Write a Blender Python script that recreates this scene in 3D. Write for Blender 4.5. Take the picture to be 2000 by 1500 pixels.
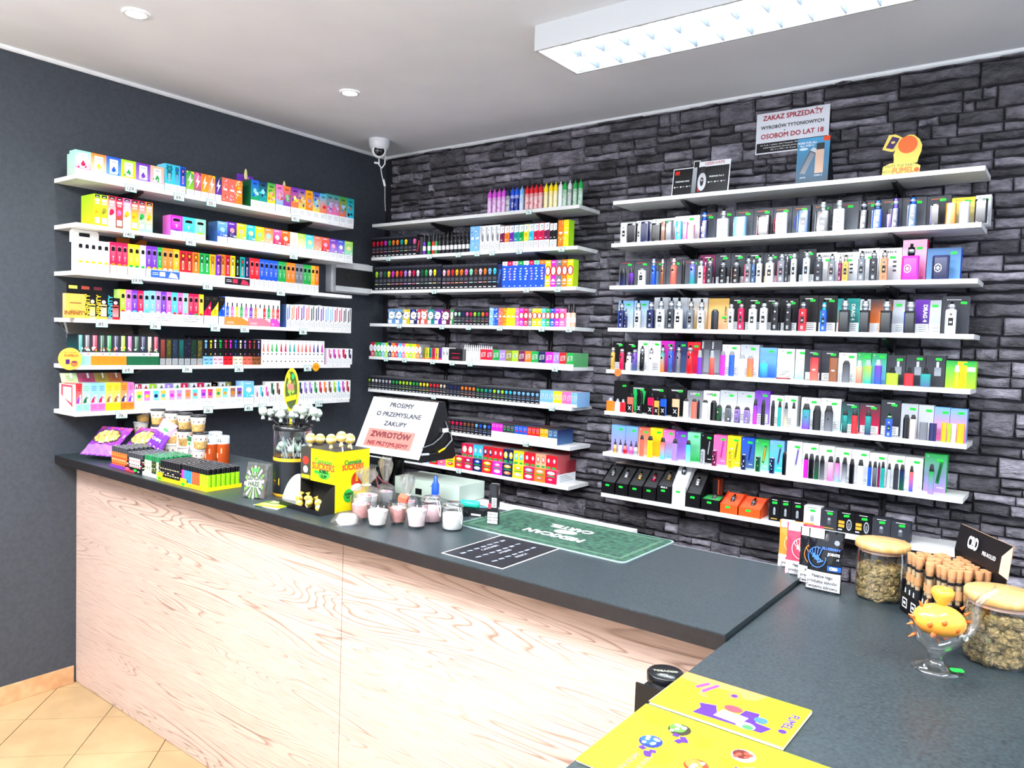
import bpy, math, random, re
from mathutils import Matrix, Vector
S = bpy.context.scene
for o in list(bpy.data.objects): bpy.data.objects.remove(o)
COL = S.collection
rnd = random.Random(7)
PI = math.pi
# ------------------------------------------------------------------ camera
CP = Vector((3.36957, -3.39712, 1.63387)); YAW, PIT, ROL = map(math.radians, (-36.93473, -3.13292, 1.99123)); FPX = 1476.19
_f = Vector((math.sin(YAW)*math.cos(PIT), math.cos(YAW)*math.cos(PIT), math.sin(PIT)))
_r = Vector((math.cos(YAW), -math.sin(YAW), 0)); _u = _r.cross(_f)
CR = _r*math.cos(ROL) + _u*math.sin(ROL); CU = -_r*math.sin(ROL) + _u*math.cos(ROL); CF = _f
cam = bpy.data.objects.new('camera', bpy.data.cameras.new('camera')); COL.objects.link(cam)
cam.matrix_world = Matrix(((CR.x, CU.x, -CF.x, CP.x), (CR.y, CU.y, -CF.y, CP.y), (CR.z, CU.z, -CF.z, CP.z), (0, 0, 0, 1)))
cam.data.sensor_width = 36; cam.data.lens = 36*FPX/2000; cam.data.clip_start = .05
S.camera = cam
# ------------------------------------------------------------------ world, exposure
W = bpy.data.worlds.new('world'); S.world = W; W.use_nodes = True
W.node_tree.nodes['Background'].inputs[0].default_value = (.80, .88, 1, 1); W.node_tree.nodes['Background'].inputs[1].default_value = 1.25
S.view_settings.view_transform = 'Standard'; S.view_settings.look = 'None'; S.view_settings.exposure = 0.56; S.view_settings.gamma = 1
S.view_settings.use_curve_mapping = False
# ------------------------------------------------------------------ room sizes (metres)
XL, H, HC, TC, YC, YP = -.256, 2.784, 1.0648, .0373, -1.943, -1.8524
XS, YB, H2 = 2.832, -1.372, 1.052      # end of long worktop, its back edge, height of the side worktop
ROOMX, ROOMY = 5.6, -5.4
def area(name, loc, sx, sy, power, color=(1, 1, 1), rot=(0, 0, 0), spread=PI):
    l = bpy.data.lights.new(name, 'AREA'); l.shape = 'RECTANGLE'; l.size = sx; l.size_y = sy; l.energy = power; l.color = color; l.spread = spread
    o = bpy.data.objects.new(name, l); o.location = loc; o.rotation_euler = rot; COL.objects.link(o); return o
area('tube_light', (2.32, -3.3, H-.03), 1.14, .22, 62, (.95, .98, 1))
area('tube_light', (.7, -3.6, H-.03), 1.14, .22, 52, (1, .97, .92))
area('tube_light', (4.6, -2.3, H-.03), .22, 1.14, 45, (.95, .98, 1))
area('added_uplight', (1.3, -4.1, H-.55), 1.6, .5, 130, (.97, .98, 1), (PI, 0, 0)); area('added_uplight', (3.6, -3.6, H-.55), 1.2, .5, 90, (.97, .98, 1), (PI, 0, 0))  # added unseen uplights, no fitting of the shop: they brighten the ceiling
for x, y, p in ((.545, -1.995, 32), (.541, -.985, 32), (.545, -3.0, 22)):
    l = bpy.data.lights.new('downlight_lamp', 'SPOT'); l.energy = p; l.spot_size = 2.4; l.spot_blend = .8; l.shadow_soft_size = .04; l.color = (.95, .97, 1)
    o = bpy.data.objects.new('downlight_lamp', l); o.location = (x, y, H-.02); COL.objects.link(o)
# ------------------------------------------------------------------ pixel helpers (2000 x 1500 frame)
def proj(p):
    d = Vector(p) - CP; z = d.dot(CF); return 1000 + FPX*d.dot(CR)/z, 750 - FPX*d.dot(CU)/z
def un(u, v, ax, val):
    d = CF + (u-1000)/FPX*CR + (750-v)/FPX*CU; t = (val-CP[ax])/d[ax]; return CP + t*d
def cp(u, v, z=HC): return un(u, v, 2, z)
def pxm(p):      # pixels per vertical metre at a point
    a = proj(p); b = proj((p[0], p[1], p[2]+.1)); return abs(a[1]-b[1])*10
RACK = {'L': (2.2773, .213, -1.948, -.437), 'M': (2.326, .2, -.146, 1.343), 'R': (2.326, .2, 1.533, 3.051)}
SP = .2012
def shelfz(r, i): return RACK[r][0] - SP*i
def rp(r, i, u, front):          # point on shelf i, `front` metres from the wall, seen at column u
    z = shelfz(r, i); a, b = (-2.6, .3) if r == 'L' else (-.6, 3.6)
    P = (lambda t: (XL+front, t, z)) if r == 'L' else (lambda t: (t, -front, z))
    for _ in range(26):
        m = (a+b)/2
        if proj(P(m))[0] < u: a = m
        else: b = m
    return P(a)
# ------------------------------------------------------------------ colours
def lin(c):
    if isinstance(c, str):
        c = c.lstrip('#'); c = [int(c[i:i+2], 16)/255 for i in (0, 2, 4)]
    else: return tuple(c[:3])
    return tuple((x/12.92 if x <= .04045 else ((x+.055)/1.055)**2.4) for x in c)
PAL = dict(wh=('white', '#f2f4f6'), lg=('light grey', '#b9bec6'), gy=('grey', '#73777f'), dg=('dark grey', '#33353d'), bk=('black', '#0d0d12'),
 rd=('red', '#e0202c'), cr=('crimson', '#d6164e'), pk=('pink', '#f46bb0'), lp=('pale pink', '#f6c0d4'), mg=('magenta', '#d827c0'), pl=('plum', '#7c1b52'),
 pu=('purple', '#7030b4'), vi=('violet', '#a884e0'), nv=('navy blue', '#1c2358'), bl=('blue', '#1e55d8'), lb=('light blue', '#79b6f0'), cy=('cyan', '#38c6ea'),
 tl=('teal', '#18a09a'), mt=('mint green', '#8fe6c0'), gr=('green', '#1ea548'), dn=('dark green', '#165a38'), lm=('lime green', '#a4dc28'), ol=('olive', '#8b8a30'),
 yl=('yellow', '#fbe01c'), am=('amber', '#fbb016'), orr=('orange', '#fb7d1e'), vo=('orange red', '#f2561e'), co=('coral', '#f26a58'), pe=('peach', '#f8b890'), cm=('cream', '#f6ecc8'),
 br=('brown', '#8a5130'), gd=('gold', '#cfa54c'), sv=('silver', '#c8ccd2'), cp=('copper', '#c98a68'), sb=('steel blue', '#41618c'), rb=('rainbow', '#6a58c8'), bg=('beige', '#d8c8a8'))
PAL['or'] = PAL['orr']
def pc(k): return lin(PAL[k][1])
def pn(k): return PAL[k][0]
def parse(t):                    # 'top>bottom/motif'
    a, _, m = t.partition('/'); a, _, b = a.partition('>'); b = b or a; return a, b, (m or b)
def mix(a, b, t): return tuple(x*(1-t)+y*t for x, y in zip(a, b))
# ------------------------------------------------------------------ materials
def mat(name, build):
    m = bpy.data.materials.new(name); m.use_nodes = True; nt = m.node_tree; build(nt, nt.nodes['Principled BSDF']); return m
def nd(nt, t, **k):
    n = nt.nodes.new(t)
    for a, b in k.items():
        if a.startswith('i_'): n.inputs[a[2:].replace('_', ' ')].default_value = b
        else: setattr(n, a, b)
    return n
def colmat(name, rough, metal=0, coat=0, noise=.05, trans=0, alpha=1, ior=1.45):
    def b(nt, p):
        a = nd(nt, 'ShaderNodeVertexColor', layer_name='Col'); n = nd(nt, 'ShaderNodeTexNoise', i_Scale=260.0, i_Detail=2.0)
        mr = nd(nt, 'ShaderNodeMapRange'); mr.inputs[3].default_value = 1-noise; mr.inputs[4].default_value = 1+noise
        nt.links.new(n.outputs[0], mr.inputs[0]); mx = nd(nt, 'ShaderNodeVectorMath', operation='SCALE')
        nt.links.new(a.outputs[0], mx.inputs[0]); nt.links.new(mr.outputs[0], mx.inputs['Scale']); nt.links.new(mx.outputs[0], p.inputs['Base Color'])
        p.inputs['Roughness'].default_value = rough; p.inputs['Metallic'].default_value = metal; p.inputs['Coat Weight'].default_value = coat
        p.inputs['Transmission Weight'].default_value = trans; p.inputs['IOR'].default_value = ior; p.inputs['Specular IOR Level'].default_value = .3 if rough > .4 else .5; p.inputs['Alpha'].default_value = alpha
    return mat(name, b)
PAPER = colmat('printed_card', .42); PLAST = colmat('plastic', .25); GLOSS = colmat('gloss_paint', .12, 0, .4); METAL = colmat('metal', .25, .85)
GLASS = colmat('clear_glass', .02, trans=1, noise=0); MATTE = colmat('matte', .8)
def filmb(nt, p):
    o = nt.nodes['Material Output']; t = nd(nt, 'ShaderNodeBsdfTransparent'); g = nd(nt, 'ShaderNodeBsdfGlossy'); g.inputs['Roughness'].default_value = .12
    lw = nd(nt, 'ShaderNodeLayerWeight', i_Blend=.35); mr = nd(nt, 'ShaderNodeMapRange'); mr.inputs[3].default_value = .12; mr.inputs[4].default_value = .75
    n = nd(nt, 'ShaderNodeTexNoise', i_Scale=90.0); bp = nd(nt, 'ShaderNodeBump', i_Strength=.6, i_Distance=.01)
    nt.links.new(n.outputs[0], bp.inputs['Height']); nt.links.new(bp.outputs[0], g.inputs['Normal']); nt.links.new(bp.outputs[0], lw.inputs['Normal'])
    mx = nd(nt, 'ShaderNodeMixShader'); nt.links.new(lw.outputs['Facing'], mr.inputs[0]); nt.links.new(mr.outputs[0], mx.inputs[0])
    nt.links.new(t.outputs[0], mx.inputs[1]); nt.links.new(g.outputs[0], mx.inputs[2]); nt.links.new(mx.outputs[0], o.inputs[0])
FILM = mat('clear_film', filmb)
def thinb(nt, p):                # thin clear glass or acrylic wall
    o = nt.nodes['Material Output']; t = nd(nt, 'ShaderNodeBsdfTransparent'); t.inputs[0].default_value = (.97, .985, .98, 1)
    g = nd(nt, 'ShaderNodeBsdfGlossy'); g.inputs['Roughness'].default_value = .03
    fr = nd(nt, 'ShaderNodeLayerWeight', i_Blend=.25); mr = nd(nt, 'ShaderNodeMapRange'); mr.inputs[3].default_value = .09; mr.inputs[4].default_value = .85
    mx = nd(nt, 'ShaderNodeMixShader'); nt.links.new(fr.outputs['Facing'], mr.inputs[0]); nt.links.new(mr.outputs[0], mx.inputs[0])
    nt.links.new(t.outputs[0], mx.inputs[1]); nt.links.new(g.outputs[0], mx.inputs[2]); nt.links.new(mx.outputs[0], o.inputs[0])
THIN = mat('thin_glass', thinb)
def noisecol(name, c1, c2, scale, rough, bump=0, stretch=(1, 1, 1), detail=6.0, dist=.01, lo=.35, hi=.65):
    def b(nt, p):
        tc = nd(nt, 'ShaderNodeTexCoord'); mp = nd(nt, 'ShaderNodeMapping'); mp.inputs['Scale'].default_value = stretch
        n = nd(nt, 'ShaderNodeTexNoise', i_Scale=scale, i_Detail=detail); cr = nd(nt, 'ShaderNodeValToRGB')
        cr.color_ramp.elements[0].position = lo; cr.color_ramp.elements[1].position = hi
        cr.color_ramp.elements[0].color = (*lin(c1), 1); cr.color_ramp.elements[1].color = (*lin(c2), 1)
        nt.links.new(tc.outputs['Object'], mp.inputs[0]); nt.links.new(mp.outputs[0], n.inputs[0]); nt.links.new(n.outputs[0], cr.inputs[0]); nt.links.new(cr.outputs[0], p.inputs['Base Color'])
        p.inputs['Roughness'].default_value = rough
        if bump:
            bp = nd(nt, 'ShaderNodeBump', i_Strength=bump, i_Distance=dist); nt.links.new(n.outputs[0], bp.inputs['Height']); nt.links.new(bp.outputs[0], p.inputs['Normal'])
    return mat(name, b)
M_CEIL = noisecol('ceiling_paint', '#e0e3ea', '#e6e9ef', 3, .9, .05)
M_WALL = noisecol('slate_wall_paint', '#343a42', '#3b414a', 60, .75, .15, dist=.002)
M_PALE = noisecol('pale_wall_paint', '#d8d8d4', '#e2e2de', 4, .9)
M_MORT = noisecol('dark_joint', '#14131a', '#1f1d26', 40, .9)
M_TOP = noisecol('slate_laminate', '#182024', '#334045', 150, .40, .2, dist=.001, detail=8.0, lo=.3, hi=.72)
M_EDGE = noisecol('worktop_edge', '#151214', '#1e1a1c', 60, .45)
M_TILE = noisecol('floor_tile', '#a48a64', '#b59a73', 5, .3, .04)
M_GROUT = noisecol('grout', '#6d5a48', '#7b6856', 50, .9)
M_SKIRT = noisecol('terracotta_tile', '#b98c62', '#cfa57c', 18, .4)
M_SHELF = noisecol('white_laminate', '#e2e4e4', '#f0f1f1', 8, .4, stretch=(1, 6, 6))
M_BLACK = noisecol('black_steel', '#0c0c10', '#141418', 40, .4)
M_WHITE = noisecol('white_plastic', '#dfe3e8', '#e8ebee', 20, .35)
def stoneb(nt, p):
    tc = nd(nt, 'ShaderNodeTexCoord'); a = nd(nt, 'ShaderNodeVertexColor', layer_name='Col')
    n = nd(nt, 'ShaderNodeTexNoise', i_Scale=14.0, i_Detail=9.0, i_Roughness=.68); n2 = nd(nt, 'ShaderNodeTexNoise', i_Scale=55.0, i_Detail=6.0)
    cr = nd(nt, 'ShaderNodeValToRGB'); cr.color_ramp.elements[0].position = .32; cr.color_ramp.elements[1].position = .72
    cr.color_ramp.elements[0].color = (.25, .245, .27, 1); cr.color_ramp.elements[1].color = (2.3, 2.24, 2.36, 1)
    mx = nd(nt, 'ShaderNodeVectorMath', operation='MULTIPLY'); ad = nd(nt, 'ShaderNodeMath', operation='ADD')
    bp = nd(nt, 'ShaderNodeBump', i_Strength=1.0, i_Distance=.02)
    L = nt.links.new
    mp = nd(nt, 'ShaderNodeMapping'); mp.inputs['Scale'].default_value = (.7, 1, 1.5); L(tc.outputs['Object'], mp.inputs[0])
    L(mp.outputs[0], n.inputs[0]); L(mp.outputs[0], n2.inputs[0]); L(n.outputs[0], cr.inputs[0]); L(cr.outputs[0], mx.inputs[0]); L(a.outputs[0], mx.inputs[1])
    L(mx.outputs[0], p.inputs['Base Color']); L(n.outputs[0], ad.inputs[0]); L(n2.outputs[0], ad.inputs[1]); L(ad.outputs[0], bp.inputs['Height']); L(bp.outputs[0], p.inputs['Normal'])
    p.inputs['Roughness'].default_value = .6
M_STONE = mat('split_stone', stoneb)
def woodb(nt, p):
    L = nt.links.new; tc = nd(nt, 'ShaderNodeTexCoord'); mp = nd(nt, 'ShaderNodeMapping'); mp.inputs['Scale'].default_value = (.30, 1, 4.9)
    mp.inputs['Rotation'].default_value = (0, -.03, 0); L(tc.outputs['Object'], mp.inputs[0])
    n = nd(nt, 'ShaderNodeTexNoise', i_Scale=2.1, i_Detail=1.5, i_Roughness=.45, i_Distortion=.35); L(mp.outputs[0], n.inputs[0])
    m = nd(nt, 'ShaderNodeMath', operation='MULTIPLY'); m.inputs[1].default_value = 34; L(n.outputs[0], m.inputs[0])
    fr = nd(nt, 'ShaderNodeMath', operation='FRACT'); L(m.outputs[0], fr.inputs[0])
    cr = nd(nt, 'ShaderNodeValToRGB'); e = cr.color_ramp.elements; e[0].position = 0; e[0].color = (1, 1, 1, 1); e[1].position = 1; e[1].color = (1, 1, 1, 1)
    for ps, v in ((.60, 0), (.78, .45), (.88, 1), (.95, .3)): q = e.new(ps); q.color = (v, v, v, 1)
    e[0].color = (0, 0, 0, 1); e[-1].color = (0, 0, 0, 1); L(fr.outputs[0], cr.inputs[0])
    # grain lines gather in some zones only
    z = nd(nt, 'ShaderNodeTexNoise', i_Scale=2.2, i_Detail=2.0); mz = nd(nt, 'ShaderNodeMapping'); mz.inputs['Scale'].default_value = (.5, 1, 2.6); mz.inputs['Location'].default_value = (3, 0, 7)
    L(tc.outputs['Object'], mz.inputs[0]); L(mz.outputs[0], z.inputs[0]); zr = nd(nt, 'ShaderNodeMapRange'); zr.inputs[1].default_value = .40; zr.inputs[2].default_value = .58; zr.inputs[3].default_value = .15; L(z.outputs[0], zr.inputs[0])
    k = nd(nt, 'ShaderNodeMath', operation='MULTIPLY'); L(cr.outputs[0], k.inputs[0]); L(zr.outputs[0], k.inputs[1])
    f = nd(nt, 'ShaderNodeTexNoise', i_Scale=9.0, i_Detail=5.0); mf = nd(nt, 'ShaderNodeMapping'); mf.inputs['Scale'].default_value = (1.2, 1, 26); L(tc.outputs['Object'], mf.inputs[0]); L(mf.outputs[0], f.inputs[0])
    fm = nd(nt, 'ShaderNodeMapRange'); fm.inputs[1].default_value = .45; fm.inputs[2].default_value = .75; fm.inputs[4].default_value = .4; L(f.outputs[0], fm.inputs[0])
    ad = nd(nt, 'ShaderNodeMath', operation='ADD', use_clamp=True); L(k.outputs[0], ad.inputs[0]); L(fm.outputs[0], ad.inputs[1])
    mx = nd(nt, 'ShaderNodeMix', data_type='RGBA'); L(ad.outputs[0], mx.inputs[0]); mx.inputs[6].default_value = (*lin('#c9b1a4'), 1); mx.inputs[7].default_value = (*lin('#8f7467'), 1)
    L(mx.outputs[2], p.inputs['Base Color']); p.inputs['Roughness'].default_value = .5
    bp = nd(nt, 'ShaderNodeBump', i_Strength=.15, i_Distance=.002); bp.invert = True; L(ad.outputs[0], bp.inputs['Height']); L(bp.outputs[0], p.inputs['Normal'])
M_WOOD = mat('pine_laminate', woodb)
def emit(name, c, s):
    def b(nt, p): p.inputs['Emission Color'].default_value = (*c, 1); p.inputs['Emission Strength'].default_value = s; p.inputs['Base Color'].default_value = (*c, 1)
    return mat(name, b)
M_LAMP = emit('lamp_glow', (.95, .98, 1), 60); M_TUBE = emit('tube_glow', (.90, .96, 1), 100); M_LED = emit('led_green', (.05, 1, .5), 3)
_tm = {}
def solid(c, rough=.4, metal=0):
    k = (tuple(round(x, 3) for x in c), rough, metal)
    if k not in _tm:
        def b(nt, p):
            n = nd(nt, 'ShaderNodeTexNoise', i_Scale=120.0); cr = nd(nt, 'ShaderNodeValToRGB')
            cr.color_ramp.elements[0].color = (*[x*.93 for x in c], 1); cr.color_ramp.elements[1].color = (*[min(1, x*1.05) for x in c], 1)
            nt.links.new(n.outputs[0], cr.inputs[0]); nt.links.new(cr.outputs[0], p.inputs['Base Color']); p.inputs['Roughness'].default_value = rough; p.inputs['Metallic'].default_value = metal
        _tm[k] = mat('ink_%d' % len(_tm), b)
    return _tm[k]
# ------------------------------------------------------------------ mesh builder
class MB:
    def __init__(s): s.v = []; s.f = []; s.c = []; s.s = []
    def face(s, pts, c, smooth=False):
        n = len(s.v); s.v += [tuple(p) for p in pts]; s.f.append(tuple(range(n, n+len(pts)))); s.c.append(c if isinstance(c, list) else [c]*len(pts)); s.s.append(smooth)
    def grid(s, rows, c, smooth=True, close=False):      # rows of points, shared vertices; c: colour or f(row)
        n = len(s.v); m = len(rows[0])
        for r in rows: s.v += [tuple(p) for p in r]
        for i in range(len(rows)-1):
            for j in range(m if close else m-1):
                k = (j+1) % m; s.f.append((n+i*m+j, n+i*m+k, n+(i+1)*m+k, n+(i+1)*m+j))
                if callable(c): a, b = c(i), c(i+1); s.c.append([a, a, b, b])
                else: s.c.append([c]*4)
                s.s.append(smooth)
    def box(s, x0, x1, y0, y1, z0, z1, c, ct=None):      # ct: colour of the top edge, for gradients
        b, t = c, ct or c
        P = lambda x, y, z: (x, y, z)
        s.face([P(x0, y0, z0), P(x1, y0, z0), P(x1, y0, z1), P(x0, y0, z1)], [b, b, t, t])
        s.face([P(x1, y0, z0), P(x1, y1, z0), P(x1, y1, z1), P(x1, y0, z1)], [b, b, t, t])
        s.face([P(x1, y1, z0), P(x0, y1, z0), P(x0, y1, z1), P(x1, y1, z1)], [b, b, t, t])
        s.face([P(x0, y1, z0), P(x0, y0, z0), P(x0, y0, z1), P(x0, y1, z1)], [b, b, t, t])
        s.face([P(x0, y0, z1), P(x1, y0, z1), P(x1, y1, z1), P(x0, y1, z1)], t)
        s.face([P(x0, y1, z0), P(x1, y1, z0), P(x1, y0, z0), P(x0, y0, z0)], b)
    # flat print on the front plane (facing -y)
    def rect(s, x0, z0, x1, z1, c, ct=None, y=-.0004): t = ct or c; s.face([(x0, y, z0), (x1, y, z0), (x1, y, z1), (x0, y, z1)], [c, c, t, t])
    def ell(s, cx, cz, rx, rz, c, y=-.0008, n=12): s.face([(cx+rx*math.cos(2*PI*i/n), y, cz+rz*math.sin(2*PI*i/n)) for i in range(n)], c)
    def poly(s, pts, c, y=-.0008): s.face([(a, y, b) for a, b in pts], c)
    def lathe(s, prof, c, n=14, o=(0, 0, 0), smooth=True, cap=True, cols=None):
        rows = [[(o[0]+r*math.cos(2*PI*j/n), o[1]+r*math.sin(2*PI*j/n), o[2]+z) for j in range(n)] for r, z in prof]
        if cols:
            for i in range(len(rows)-1): s.grid(rows[i:i+2], cols[i], smooth, True)
        else: s.grid(rows, c, smooth, True)
        if cap:
            if prof[0][0] > 1e-5: s.face(rows[0][::-1], cols[0] if cols else (c(0) if callable(c) else c))
            if prof[-1][0] > 1e-5: s.face(rows[-1], cols[-1] if cols else (c(len(prof)-1) if callable(c) else c))
    def rprism(s, w, d, z0, z1, r, c, ct=None, o=(0, 0), k=3, top=1.0, bev=.0):
        def ring(f, z, g=0):
            out = []
            for sx, sy, a0 in ((1, 1, 0), (-1, 1, 1), (-1, -1, 2), (1, -1, 3)):
                for i in range(k+1):
                    a = (a0 + i/k)*PI/2; out.append((o[0]+(sx*(w/2*f-r*f)+(r*f-g)*math.cos(a)), o[1]+(sy*(d/2-r)+(r-g)*math.sin(a)), z))
            return out
        ct = ct or c
        rows = [ring(1, z0), ring(top, z1-bev)]; s.grid(rows, lambda i: c if i == 0 else ct, True, True)
        if bev: s.grid([rows[1], ring(top, z1, min(bev, r*.8))], ct, True, True); s.face(ring(top, z1, min(bev, r*.8)), ct)
        else: s.face(rows[1], ct)
        s.face(rows[0][::-1], c)
    def tube(s, pts, r, c, n=8):
        pts = [Vector(p) for p in pts]; rows = []
        for i, p in enumerate(pts):
            t = (pts[min(i+1, len(pts)-1)] - pts[max(i-1, 0)]).normalized(); a = t.orthogonal().normalized() if i == 0 else (a - t*a.dot(t)).normalized(); b = t.cross(a)
            rr = r[i] if isinstance(r, (list, tuple)) else r
            rows.append([p + (a*math.cos(2*PI*j/n) + b*math.sin(2*PI*j/n))*rr for j in range(n)])
        s.grid(rows, c, True, True); s.face(rows[0][::-1], c); s.face(rows[-1], c)
    def mesh(s, name, m):
        me = bpy.data.meshes.new(name); me.from_pydata(s.v, [], s.f); a = me.color_attributes.new('Col', 'FLOAT_COLOR', 'CORNER')
        fl = []
        for cs in s.c:
            for c in cs: fl += [c[0], c[1], c[2], 1]
        a.data.foreach_set('color', fl); me.polygons.foreach_set('use_smooth', s.s); me.materials.append(m); return me
    def build(s, name, m, parent=None, loc=(0, 0, 0), rot=(0, 0, 0)):
        return put(name, s.mesh(name, m), parent, loc, rot)
def put(name, data, parent=None, loc=(0, 0, 0), rot=(0, 0, 0)):
    o = bpy.data.objects.new(name, data); COL.objects.link(o); o.location = loc; o.rotation_euler = rot
    if parent: o.parent = parent
    return o
def tag(o, label, cat, group=None, kind=None):
    if label and len(label.split()) > 16:
        q = label.split(); q = q[:q.index('and')]+q[q.index('and')+2:] if 'and' in q[:4] else q; label = ' '.join(q)
    if label: o['label'] = label
    if cat: o['category'] = cat
    if group: o['group'] = group
    if kind: o['kind'] = kind
    return o
def empty(name, label, cat, loc=(0, 0, 0), rot=(0, 0, 0), group=None):
    o = put(name, None, None, loc, rot); o.empty_display_size = .02; return tag(o, label, cat, group)
def copy_tree(o, loc=None, rot=None, parent=None):
    c = o.copy(); COL.objects.link(c)
    if parent: c.parent = parent
    if loc is not None: c.location = loc
    if rot is not None: c.rotation_euler = rot
    for ch in list(o.children): copy_tree(ch, None, None, c)
    return c
def bevel(o, w=.003, n=2): b = o.modifiers.new('bevel', 'BEVEL'); b.width = w; b.segments = n; b.limit_method = 'ANGLE'; return o
_tx = {}
def text(parent, body, size, c, loc=(0, -.001, 0), rot=(PI/2, 0, 0), align='CENTER', bold=0, sx=1.0, name='lettering', shear=0):
    k = (body, size, tuple(c), align, bold, sx, shear)
    if k not in _tx:
        cu = bpy.data.curves.new('lettering', 'FONT'); cu.body = body; cu.size = size; cu.align_x = align; cu.align_y = 'CENTER'; cu.resolution_u = 2; cu.shear = shear
        cu.materials.append(solid(c)); cu['bold'] = bold; _tx[k] = cu
    o = put(name, _tx[k], parent, loc, rot); o.scale = (sx, 1, 1); return o
WORDS = 'first second third fourth fifth sixth seventh eighth ninth tenth eleventh twelfth thirteenth fourteenth fifteenth sixteenth seventeenth eighteenth nineteenth'.split()
def nth(i):
    if i < 19: return WORDS[i]
    t = {2: 'twent', 3: 'thirt', 4: 'fort', 5: 'fift', 6: 'sixt'}[(i+1)//10]; k = (i+1) % 10
    return t+'ieth' if k == 0 else t+'y-'+WORDS[k-1]
SHELFN = ['top', 'second', 'third', 'fourth', 'fifth', 'sixth', 'seventh', 'eighth']
RSHORT = {'L': 'left rack', 'M': 'middle rack', 'R': 'right rack'}
RNAME = {'L': 'left wall rack', 'M': 'middle rack', 'R': 'right rack'}
WH = lin('#f0f3f6'); BK = lin('#0c0c10'); GY = lin('#8b9099'); LGY = lin('#a4aab3'); GREEN = lin('#2be04a')
# ================================================================== setting
def struct(o): o['kind'] = 'structure'; return o
def slabbox(name, x0, x1, y0, y1, z0, z1, m, parent=None):
    b = MB(); b.box(x0, x1, y0, y1, z0, z1, (.5, .5, .5)); return b.build(name, m, parent)
flo = struct(slabbox('floor', XL-.1, ROOMX, ROOMY, .1, -.05, -.004, M_GROUT))
struct(slabbox('ceiling', XL-.1, ROOMX, ROOMY, .1, H, H+.1, M_CEIL))
struct(slabbox('wall_left', XL-.1, XL, ROOMY, .1, 0, H, M_WALL))
wb = struct(slabbox('wall_back', XL, ROOMX, .012, .1, 0, H, M_MORT))
def clip(poly, a, b, c):         # keep a*x+b*y <= c
    out = []
    for i, p in enumerate(poly):
        q = poly[(i+1) % len(poly)]; dp = a*p[0]+b*p[1]-c; dq = a*q[0]+b*q[1]-c
        if dp <= 0: out.append(p)
        if (dp < 0 < dq) or (dq < 0 < dp): t = dp/(dp-dq); out.append((p[0]+(q[0]-p[0])*t, p[1]+(q[1]-p[1])*t))
    return out
g = .0025
for i in range(-16, 16):
    for j in range(-22, 16):
        s0, s1 = -1.315-.4335*(i+1)+g, -1.315-.4335*i-g; t0, t1 = -2.095-.412*(j+1)+g, -2.095-.412*j-g
        P = [((s-t)/2, (s+t)/2) for s, t in ((s0, t0), (s1, t0), (s1, t1), (s0, t1))]
        P = clip(P, -1, 0, -XL-.001); P = clip(P, 0, 1, -1.75); P = clip(P, 1, 0, 5.0); P = clip(P, 0, -1, 5.2)
        if len(P) < 3: continue
        b = MB(); dz = rnd.uniform(-.0004, .0004)
        ctr = (sum(p[0] for p in P)/len(P), sum(p[1] for p in P)/len(P)); P = P if sum(P[k][0]*P[(k+1) % len(P)][1]-P[(k+1) % len(P)][0]*P[k][1] for k in range(len(P))) > 0 else P[::-1]
        b.face([(x, y, dz) for x, y in P], (.5, .5, .5))
        for k in range(len(P)):
            p, q = P[k], P[(k+1) % len(P)]; b.face([(p[0], p[1], -.004), (q[0], q[1], -.004), (q[0], q[1], dz), (p[0], p[1], dz)], (.5, .5, .5))
        b.build('tile', M_TILE, flo)
bb = struct(slabbox('baseboard_left', XL, XL+.004, -5.0, -1.86, 0, .078, M_GROUT))
y = -1.8655
for k in range(8):
    slabbox('tile', XL+.002, XL+.011, y-.297, y, .001, .08, M_SKIRT, bb); y -= .301
def cove(name, horiz):
    b = MB(); prof = [(0, -.016), (.005, -.016), (.012, -.010), (.014, 0)]
    if horiz: rows = [[(x, -.0-a, H+z) for a, z in prof] for x in (XL, ROOMX)]
    else: rows = [[(XL+a, yy, H+z) for a, z in prof] for yy in (.012, ROOMY)]
    b.grid(rows, (.8, .8, .82), False); return struct(b.build(name, M_WHITE))
cove('trim_1', True); cove('trim_2', False)
# ------------------------------------------------------------------ split stone wall
stones = []; z = .45
while z < H-.02:
    hb = rnd.uniform(.060, .100); x = -.20 - rnd.uniform(0, .1); zt = min(z+hb, H-.014); sl = rnd.uniform(-.006, .006)
    while x < 4.3:
        L = rnd.uniform(.11, .30); m = rnd.random()
        if m < .30: cells = [(x, x+L, z, zt)]
        else:
            zm = z + (zt-z)*rnd.uniform(.38, .62); cells = []
            for a, b_ in ((z, zm), (zm, zt)):
                if rnd.random() < .45: xm = x + L*rnd.uniform(.35, .65); cells += [(x, xm, a, b_), (xm, x+L, a, b_)]
                else: cells.append((x, x+L, a, b_))
        stones += cells; x += L
    z = zt
def seen(c):
    mx, mz = (c[0]+c[1])/2, (c[2]+c[3])/2; u, v = proj((mx, 0, mz))
    if mx < -.18 or u > 2040 or v > 1230 or v < 60: return -1
    a = (c[1]-c[0])*(c[3]-c[2])*1e4 * (.4+mx/3); inM = mx < 1.36 and .9 < mz < 2.33; inR = 1.52 < mx < 3.06 and .93 < mz < 2.33
    return a*(.35 if inM or inR else 1)
stones.sort(key=seen, reverse=True)
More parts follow.
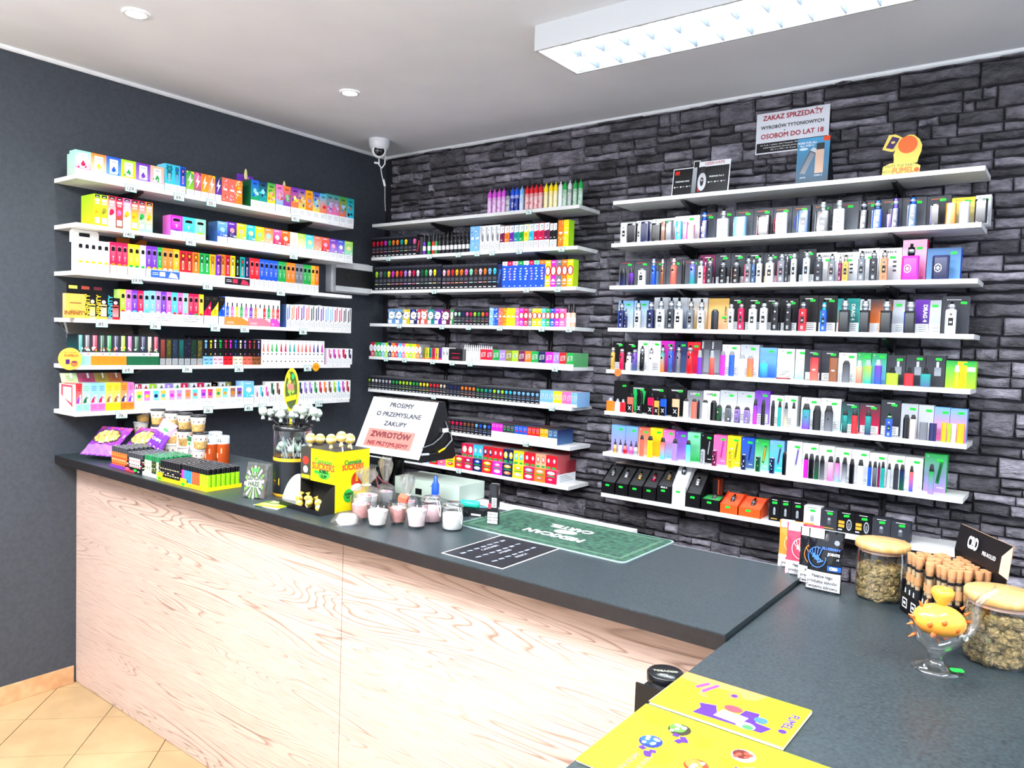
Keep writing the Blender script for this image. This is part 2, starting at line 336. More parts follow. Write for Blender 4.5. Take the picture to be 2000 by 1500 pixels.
def stone(b, c):
    x0, x1, z0, z1 = c; x0 = max(x0, -.195); gp = .0013
    if x1-x0 < .02: return
    x0 += gp; x1 -= gp; z0 += gp; z1 -= gp; w, h = x1-x0, z1-z0
    tone = rnd.choice([.06, .085, .115, .15, .19, .27]) * rnd.uniform(.85, 1.15); col = (tone*1.0, tone*.97, tone*1.09)
    n = max(2, int(w/.055)); out = [(x0+rnd.uniform(0, .004), z0+rnd.uniform(0, .003))] + [(x0+w*i/n, z0+rnd.uniform(-.001, .007)) for i in range(1, n)] + [(x1, z0)]
    out += [(x1, z1)] + [(x1-w*i/n, z1-rnd.uniform(-.001, .008)) for i in range(1, n)] + [(x0, z1)]
    cx, cz = (x0+x1)/2, (z0+z1)/2; dep = rnd.uniform(.001, .015); ins = min(.007, h*.18)
    back = [(a, .012, b_) for a, b_ in out]
    mid = [(a+(ins*.35 if a < cx else -ins*.35), -dep*.5+.004, b_+(ins*.3 if b_ < cz else -ins*.3)) for a, b_ in out]
    fr = [(a+(ins if a < cx else -ins), -dep+rnd.uniform(-.002, .002), b_+(ins if b_ < cz else -ins)) for a, b_ in out]
    b.grid([back, mid, fr], col, True, True); nn = len(b.v); m = len(fr)
    # ridge down the middle of the face
    half = m//2; lo = list(range(0, half)); hi = list(range(m-1, half-1, -1))
    base = nn-m; mids = []
    for a, c_ in zip(lo, hi):
        pa, pb = Vector(fr[a]), Vector(fr[c_]); t = rnd.uniform(.35, .65); q = pa.lerp(pb, t); q.y -= rnd.uniform(.0, .004); b.v.append(tuple(q)); mids.append(len(b.v)-1)
    for k in range(len(lo)-1):
        b.f.append((base+lo[k], base+lo[k+1], mids[k+1], mids[k])); b.c.append([col]*4); b.s.append(True)
        b.f.append((mids[k], mids[k+1], base+hi[k+1], base+hi[k])); b.c.append([col]*4); b.s.append(True)
rest = MB(); cnt = 0
for c in stones:
    if seen(c) > 0 and cnt < 298: b = MB(); stone(b, c); b.f and b.build('stone', M_STONE, wb); cnt += 1
    else: stone(rest, c)
tag(rest.build('small_stones', M_STONE, wb), None, None, kind='stuff')
# ================================================================== racks: rails, shelves, brackets
def rackbox(r, s0, s1, d0, d1, z0, z1):       # along the wall s, distance from the wall d
    if r == 'L': return (XL+d0, XL+d1, s0, s1, z0, z1)
    return (s0, s1, -d1, -d0, z0, z1)
RAILS = {'L': (-1.66, -.72), 'M': (.33, 1.075), 'R': (1.88, 2.75)}
for r, rails in RAILS.items():
    n = 6 if r == 'L' else 8; zt, dep, a, bnd = RACK[r]
    for k, s in enumerate(rails):
        root = empty('shelf_rail', f'{"left" if k == 0 else "right"} black slotted wall rail holding the shelves of the {RNAME[r]}', 'shelf rail', (0, 0, 0))
        d0 = .002 if r == 'L' else -.001
        b = MB()
        for e in (-.012, .006): b.box(*rackbox(r, s+e, s+e+.007, d0, d0+.022, zt-(n-1)*SP-.10, zt-.02), (.012, .012, .015))
        b.box(*rackbox(r, s-.010, s+.012, d0, d0+.010, zt-(n-1)*SP-.10, zt-.02), (.012, .012, .015))
        b.build('rail', M_BLACK, root)
    for i in range(n):
        z = shelfz(r, i)
        t = empty('wall_shelf', f'{SHELFN[i]} white laminate shelf of the {RNAME[r]} counted from the ceiling', 'shelf', (0, 0, 0), group=f'white shelves of the {RNAME[r]}')
        b = MB(); b.box(*rackbox(r, a, bnd, .0 if r != 'L' else .001, dep, z-.018, z), (.8, .8, .8)); bevel(b.build('board', M_SHELF, t), .0012)
        for s in rails:
            b = MB(); prof = [(.022, z-.075), (.022, z-.019), (dep-.02, z-.019), (dep-.02, z-.026)]
            if r == 'L': F = lambda e: [(XL+d, s+e, zz) for d, zz in prof]
            else: F = lambda e: [(s+e, -d, zz) for d, zz in prof]
            A, B = F(-.008), F(.008); b.face(A, (.01, .01, .01)); b.face(B[::-1], (.01, .01, .01))
            for k in range(4): b.face([A[k], B[k], B[(k+1) % 4], A[(k+1) % 4]], (.01, .01, .01))
            b.build('bracket', M_BLACK, t)
# ================================================================== price tags on the shelf edges
FA, FB, FC, FD = (90, 270, 5.357), (400, 290, 5.357), (90, 540, 5.357), (400, 540, 5.357)
Ma, Mb, Mc, Md, Me = (700, 330, 6.25), (900, 330, 6.25), (700, 560, 6.25), (900, 560, 6.25), (800, 720, 5.263)
G1, G2, G3, G4, G5, G6, G7, G8 = (1180, 180, 4.688), (1560, 180, 4.688), (1180, 460, 5.263), (1540, 460, 5.263), (1170, 640, 5.263), (1540, 660, 5.263), (1160, 800, 5.263), (1500, 820, 4.762)
TEALL = lin('#2c8f86'); INK = lin('#23252c')
PT = {('L', 0): [(256, '129,-'), (350, '69,-'), (413, '55,-'), (577, '45,-')], ('L', 1): [(252, '140,-'), (373, '99,-'), (574, '35,-')],
 ('L', 2): [(268, '59,99'), (406, '55,-'), (549, '45,-')], ('L', 3): [(199, '85,-'), (304, '36,-'), (421, '39,-'), (478, '35,-'), (592, '38,-')],
 ('L', 4): [(250, '69,-'), (366, '39,-'), (467, '36,-'), (601, '40,-')], ('L', 5): [(238, '36,-'), (407, '36,-'), (486, '45,-'), (513, '14,99'), (623, '17,90')],
 ('M', 0): [(1033, '19,-')], ('M', 1): [(759, '9,-'), (839, '12,-'), (895, '12,-'), (932, '17,-'), (961, '15,-'), (1014, '25,-'), (1097, '35,-')],
 ('M', 2): [(848, '18,-'), (1028, '25,-'), (1089, '29,-')], ('M', 3): [(780, '15,-'), (863, '25,-'), (915, '12,-'), (976, '15,-'), (1058, '22,-'), (1111, '36,-')],
 ('M', 4): [(754, '15,-'), (790, '20,-'), (845, '18,-'), (883, '25,-'), (918, '21,-'), (1084, '28,-')], ('M', 5): [(847, '15,-'), (1078, '17,50')], ('M', 6): [(1027, '14,99')], ('M', 7): [(896, '35,-')]}
for (r, i), L in PT.items():
    for k, (u, s) in enumerate(L):
        dep = RACK[r][1]; p = rp(r, i, u, dep+.002); w, h = (.052, .033) if r == 'L' else (.038, .024)
        b = MB(); b.box(-w/2, w/2, 0, .0008, -h, 0, TEALL); b.rect(-w/2+.0018, -h+.0018, w/2-.0018, -.0018, lin('#e9fbf8')); b.rect(-w*.42, -h*.28, -w*.1, -h*.22, GY, y=-.0007)
        o = b.build('price_tag', PAPER, None, (p[0], p[1], p[2]-.003), (0, rnd.uniform(-.03, .03), PI/2 if r == 'L' else 0))
        tag(o, f'white price tag reading {s}, {nth(k)} from left, {SHELFN[i]} shelf, {RSHORT[r]}', 'price tag', f'price tags of the {RNAME[r]}')
        text(o, s, w*.42, INK, (0, -.0012, -h*.6), bold=.0002, shear=.25)
def star(u, r, i, colr, label, rad):
    p = rp(r, i, u, RACK[r][1]+.004); b = MB(); pts = []
    for k in range(24): a = 2*PI*k/24; q = rad*(1 if k % 2 == 0 else .82); pts.append((q*math.cos(a), q*math.sin(a)))
    b.face([(x, -.001, z) for x, z in pts], colr); b.face([(x, .0, z) for x, z in pts][::-1], colr)
    for k in range(24): x, z = pts[k]; x2, z2 = pts[(k+1) % 24]; b.face([(x, 0, z), (x2, 0, z2), (x2, -.001, z2), (x, -.001, z)], colr)
    o = b.build('star_sticker', PAPER, None, (p[0], p[1], p[2]-.012), (0, 0, PI/2 if r == 'L' else 0)); tag(o, label, 'sticker'); text(o, 'SALE' if r == 'L' else 'HIT', rad*.62, lin('#b0480c'), (0, -.0016, 0))
    return o
star(617, 'L', 4, lin('#ffa41c'), 'orange star sticker on the fifth shelf of the left wall rack', .026)
star(1207, 'R', 4, lin('#ff7a3c'), 'orange star sticker at the left end of the fifth shelf of the right rack', .021)
# ================================================================== printed cartons
def lines(b, x0, z0, x1, z1, n, c=GY, y=-.0006, t=.28):
    for k in range(n):
        zz = z1 - (z1-z0)*(k+.5)/n; hh = (z1-z0)/n*t; e = (x1-x0)*rnd.uniform(0, .25)/2; b.rect(x0+e, zz-hh/2, x1-e, zz+hh/2, c, y=y)
def warn(b, w, h, f, border=True):
    if border: b.rect(0, 0, w, h*f, BK, y=-.0005)
    e = .0007 if border else 0; b.rect(e, e, w-e, h*f-e, WH, y=-.0007); lines(b, w*.14, h*f*.2, w*.86, h*f*.8, 3, LGY, y=-.0009, t=.3)
def blobs(b, x0, z0, x1, z1, n, cs, r, y=-.0009):
    for k in range(n): b.ell(rnd.uniform(x0, x1), rnd.uniform(z0, z1), r*rnd.uniform(.6, 1.3), r*rnd.uniform(.6, 1.3), rnd.choice(cs), y-k*.00005, 7)
def S_card(b, w, h, c, c2, m):
    b.rect(0, 0, w, h, c2, c); b.rect(w*.22, h*.3, w*.78, h*.9, mix(WH, c, .08), y=-.0007); b.ell(w*.5, h*.46, w*.15, h*.09, m, -.001); b.rect(w*.44, h*.5, w*.56, h*.6, m, y=-.0011)
    b.rect(w*.34, h*.78, w*.66, h*.82, LGY, y=-.0011); blobs(b, w*.1, h*.3, w*.9, h*.42, 4, [c2, m, mix(c2, WH, .5)], w*.06, -.0012); warn(b, w, h, .25, False)
def S_bar(b, w, h, c, c2, m):
    b.rect(0, 0, w, h, c2, c); z = h*.32; b.poly([(w*.62, h*.95), (w*.2, h*.58), (w*.46, h*.6), (w*.3, z), (w*.86, h*.68), (w*.56, h*.68)], WH)
    b.poly([(w*.5, h*.99), (w*.95, h*.86), (w*.95, h*.99)], m, -.0007); b.poly([(w*.05, h*.9), (w*.3, h*.98), (w*.05, h*.99)], m, -.0007); warn(b, w, h, .26)
def S_toon(b, w, h, c, c2, m):
    b.rect(0, h*.25, w, h, c2, c); blobs(b, w*.15, h*.36, w*.85, h*.72, 7, [m, c, c2, mix(m, WH, .5), mix(m, BK, .4)], w*.17); b.rect(w*.25, h*.84, w*.75, h*.9, mix(c, BK, .6), y=-.001); b.ell(w*.5, h*.62, w*.2, h*.08, mix(m, WH, .3), -.0016)
    warn(b, w, h, .27, False)
def S_fruit(b, w, h, c, c2, m):
    b.rect(0, 0, w, h, c2, c); b.rect(w*.15, h*.9, w*.85, h*.985, BK, y=-.0007); b.rect(w*.3, h*.92, w*.7, h*.94, WH, y=-.001); b.rect(w*.15, h*.78, w*.85, h*.85, WH, y=-.0008); lines(b, w*.15, h*.68, w*.85, h*.76, 2, WH, -.0008, .4)
    b.ell(w*.5, h*.5, w*.3, h*.09, m, -.0009); b.ell(w*.35, h*.43, w*.2, h*.05, mix(m, BK, .35), -.001); b.rect(w*.12, h*.06, w*.88, h*.27, BK, y=-.0008); b.rect(w*.15, h*.07, w*.85, h*.26, WH, y=-.001)
def S_soft(b, w, h, c, c2, m):
    b.rect(0, h*.3, w, h, c2, c); b.ell(w*.5, h*.62, w*.26, h*.12, mix(m, WH, .35), -.0008); b.rect(w*.3, h*.34, w*.42, h*.56, mix(c2, WH, .4), c2, y=-.001); b.rect(w*.55, h*.34, w*.67, h*.5, mix(c, WH, .4), c2, y=-.001); b.rect(w*.72, h*.33, w*.95, h*.4, WH, y=-.0012)
    b.rect(w*.15, h*.9, w*.7, h*.93, WH, y=-.001); warn(b, w, h, .3)
def S_device(b, w, h, c, c2, m):
    b.rect(0, h*.3, w, h, c); b.rect(w*.14, h*.32, w*.86, h*.9, mix(c, BK, .18), mix(c, WH, .12), y=-.0006); b.rect(w*.22, h*.72, w*.78, h*.82, BK, y=-.001); b.ell(w*.5, h*.82, w*.28, h*.035, BK, -.0011)
    b.rect(w*.46, h*.42, w*.54, h*.56, mix(c, WH, .6), y=-.001); b.ell(w*.5, h*.55, w*.13, h*.02, mix(c, WH, .6), -.0011); b.ell(w*.5, h*.3, w*.34, h*.04, m, -.0011); warn(b, w, h, .28)
def S_robot(b, w, h, c, c2, m):
    b.rect(0, 0, w, h, c); d = mix(c, BK, .72); b.ell(w*.5, h*.83, w*.36, h*.1, d, -.0008); b.rect(w*.2, h*.9, w*.4, h*.96, d, y=-.0009); b.rect(w*.6, h*.9, w*.8, h*.96, d, y=-.0009); b.ell(w*.5, h*.83, w*.16, h*.05, c2, -.001)
    b.poly([(w*.2, h*.74), (w*.8, h*.74), (w*.65, h*.36), (w*.35, h*.36)], d, -.0008); b.rect(w*.36, h*.36, w*.64, h*.66, mix(c2, WH, .35), y=-.001); b.rect(w*.44, h*.4, w*.56, h*.6, c, y=-.0012); warn(b, w, h, .28, False)
def S_skull(b, w, h, c, c2, m):
    b.rect(0, 0, w, h, lin('#16171f')); b.rect(w*.05, h*.9, w*.95, h*.98, lin('#3b3e48'), y=-.0006); b.ell(w*.5, h*.69, w*.34, h*.105, c, -.0009, 10); b.rect(w*.26, h*.55, w*.36, h*.66, c, y=-.001); b.rect(w*.46, h*.52, w*.56, h*.64, c, y=-.001); b.rect(w*.64, h*.56, w*.74, h*.66, c, y=-.001)
    for e in (.36, .64): b.ell(w*e, h*.66, w*.075, h*.026, BK, -.0013, 8)
    b.rect(w*.14, h*.33, w*.86, h*.46, lin('#4a4c55'), y=-.0008); b.rect(w*.12, h*.235, w*.88, h*.265, mix(c, WH, .25), y=-.0009); b.rect(w*.2, h*.05, w*.8, h*.085, WH, y=-.0009)
def S_tcap(b, w, h, c, c2, m):
    b.rect(0, 0, w, h, c); b.poly([(w*.02, h*.99), (w*.92, h*.99), (w*.92, h*.72), (w*.02, h*.68)], WH, -.0007); b.rect(w*.52, h*.76, w*.6, h*.92, GY, y=-.001); b.rect(w*.48, h*.88, w*.72, h*.91, GY, y=-.001)
    lines(b, w*.12, h*.5, w*.75, h*.64, 3, mix(c, BK, .55), -.0009, .5); b.rect(w*.15, h*.4, w*.5, h*.43, WH, y=-.0009); warn(b, w, h, .33)
def S_letter(b, w, h, c, c2, m):
    b.rect(0, 0, w, h, c); b.rect(0, h*.88, w, h, c2, y=-.0006); b.ell(w*.3, h*.88, w*.28, h*.035, c2, -.0007); b.ell(w*.72, h*.88, w*.25, h*.05, c2, -.0007); b.ell(w*.5, h*.92, w*.12, h*.02, m, -.0009)
    for k in range(5):
        x = w*rnd.uniform(.25, .5); z = h*(.28+.1*k); b.poly([(x, z), (x+w*.35, z+h*.02), (x+w*.3, z+h*.07), (x-w*.05, z+h*.05)], mix(c2, WH, .45), -.001)
    b.rect(w*.35, h*.05, w*.6, h*.08, WH, y=-.0009)
def S_oval(b, w, h, c, c2, m):
    b.rect(0, 0, w, h, c); b.ell(w*.5, h*.6, w*.56, h*.19, lin('#e22a20'), -.0007, 14); b.ell(w*.5, h*.6, w*.42, h*.165, lin('#1b1420'), -.0009, 14); b.ell(w*.5, h*.6, w*.36, h*.15, WH, -.0011, 14)
    b.poly([(w*.35, h*.3), (w*.65, h*.3), (w*.9, h*.2), (w*.1, h*.2)], mix(c, WH, .75), -.0009); b.rect(w*.2, h*.1, w*.8, h*.14, mix(c, WH, .75), y=-.0009); b.rect(w*.2, h*.9, w*.8, h*.94, mix(c, WH, .6), y=-.0009)
def S_pattern(b, w, h, c, c2, m):
    b.rect(0, 0, w, h, c); blobs(b, w*.1, h*.1, w*.9, h*.95, 14, [c2, m, mix(c2, WH, .5), mix(m, c2, .5)], w*.1); b.rect(w*.2, h*.48, w*.8, h*.56, WH, y=-.0018)
def S_circle(b, w, h, c, c2, m):
    b.rect(0, 0, w, h, mix(m, BK, .35)); blobs(b, w*.06, h*.3, w*.94, h*.94, 16, [c2, WH, BK, mix(m, WH, .5)], w*.085); b.ell(w*.5, h*.6, w*.38, h*.26, WH, -.002, 14); b.rect(w*.32, h*.58, w*.68, h*.63, lin('#50545c'), y=-.0023); b.rect(w*.06, h*.04, w*.55, h*.28, WH, y=-.0018)
def S_half(b, w, h, c, c2, m):
    b.rect(0, 0, w, h, c); b.ell(w*.12, h*.6, w*.5, h*.26, WH, -.0008, 14); b.poly([(-.0, h*.5), (0, h*.75), (w*.0, h*.6)], WH); b.rect(w*.15, h*.57, w*.35, h*.62, BK, y=-.0012); b.rect(w*.25, h*.08, w*.8, h*.28, mix(c, WH, .6), y=-.001)
    for z in (.1, .15, .2): b.rect(w*.3, h*z, w*.75, h*(z+.02), mix(c, BK, .3), y=-.0013)
def S_vert(b, w, h, c, c2, m):
    b.rect(0, 0, w, h, c); b.rect(w*.22, h*.25, w*.8, h*.95, c2, y=-.0006)
    for k in range(6): b.rect(w*.3, h*(.28+.11*k), w*.72, h*(.28+.11*k+.075), m, y=-.0009); b.rect(w*.42, h*(.28+.11*k+.025), w*.6, h*(.28+.11*k+.05), c2, y=-.0011)
    b.rect(0, 0, w, h*.14, mix(c, lin('#f04020'), .7), y=-.0008)
def S_pen(b, w, h, c, c2, m):
    b.rect(0, 0, w, h, WH); b.poly([(w*.22, h*.36), (w*.42, h*.36), (w*.42, h*.9), (w*.22, h*.84)], c, -.0008); b.poly([(w*.62, h*.38), (w*.8, h*.38), (w*.8, h*.97), (w*.62, h*.95)], mix(c, c2, .5), -.0008); b.rect(w*.2, h*.34, w*.44, h*.37, BK, y=-.001); warn(b, w, h, .31)
def S_twin(b, w, h, c, c2, m):
    b.rect(0, 0, w, h, WH)
    b.poly([(w*.25, h*.55), (w*.75, h*.5), (w*.55, h*.9), (w*.4, h*.8)], c, -.0008); b.poly([(w*.3, h*.46), (w*.7, h*.46), (w*.5, h*.38)], lin('#3c3c44'), -.0008); b.ell(w*.5, h*.14, w*.16, h*.03, lin('#43454e'), -.0008); b.rect(0, h*.27, w, h*.28, LGY, y=-.0008); b.rect(w*.25, h*.93, w*.75, h*.945, GY, y=-.0008)
def S_motif(b, w, h, c, c2, m):
    b.rect(0, 0, w, h, WH); b.poly([(w*.1, h*.95), (w*.5, h*.95), (w*.42, h*.4), (w*.18, h*.48)], c, -.0008); b.rect(w*.45, h*.38, w*.75, h*.62, mix(c, BK, .65), y=-.001); b.rect(w*.54, h*.62, w*.66, h*.7, BK, y=-.001); b.ell(w*.72, h*.82, w*.08, h*.03, GY, -.001); warn(b, w, h, .33)
def S_dual(b, w, h, c, c2, m):
    b.rect(0, 0, w, h, WH)
    for e, k in ((.1, c), (.56, c2)): b.rect(w*e, h*.42, w*(e+.34), h*.93, mix(k, WH, .25), k, y=-.0008); b.ell(w*(e+.17), h*.66, w*.12, h*.1, m if e < .5 else mix(c, BK, .3), -.001)
    b.rect(w*.05, h*.36, w*.95, h*.365, GY, y=-.001); lines(b, w*.1, h*.1, w*.9, h*.3, 3)
def S_flag(b, w, h, c, c2, m):
    b.rect(0, 0, w, h, WH); b.rect(w*.5, 0, w, h, c, y=-.0006); b.ell(w*.28, h*.55, w*.11, h*.2, mix(m, BK, .3), -.001); b.rect(w*.24, h*.72, w*.32, h*.86, mix(m, BK, .5), y=-.001); b.rect(w*.62, h*.3, w*.88, h*.42, WH, y=-.0009); b.rect(w*.68, h*.55, w*.8, h*.85, mix(c, WH, .75), y=-.0009)
def S_dots(b, w, h, c, c2, m):
    b.rect(0, h*.33, w, h, lin('#0b0b10')); b.ell(w*.5, h*.9, w*.24, h*.05, c, -.0008, 10)
    for k in range(3): b.rect(w*.34, h*(.64+.065*k), w*.66, h*(.64+.065*k+.045), c, y=-.0008)
    b.ell(w*.5, h*.43, w*.09, h*.02, c, -.0008); b.rect(w*.42, h*.38, w*.58, h*.4, c, y=-.0008)
    b.rect(0, 0, w, h*.33, c2, y=-.0005); b.rect(w*.15, h*.18, w*.85, h*.24, mix(c2, BK, .6), y=-.0009); b.rect(w*.4, h*.05, w*.9, h*.09, mix(c2, BK, .7), y=-.0009)
def S_tube(b, w, h, c, c2, m):
    b.rect(0, h*.33, w, h, lin('#2b2e33')); b.rect(w*.22, h*.48, w*.78, h*.99, mix(c, BK, .35), mix(c, WH, .15), y=-.0008); b.rect(w*.34, h*.5, w*.46, h*.97, mix(c, WH, .45), y=-.001)
    blobs(b, w*.2, h*.46, w*.8, h*.6, 5, [c2, WH, m, mix(c2, WH, .4)], w*.13, -.0013); b.rect(0, h*.31, w, h*.43, mix(WH, c2, .15), y=-.0016); b.ell(w*.6, h*.37, w*.2, h*.02, c2, -.0019); b.rect(0, 0, w, h*.31, m, y=-.0009)
def S_camo(b, w, h, c, c2, m):
    b.rect(0, h*.26, w, h, lin('#15181b')); b.rect(w*.15, h*.28, w*.85, h*.95, mix(c, BK, .85), mix(c, BK, .7), y=-.0007); blobs(b, w*.2, h*.3, w*.8, h*.9, 9, [mix(c, BK, .6), mix(c, BK, .85), mix(c2, BK, .6)], w*.1, -.0009); b.rect(w*.08, h*.02, w*.92, h*.25, lin('#9fa4a8'), y=-.0009); lines(b, w*.15, h*.05, w*.85, h*.22, 3, lin('#5c6166'), -.0011)
def S_angle(b, w, h, c, c2, m):
    b.rect(0, h*.3, w, h, lin('#15120f')); b.poly([(0, h*.3), (w, h*.3), (w, h*.82), (w*.75, h*.7), (0, h*.42)], c, -.0008); b.rect(w*.44, h*.36, w*.6, h*.55, mix(c, BK, .6), y=-.001); b.ell(w*.78, h*.58, w*.12, h*.035, WH, -.001); lines(b, w*.2, h*.86, w*.8, h*.96, 2, lin('#55504a'), -.0008); warn(b, w, h, .3)
def S_show(b, w, h, c, c2, m):   # white display card with a coloured flask
    b.rect(0, 0, w, h, WH); b.rect(w*.2, h*.3, w*.8, h*.66, c, y=-.0007); b.ell(w*.5, h*.3, w*.3, h*.03, c, -.0007); b.rect(w*.38, h*.66, w*.62, h*.8, BK, y=-.0008); b.ell(w*.5, h*.48, w*.2, h*.08, mix(c, WH, .2), -.001); b.rect(w*.3, h*.32, w*.7, h*.34, WH, y=-.001); b.rect(0, 0, w, h*.26, c2, y=-.0008)
def S_king(b, w, h, c, c2, m):
    b.rect(0, 0, w, h, mix(c, WH, .25), c); lines(b, w*.15, h*.72, w*.85, h*.92, 3, mix(c, BK, .55), -.0008, .45); b.poly([(w*.1, h*.3), (w*.9, h*.34), (w*.7, h*.6), (w*.2, h*.42)], m, -.0008); b.poly([(w*.55, h*.3), (w*.85, h*.32), (w*.8, h*.62), (w*.6, h*.58)], WH, -.001); b.rect(w*.62, h*.45, w*.75, h*.52, m, y=-.0012)
    b.rect(0, 0, w, h*.28, c2, y=-.0009); lines(b, w*.1, h*.06, w*.9, h*.24, 3, mix(c2, BK, .5), -.0012, .35)
def S_trek(b, w, h, c, c2, m):
    b.rect(0, 0, w, h, mix(c, BK, .1)); b.rect(0, h*.86, w, h, c, y=-.0006); b.poly([(w*.15, h*.4), (w*.8, h*.45), (w*.85, h*.8), (w*.2, h*.76)], mix(c, WH, .55), -.0008); 
    for k in range(3): b.rect(w*.28, h*(.46+.1*k), w*.72, h*(.52+.1*k), mix(c, BK, .5), y=-.0011)
    b.rect(w*.0, 0, w, h*.2, WH, y=-.0008); b.rect(w*.1, h*.04, w*.9, h*.14, lin('#26282e'), y=-.001); b.rect(w*.14, h*.055, w*.86, h*.125, WH, y=-.0012)
def S_pouch(b, w, h, c, c2, m):
    b.rect(0, 0, w, h, c); b.ell(w*.5, h*.78, w*.36, h*.14, c2, -.0007, 9); b.ell(w*.5, h*.8, w*.2, h*.08, WH, -.0009, 8); b.rect(w*.15, h*.5, w*.85, h*.58, lin('#21a04a'), y=-.0009); b.ell(w*.5, h*.28, w*.34, h*.14, m, -.0008, 8); b.ell(w*.45, h*.3, w*.2, h*.07, mix(m, WH, .5), -.001, 8)
def S_plain(b, w, h, c, c2, m): b.rect(0, 0, w, h, c2, c); b.rect(w*.2, h*.6, w*.8, h*.64, m, y=-.0008); lines(b, w*.2, h*.15, w*.8, h*.35, 3, m)
def S_slim(b, w, h, c, c2, m):   # slim upright packet, white lower half
    b.rect(0, 0, w, h, WH); b.rect(0, h*.45, w, h, c, y=-.0006); b.rect(w*.2, h*.6, w*.8, h*.68, c2, y=-.0009); b.rect(w*.2, h*.74, w*.8, h*.9, mix(c, WH, .35), y=-.0009); b.rect(w*.3, h*.77, w*.7, h*.86, mix(c, BK, .3), y=-.0011); b.rect(w*.15, h*.1, w*.85, h*.32, WH, y=-.0008); lines(b, w*.2, h*.1, w*.8, h*.35, 3)
    b.rect(0, 0, w*.03, h, BK, y=-.001)
NOUN = dict(card='fruit print vape box', bar='lightning bolt vape box', toon='cartoon print vape box', fruit='fruit bar vape box', soft='pastel vape box', device='disposable vape box', robot='ornate vape box', skull='black mask liquid box',
 tcap='liquid box with white top', letter='scribble print liquid box', oval='liquid box with white oval', pattern='speckled liquid box', circle='floral liquid box', half='liquid box with white circle', vert='lettered liquid box', pen='white pen vape box', twin='white pod box',
 motif='white refill box', dual='white twin picture box', flag='half white box', dots='black dot print box', tube='tube print vape box', camo='dark camouflage vape box', angle='black vape box with colour wedge', show='white flask print box', king='upright vape box', trek='small capped liquid box', pouch='cartoon pouch pack', plain='plain carton', slim='slim liquid box')
counts = {}
def carton(r, i, u0, u1, h, style, tok, front=None, depth=.06, side=None, name=None, top=None, noun=None, extra=None):
    front = front if front is not None else RACK[r][1]-.008
    a, c = rp(r, i, u0, front), rp(r, i, u1, front); w = math.dist(a, c)-.0006; k1, k2, k3 = parse(tok); C1, C2, C3 = pc(k1), pc(k2), pc(k3)
    b = MB(); sc = pc(side) if side else (lin('#16171f') if style in ('skull', 'dots', 'camo', 'angle', 'tube') else mix(C1, WH, .15) if style not in ('pen', 'twin', 'motif', 'dual', 'flag') else WH)
    b.box(0, w, 0, depth, 0, h, mix(sc, C2, .3), sc)
    if depth > .1:               # the row behind: joints between the boxes, seen from the top
        tc = top or mix(sc, WH, .25)
        for k in range(int(depth/.022)): b.face([(0, .002+k*.022, h+.0004), (w, .002+k*.022, h+.0004), (w, .0205+k*.022, h+.0004), (0, .0205+k*.022, h+.0004)], mix(tc, WH if k % 2 else BK, .12))
    g = globals()['S_'+style]; g(b, w, h, C1, C2, C3)
    key = (r, i); n = counts.get(key, 0); counts[key] = n+1; nm = name or ('liquid_box' if r == 'M' else 'vape_box')
    col = pn(k1) if k1 == k2 else f'{pn(k1)} and {pn(k2)}'
    o = b.build(nm, PAPER, None, a, (0, 0, PI/2 if r == 'L' else 0))
    tag(o, f'{col} {noun or NOUN[style]}, {nth(n)} from left, {SHELFN[i]} shelf, {RSHORT[r]}', 'box', f'boxes on the {SHELFN[i]} shelf of the {RNAME[r]}')
    if extra: extra(o, w, h)
    return o, w
def run(r, i, F, style, xs, hz, toks, front=None, depth=.06, **k):
    """xs: edges, or (x0, x1, n) for equal boxes, in the zoom frame F; hz: height there."""
    ox, oy, s = F; toks = toks.split() if isinstance(toks, str) else toks
    if len(xs) == 3 and len(toks) == xs[2]: xs = [xs[0]+(xs[1]-xs[0])*j/xs[2] for j in range(xs[2]+1)]
    fr = front if front is not None else RACK[r][1]-.008
    h = hz/s/pxm(rp(r, i, ox+(xs[0]+xs[-1])/2/s, fr)); out = []
    for j, t in enumerate(toks):
        out.append(carton(r, i, ox+xs[j]/s, ox+xs[j+1]/s, h, style, t, front, depth, **k))
    return h
# ---- left wall rack, top shelf
run('L', 0, FA, 'card', [305, 470, 630, 785, 940, 1090, 1235], 247, 'mt>pk/cr or>cm/yl bl>lb/bl lm>yl/gr pu>vi/pu pe>lp/gr', depth=.055)
o = carton('L', 0, 147-6, 178-6, .098, 'card', 'mt>pk/cr', front=.14, depth=.05, noun='rear vape box')
run('L', 0, FA, 'robot', [1240, 1337, 1400, 1460], 285, 'cy>tl/bl cy>bl/nv bl>pk/cr', depth=.07)
run('L', 0, FA, 'bar', [1465, 1548, 1622, 1697, 1768, 1835], 250, 'gr>lm/yl pk>br/pl or>am/or or>pe/yl nv>pu/dn', depth=.05)
run('L', 0, FB, 'pattern', [177, 247, 320, 392], 250, 'co>rd/wh co>pk/wh or>yl/wh', depth=.05)
run('L', 0, FB, 'toon', [480, 562, 650], 285, 'bl>gr/cy nv>tl/cy', depth=.09, side='dn')
run('L', 0, FB, 'toon', [652, 735], 285, ['gr>yl/or'])
run('L', 0, FB, 'toon', [740, 818, 895], 285, 'pk>lb/co or>pu/gr')
run('L', 0, FB, 'toon', [900, 978, 1052, 1126, 1200, 1270], 280, 'pu>or/yl pu>yl/am am>or/pu bl>yl/cy cy>or/rd')
run('L', 0, FB, 'toon', [1272, 1338, 1403], 285, 'tl>pk/vi tl>pk/vi')
run('L', 0, FB, 'toon', [1405, 1480, 1557], 280, 'gr>co/lb tl>cy/bk')
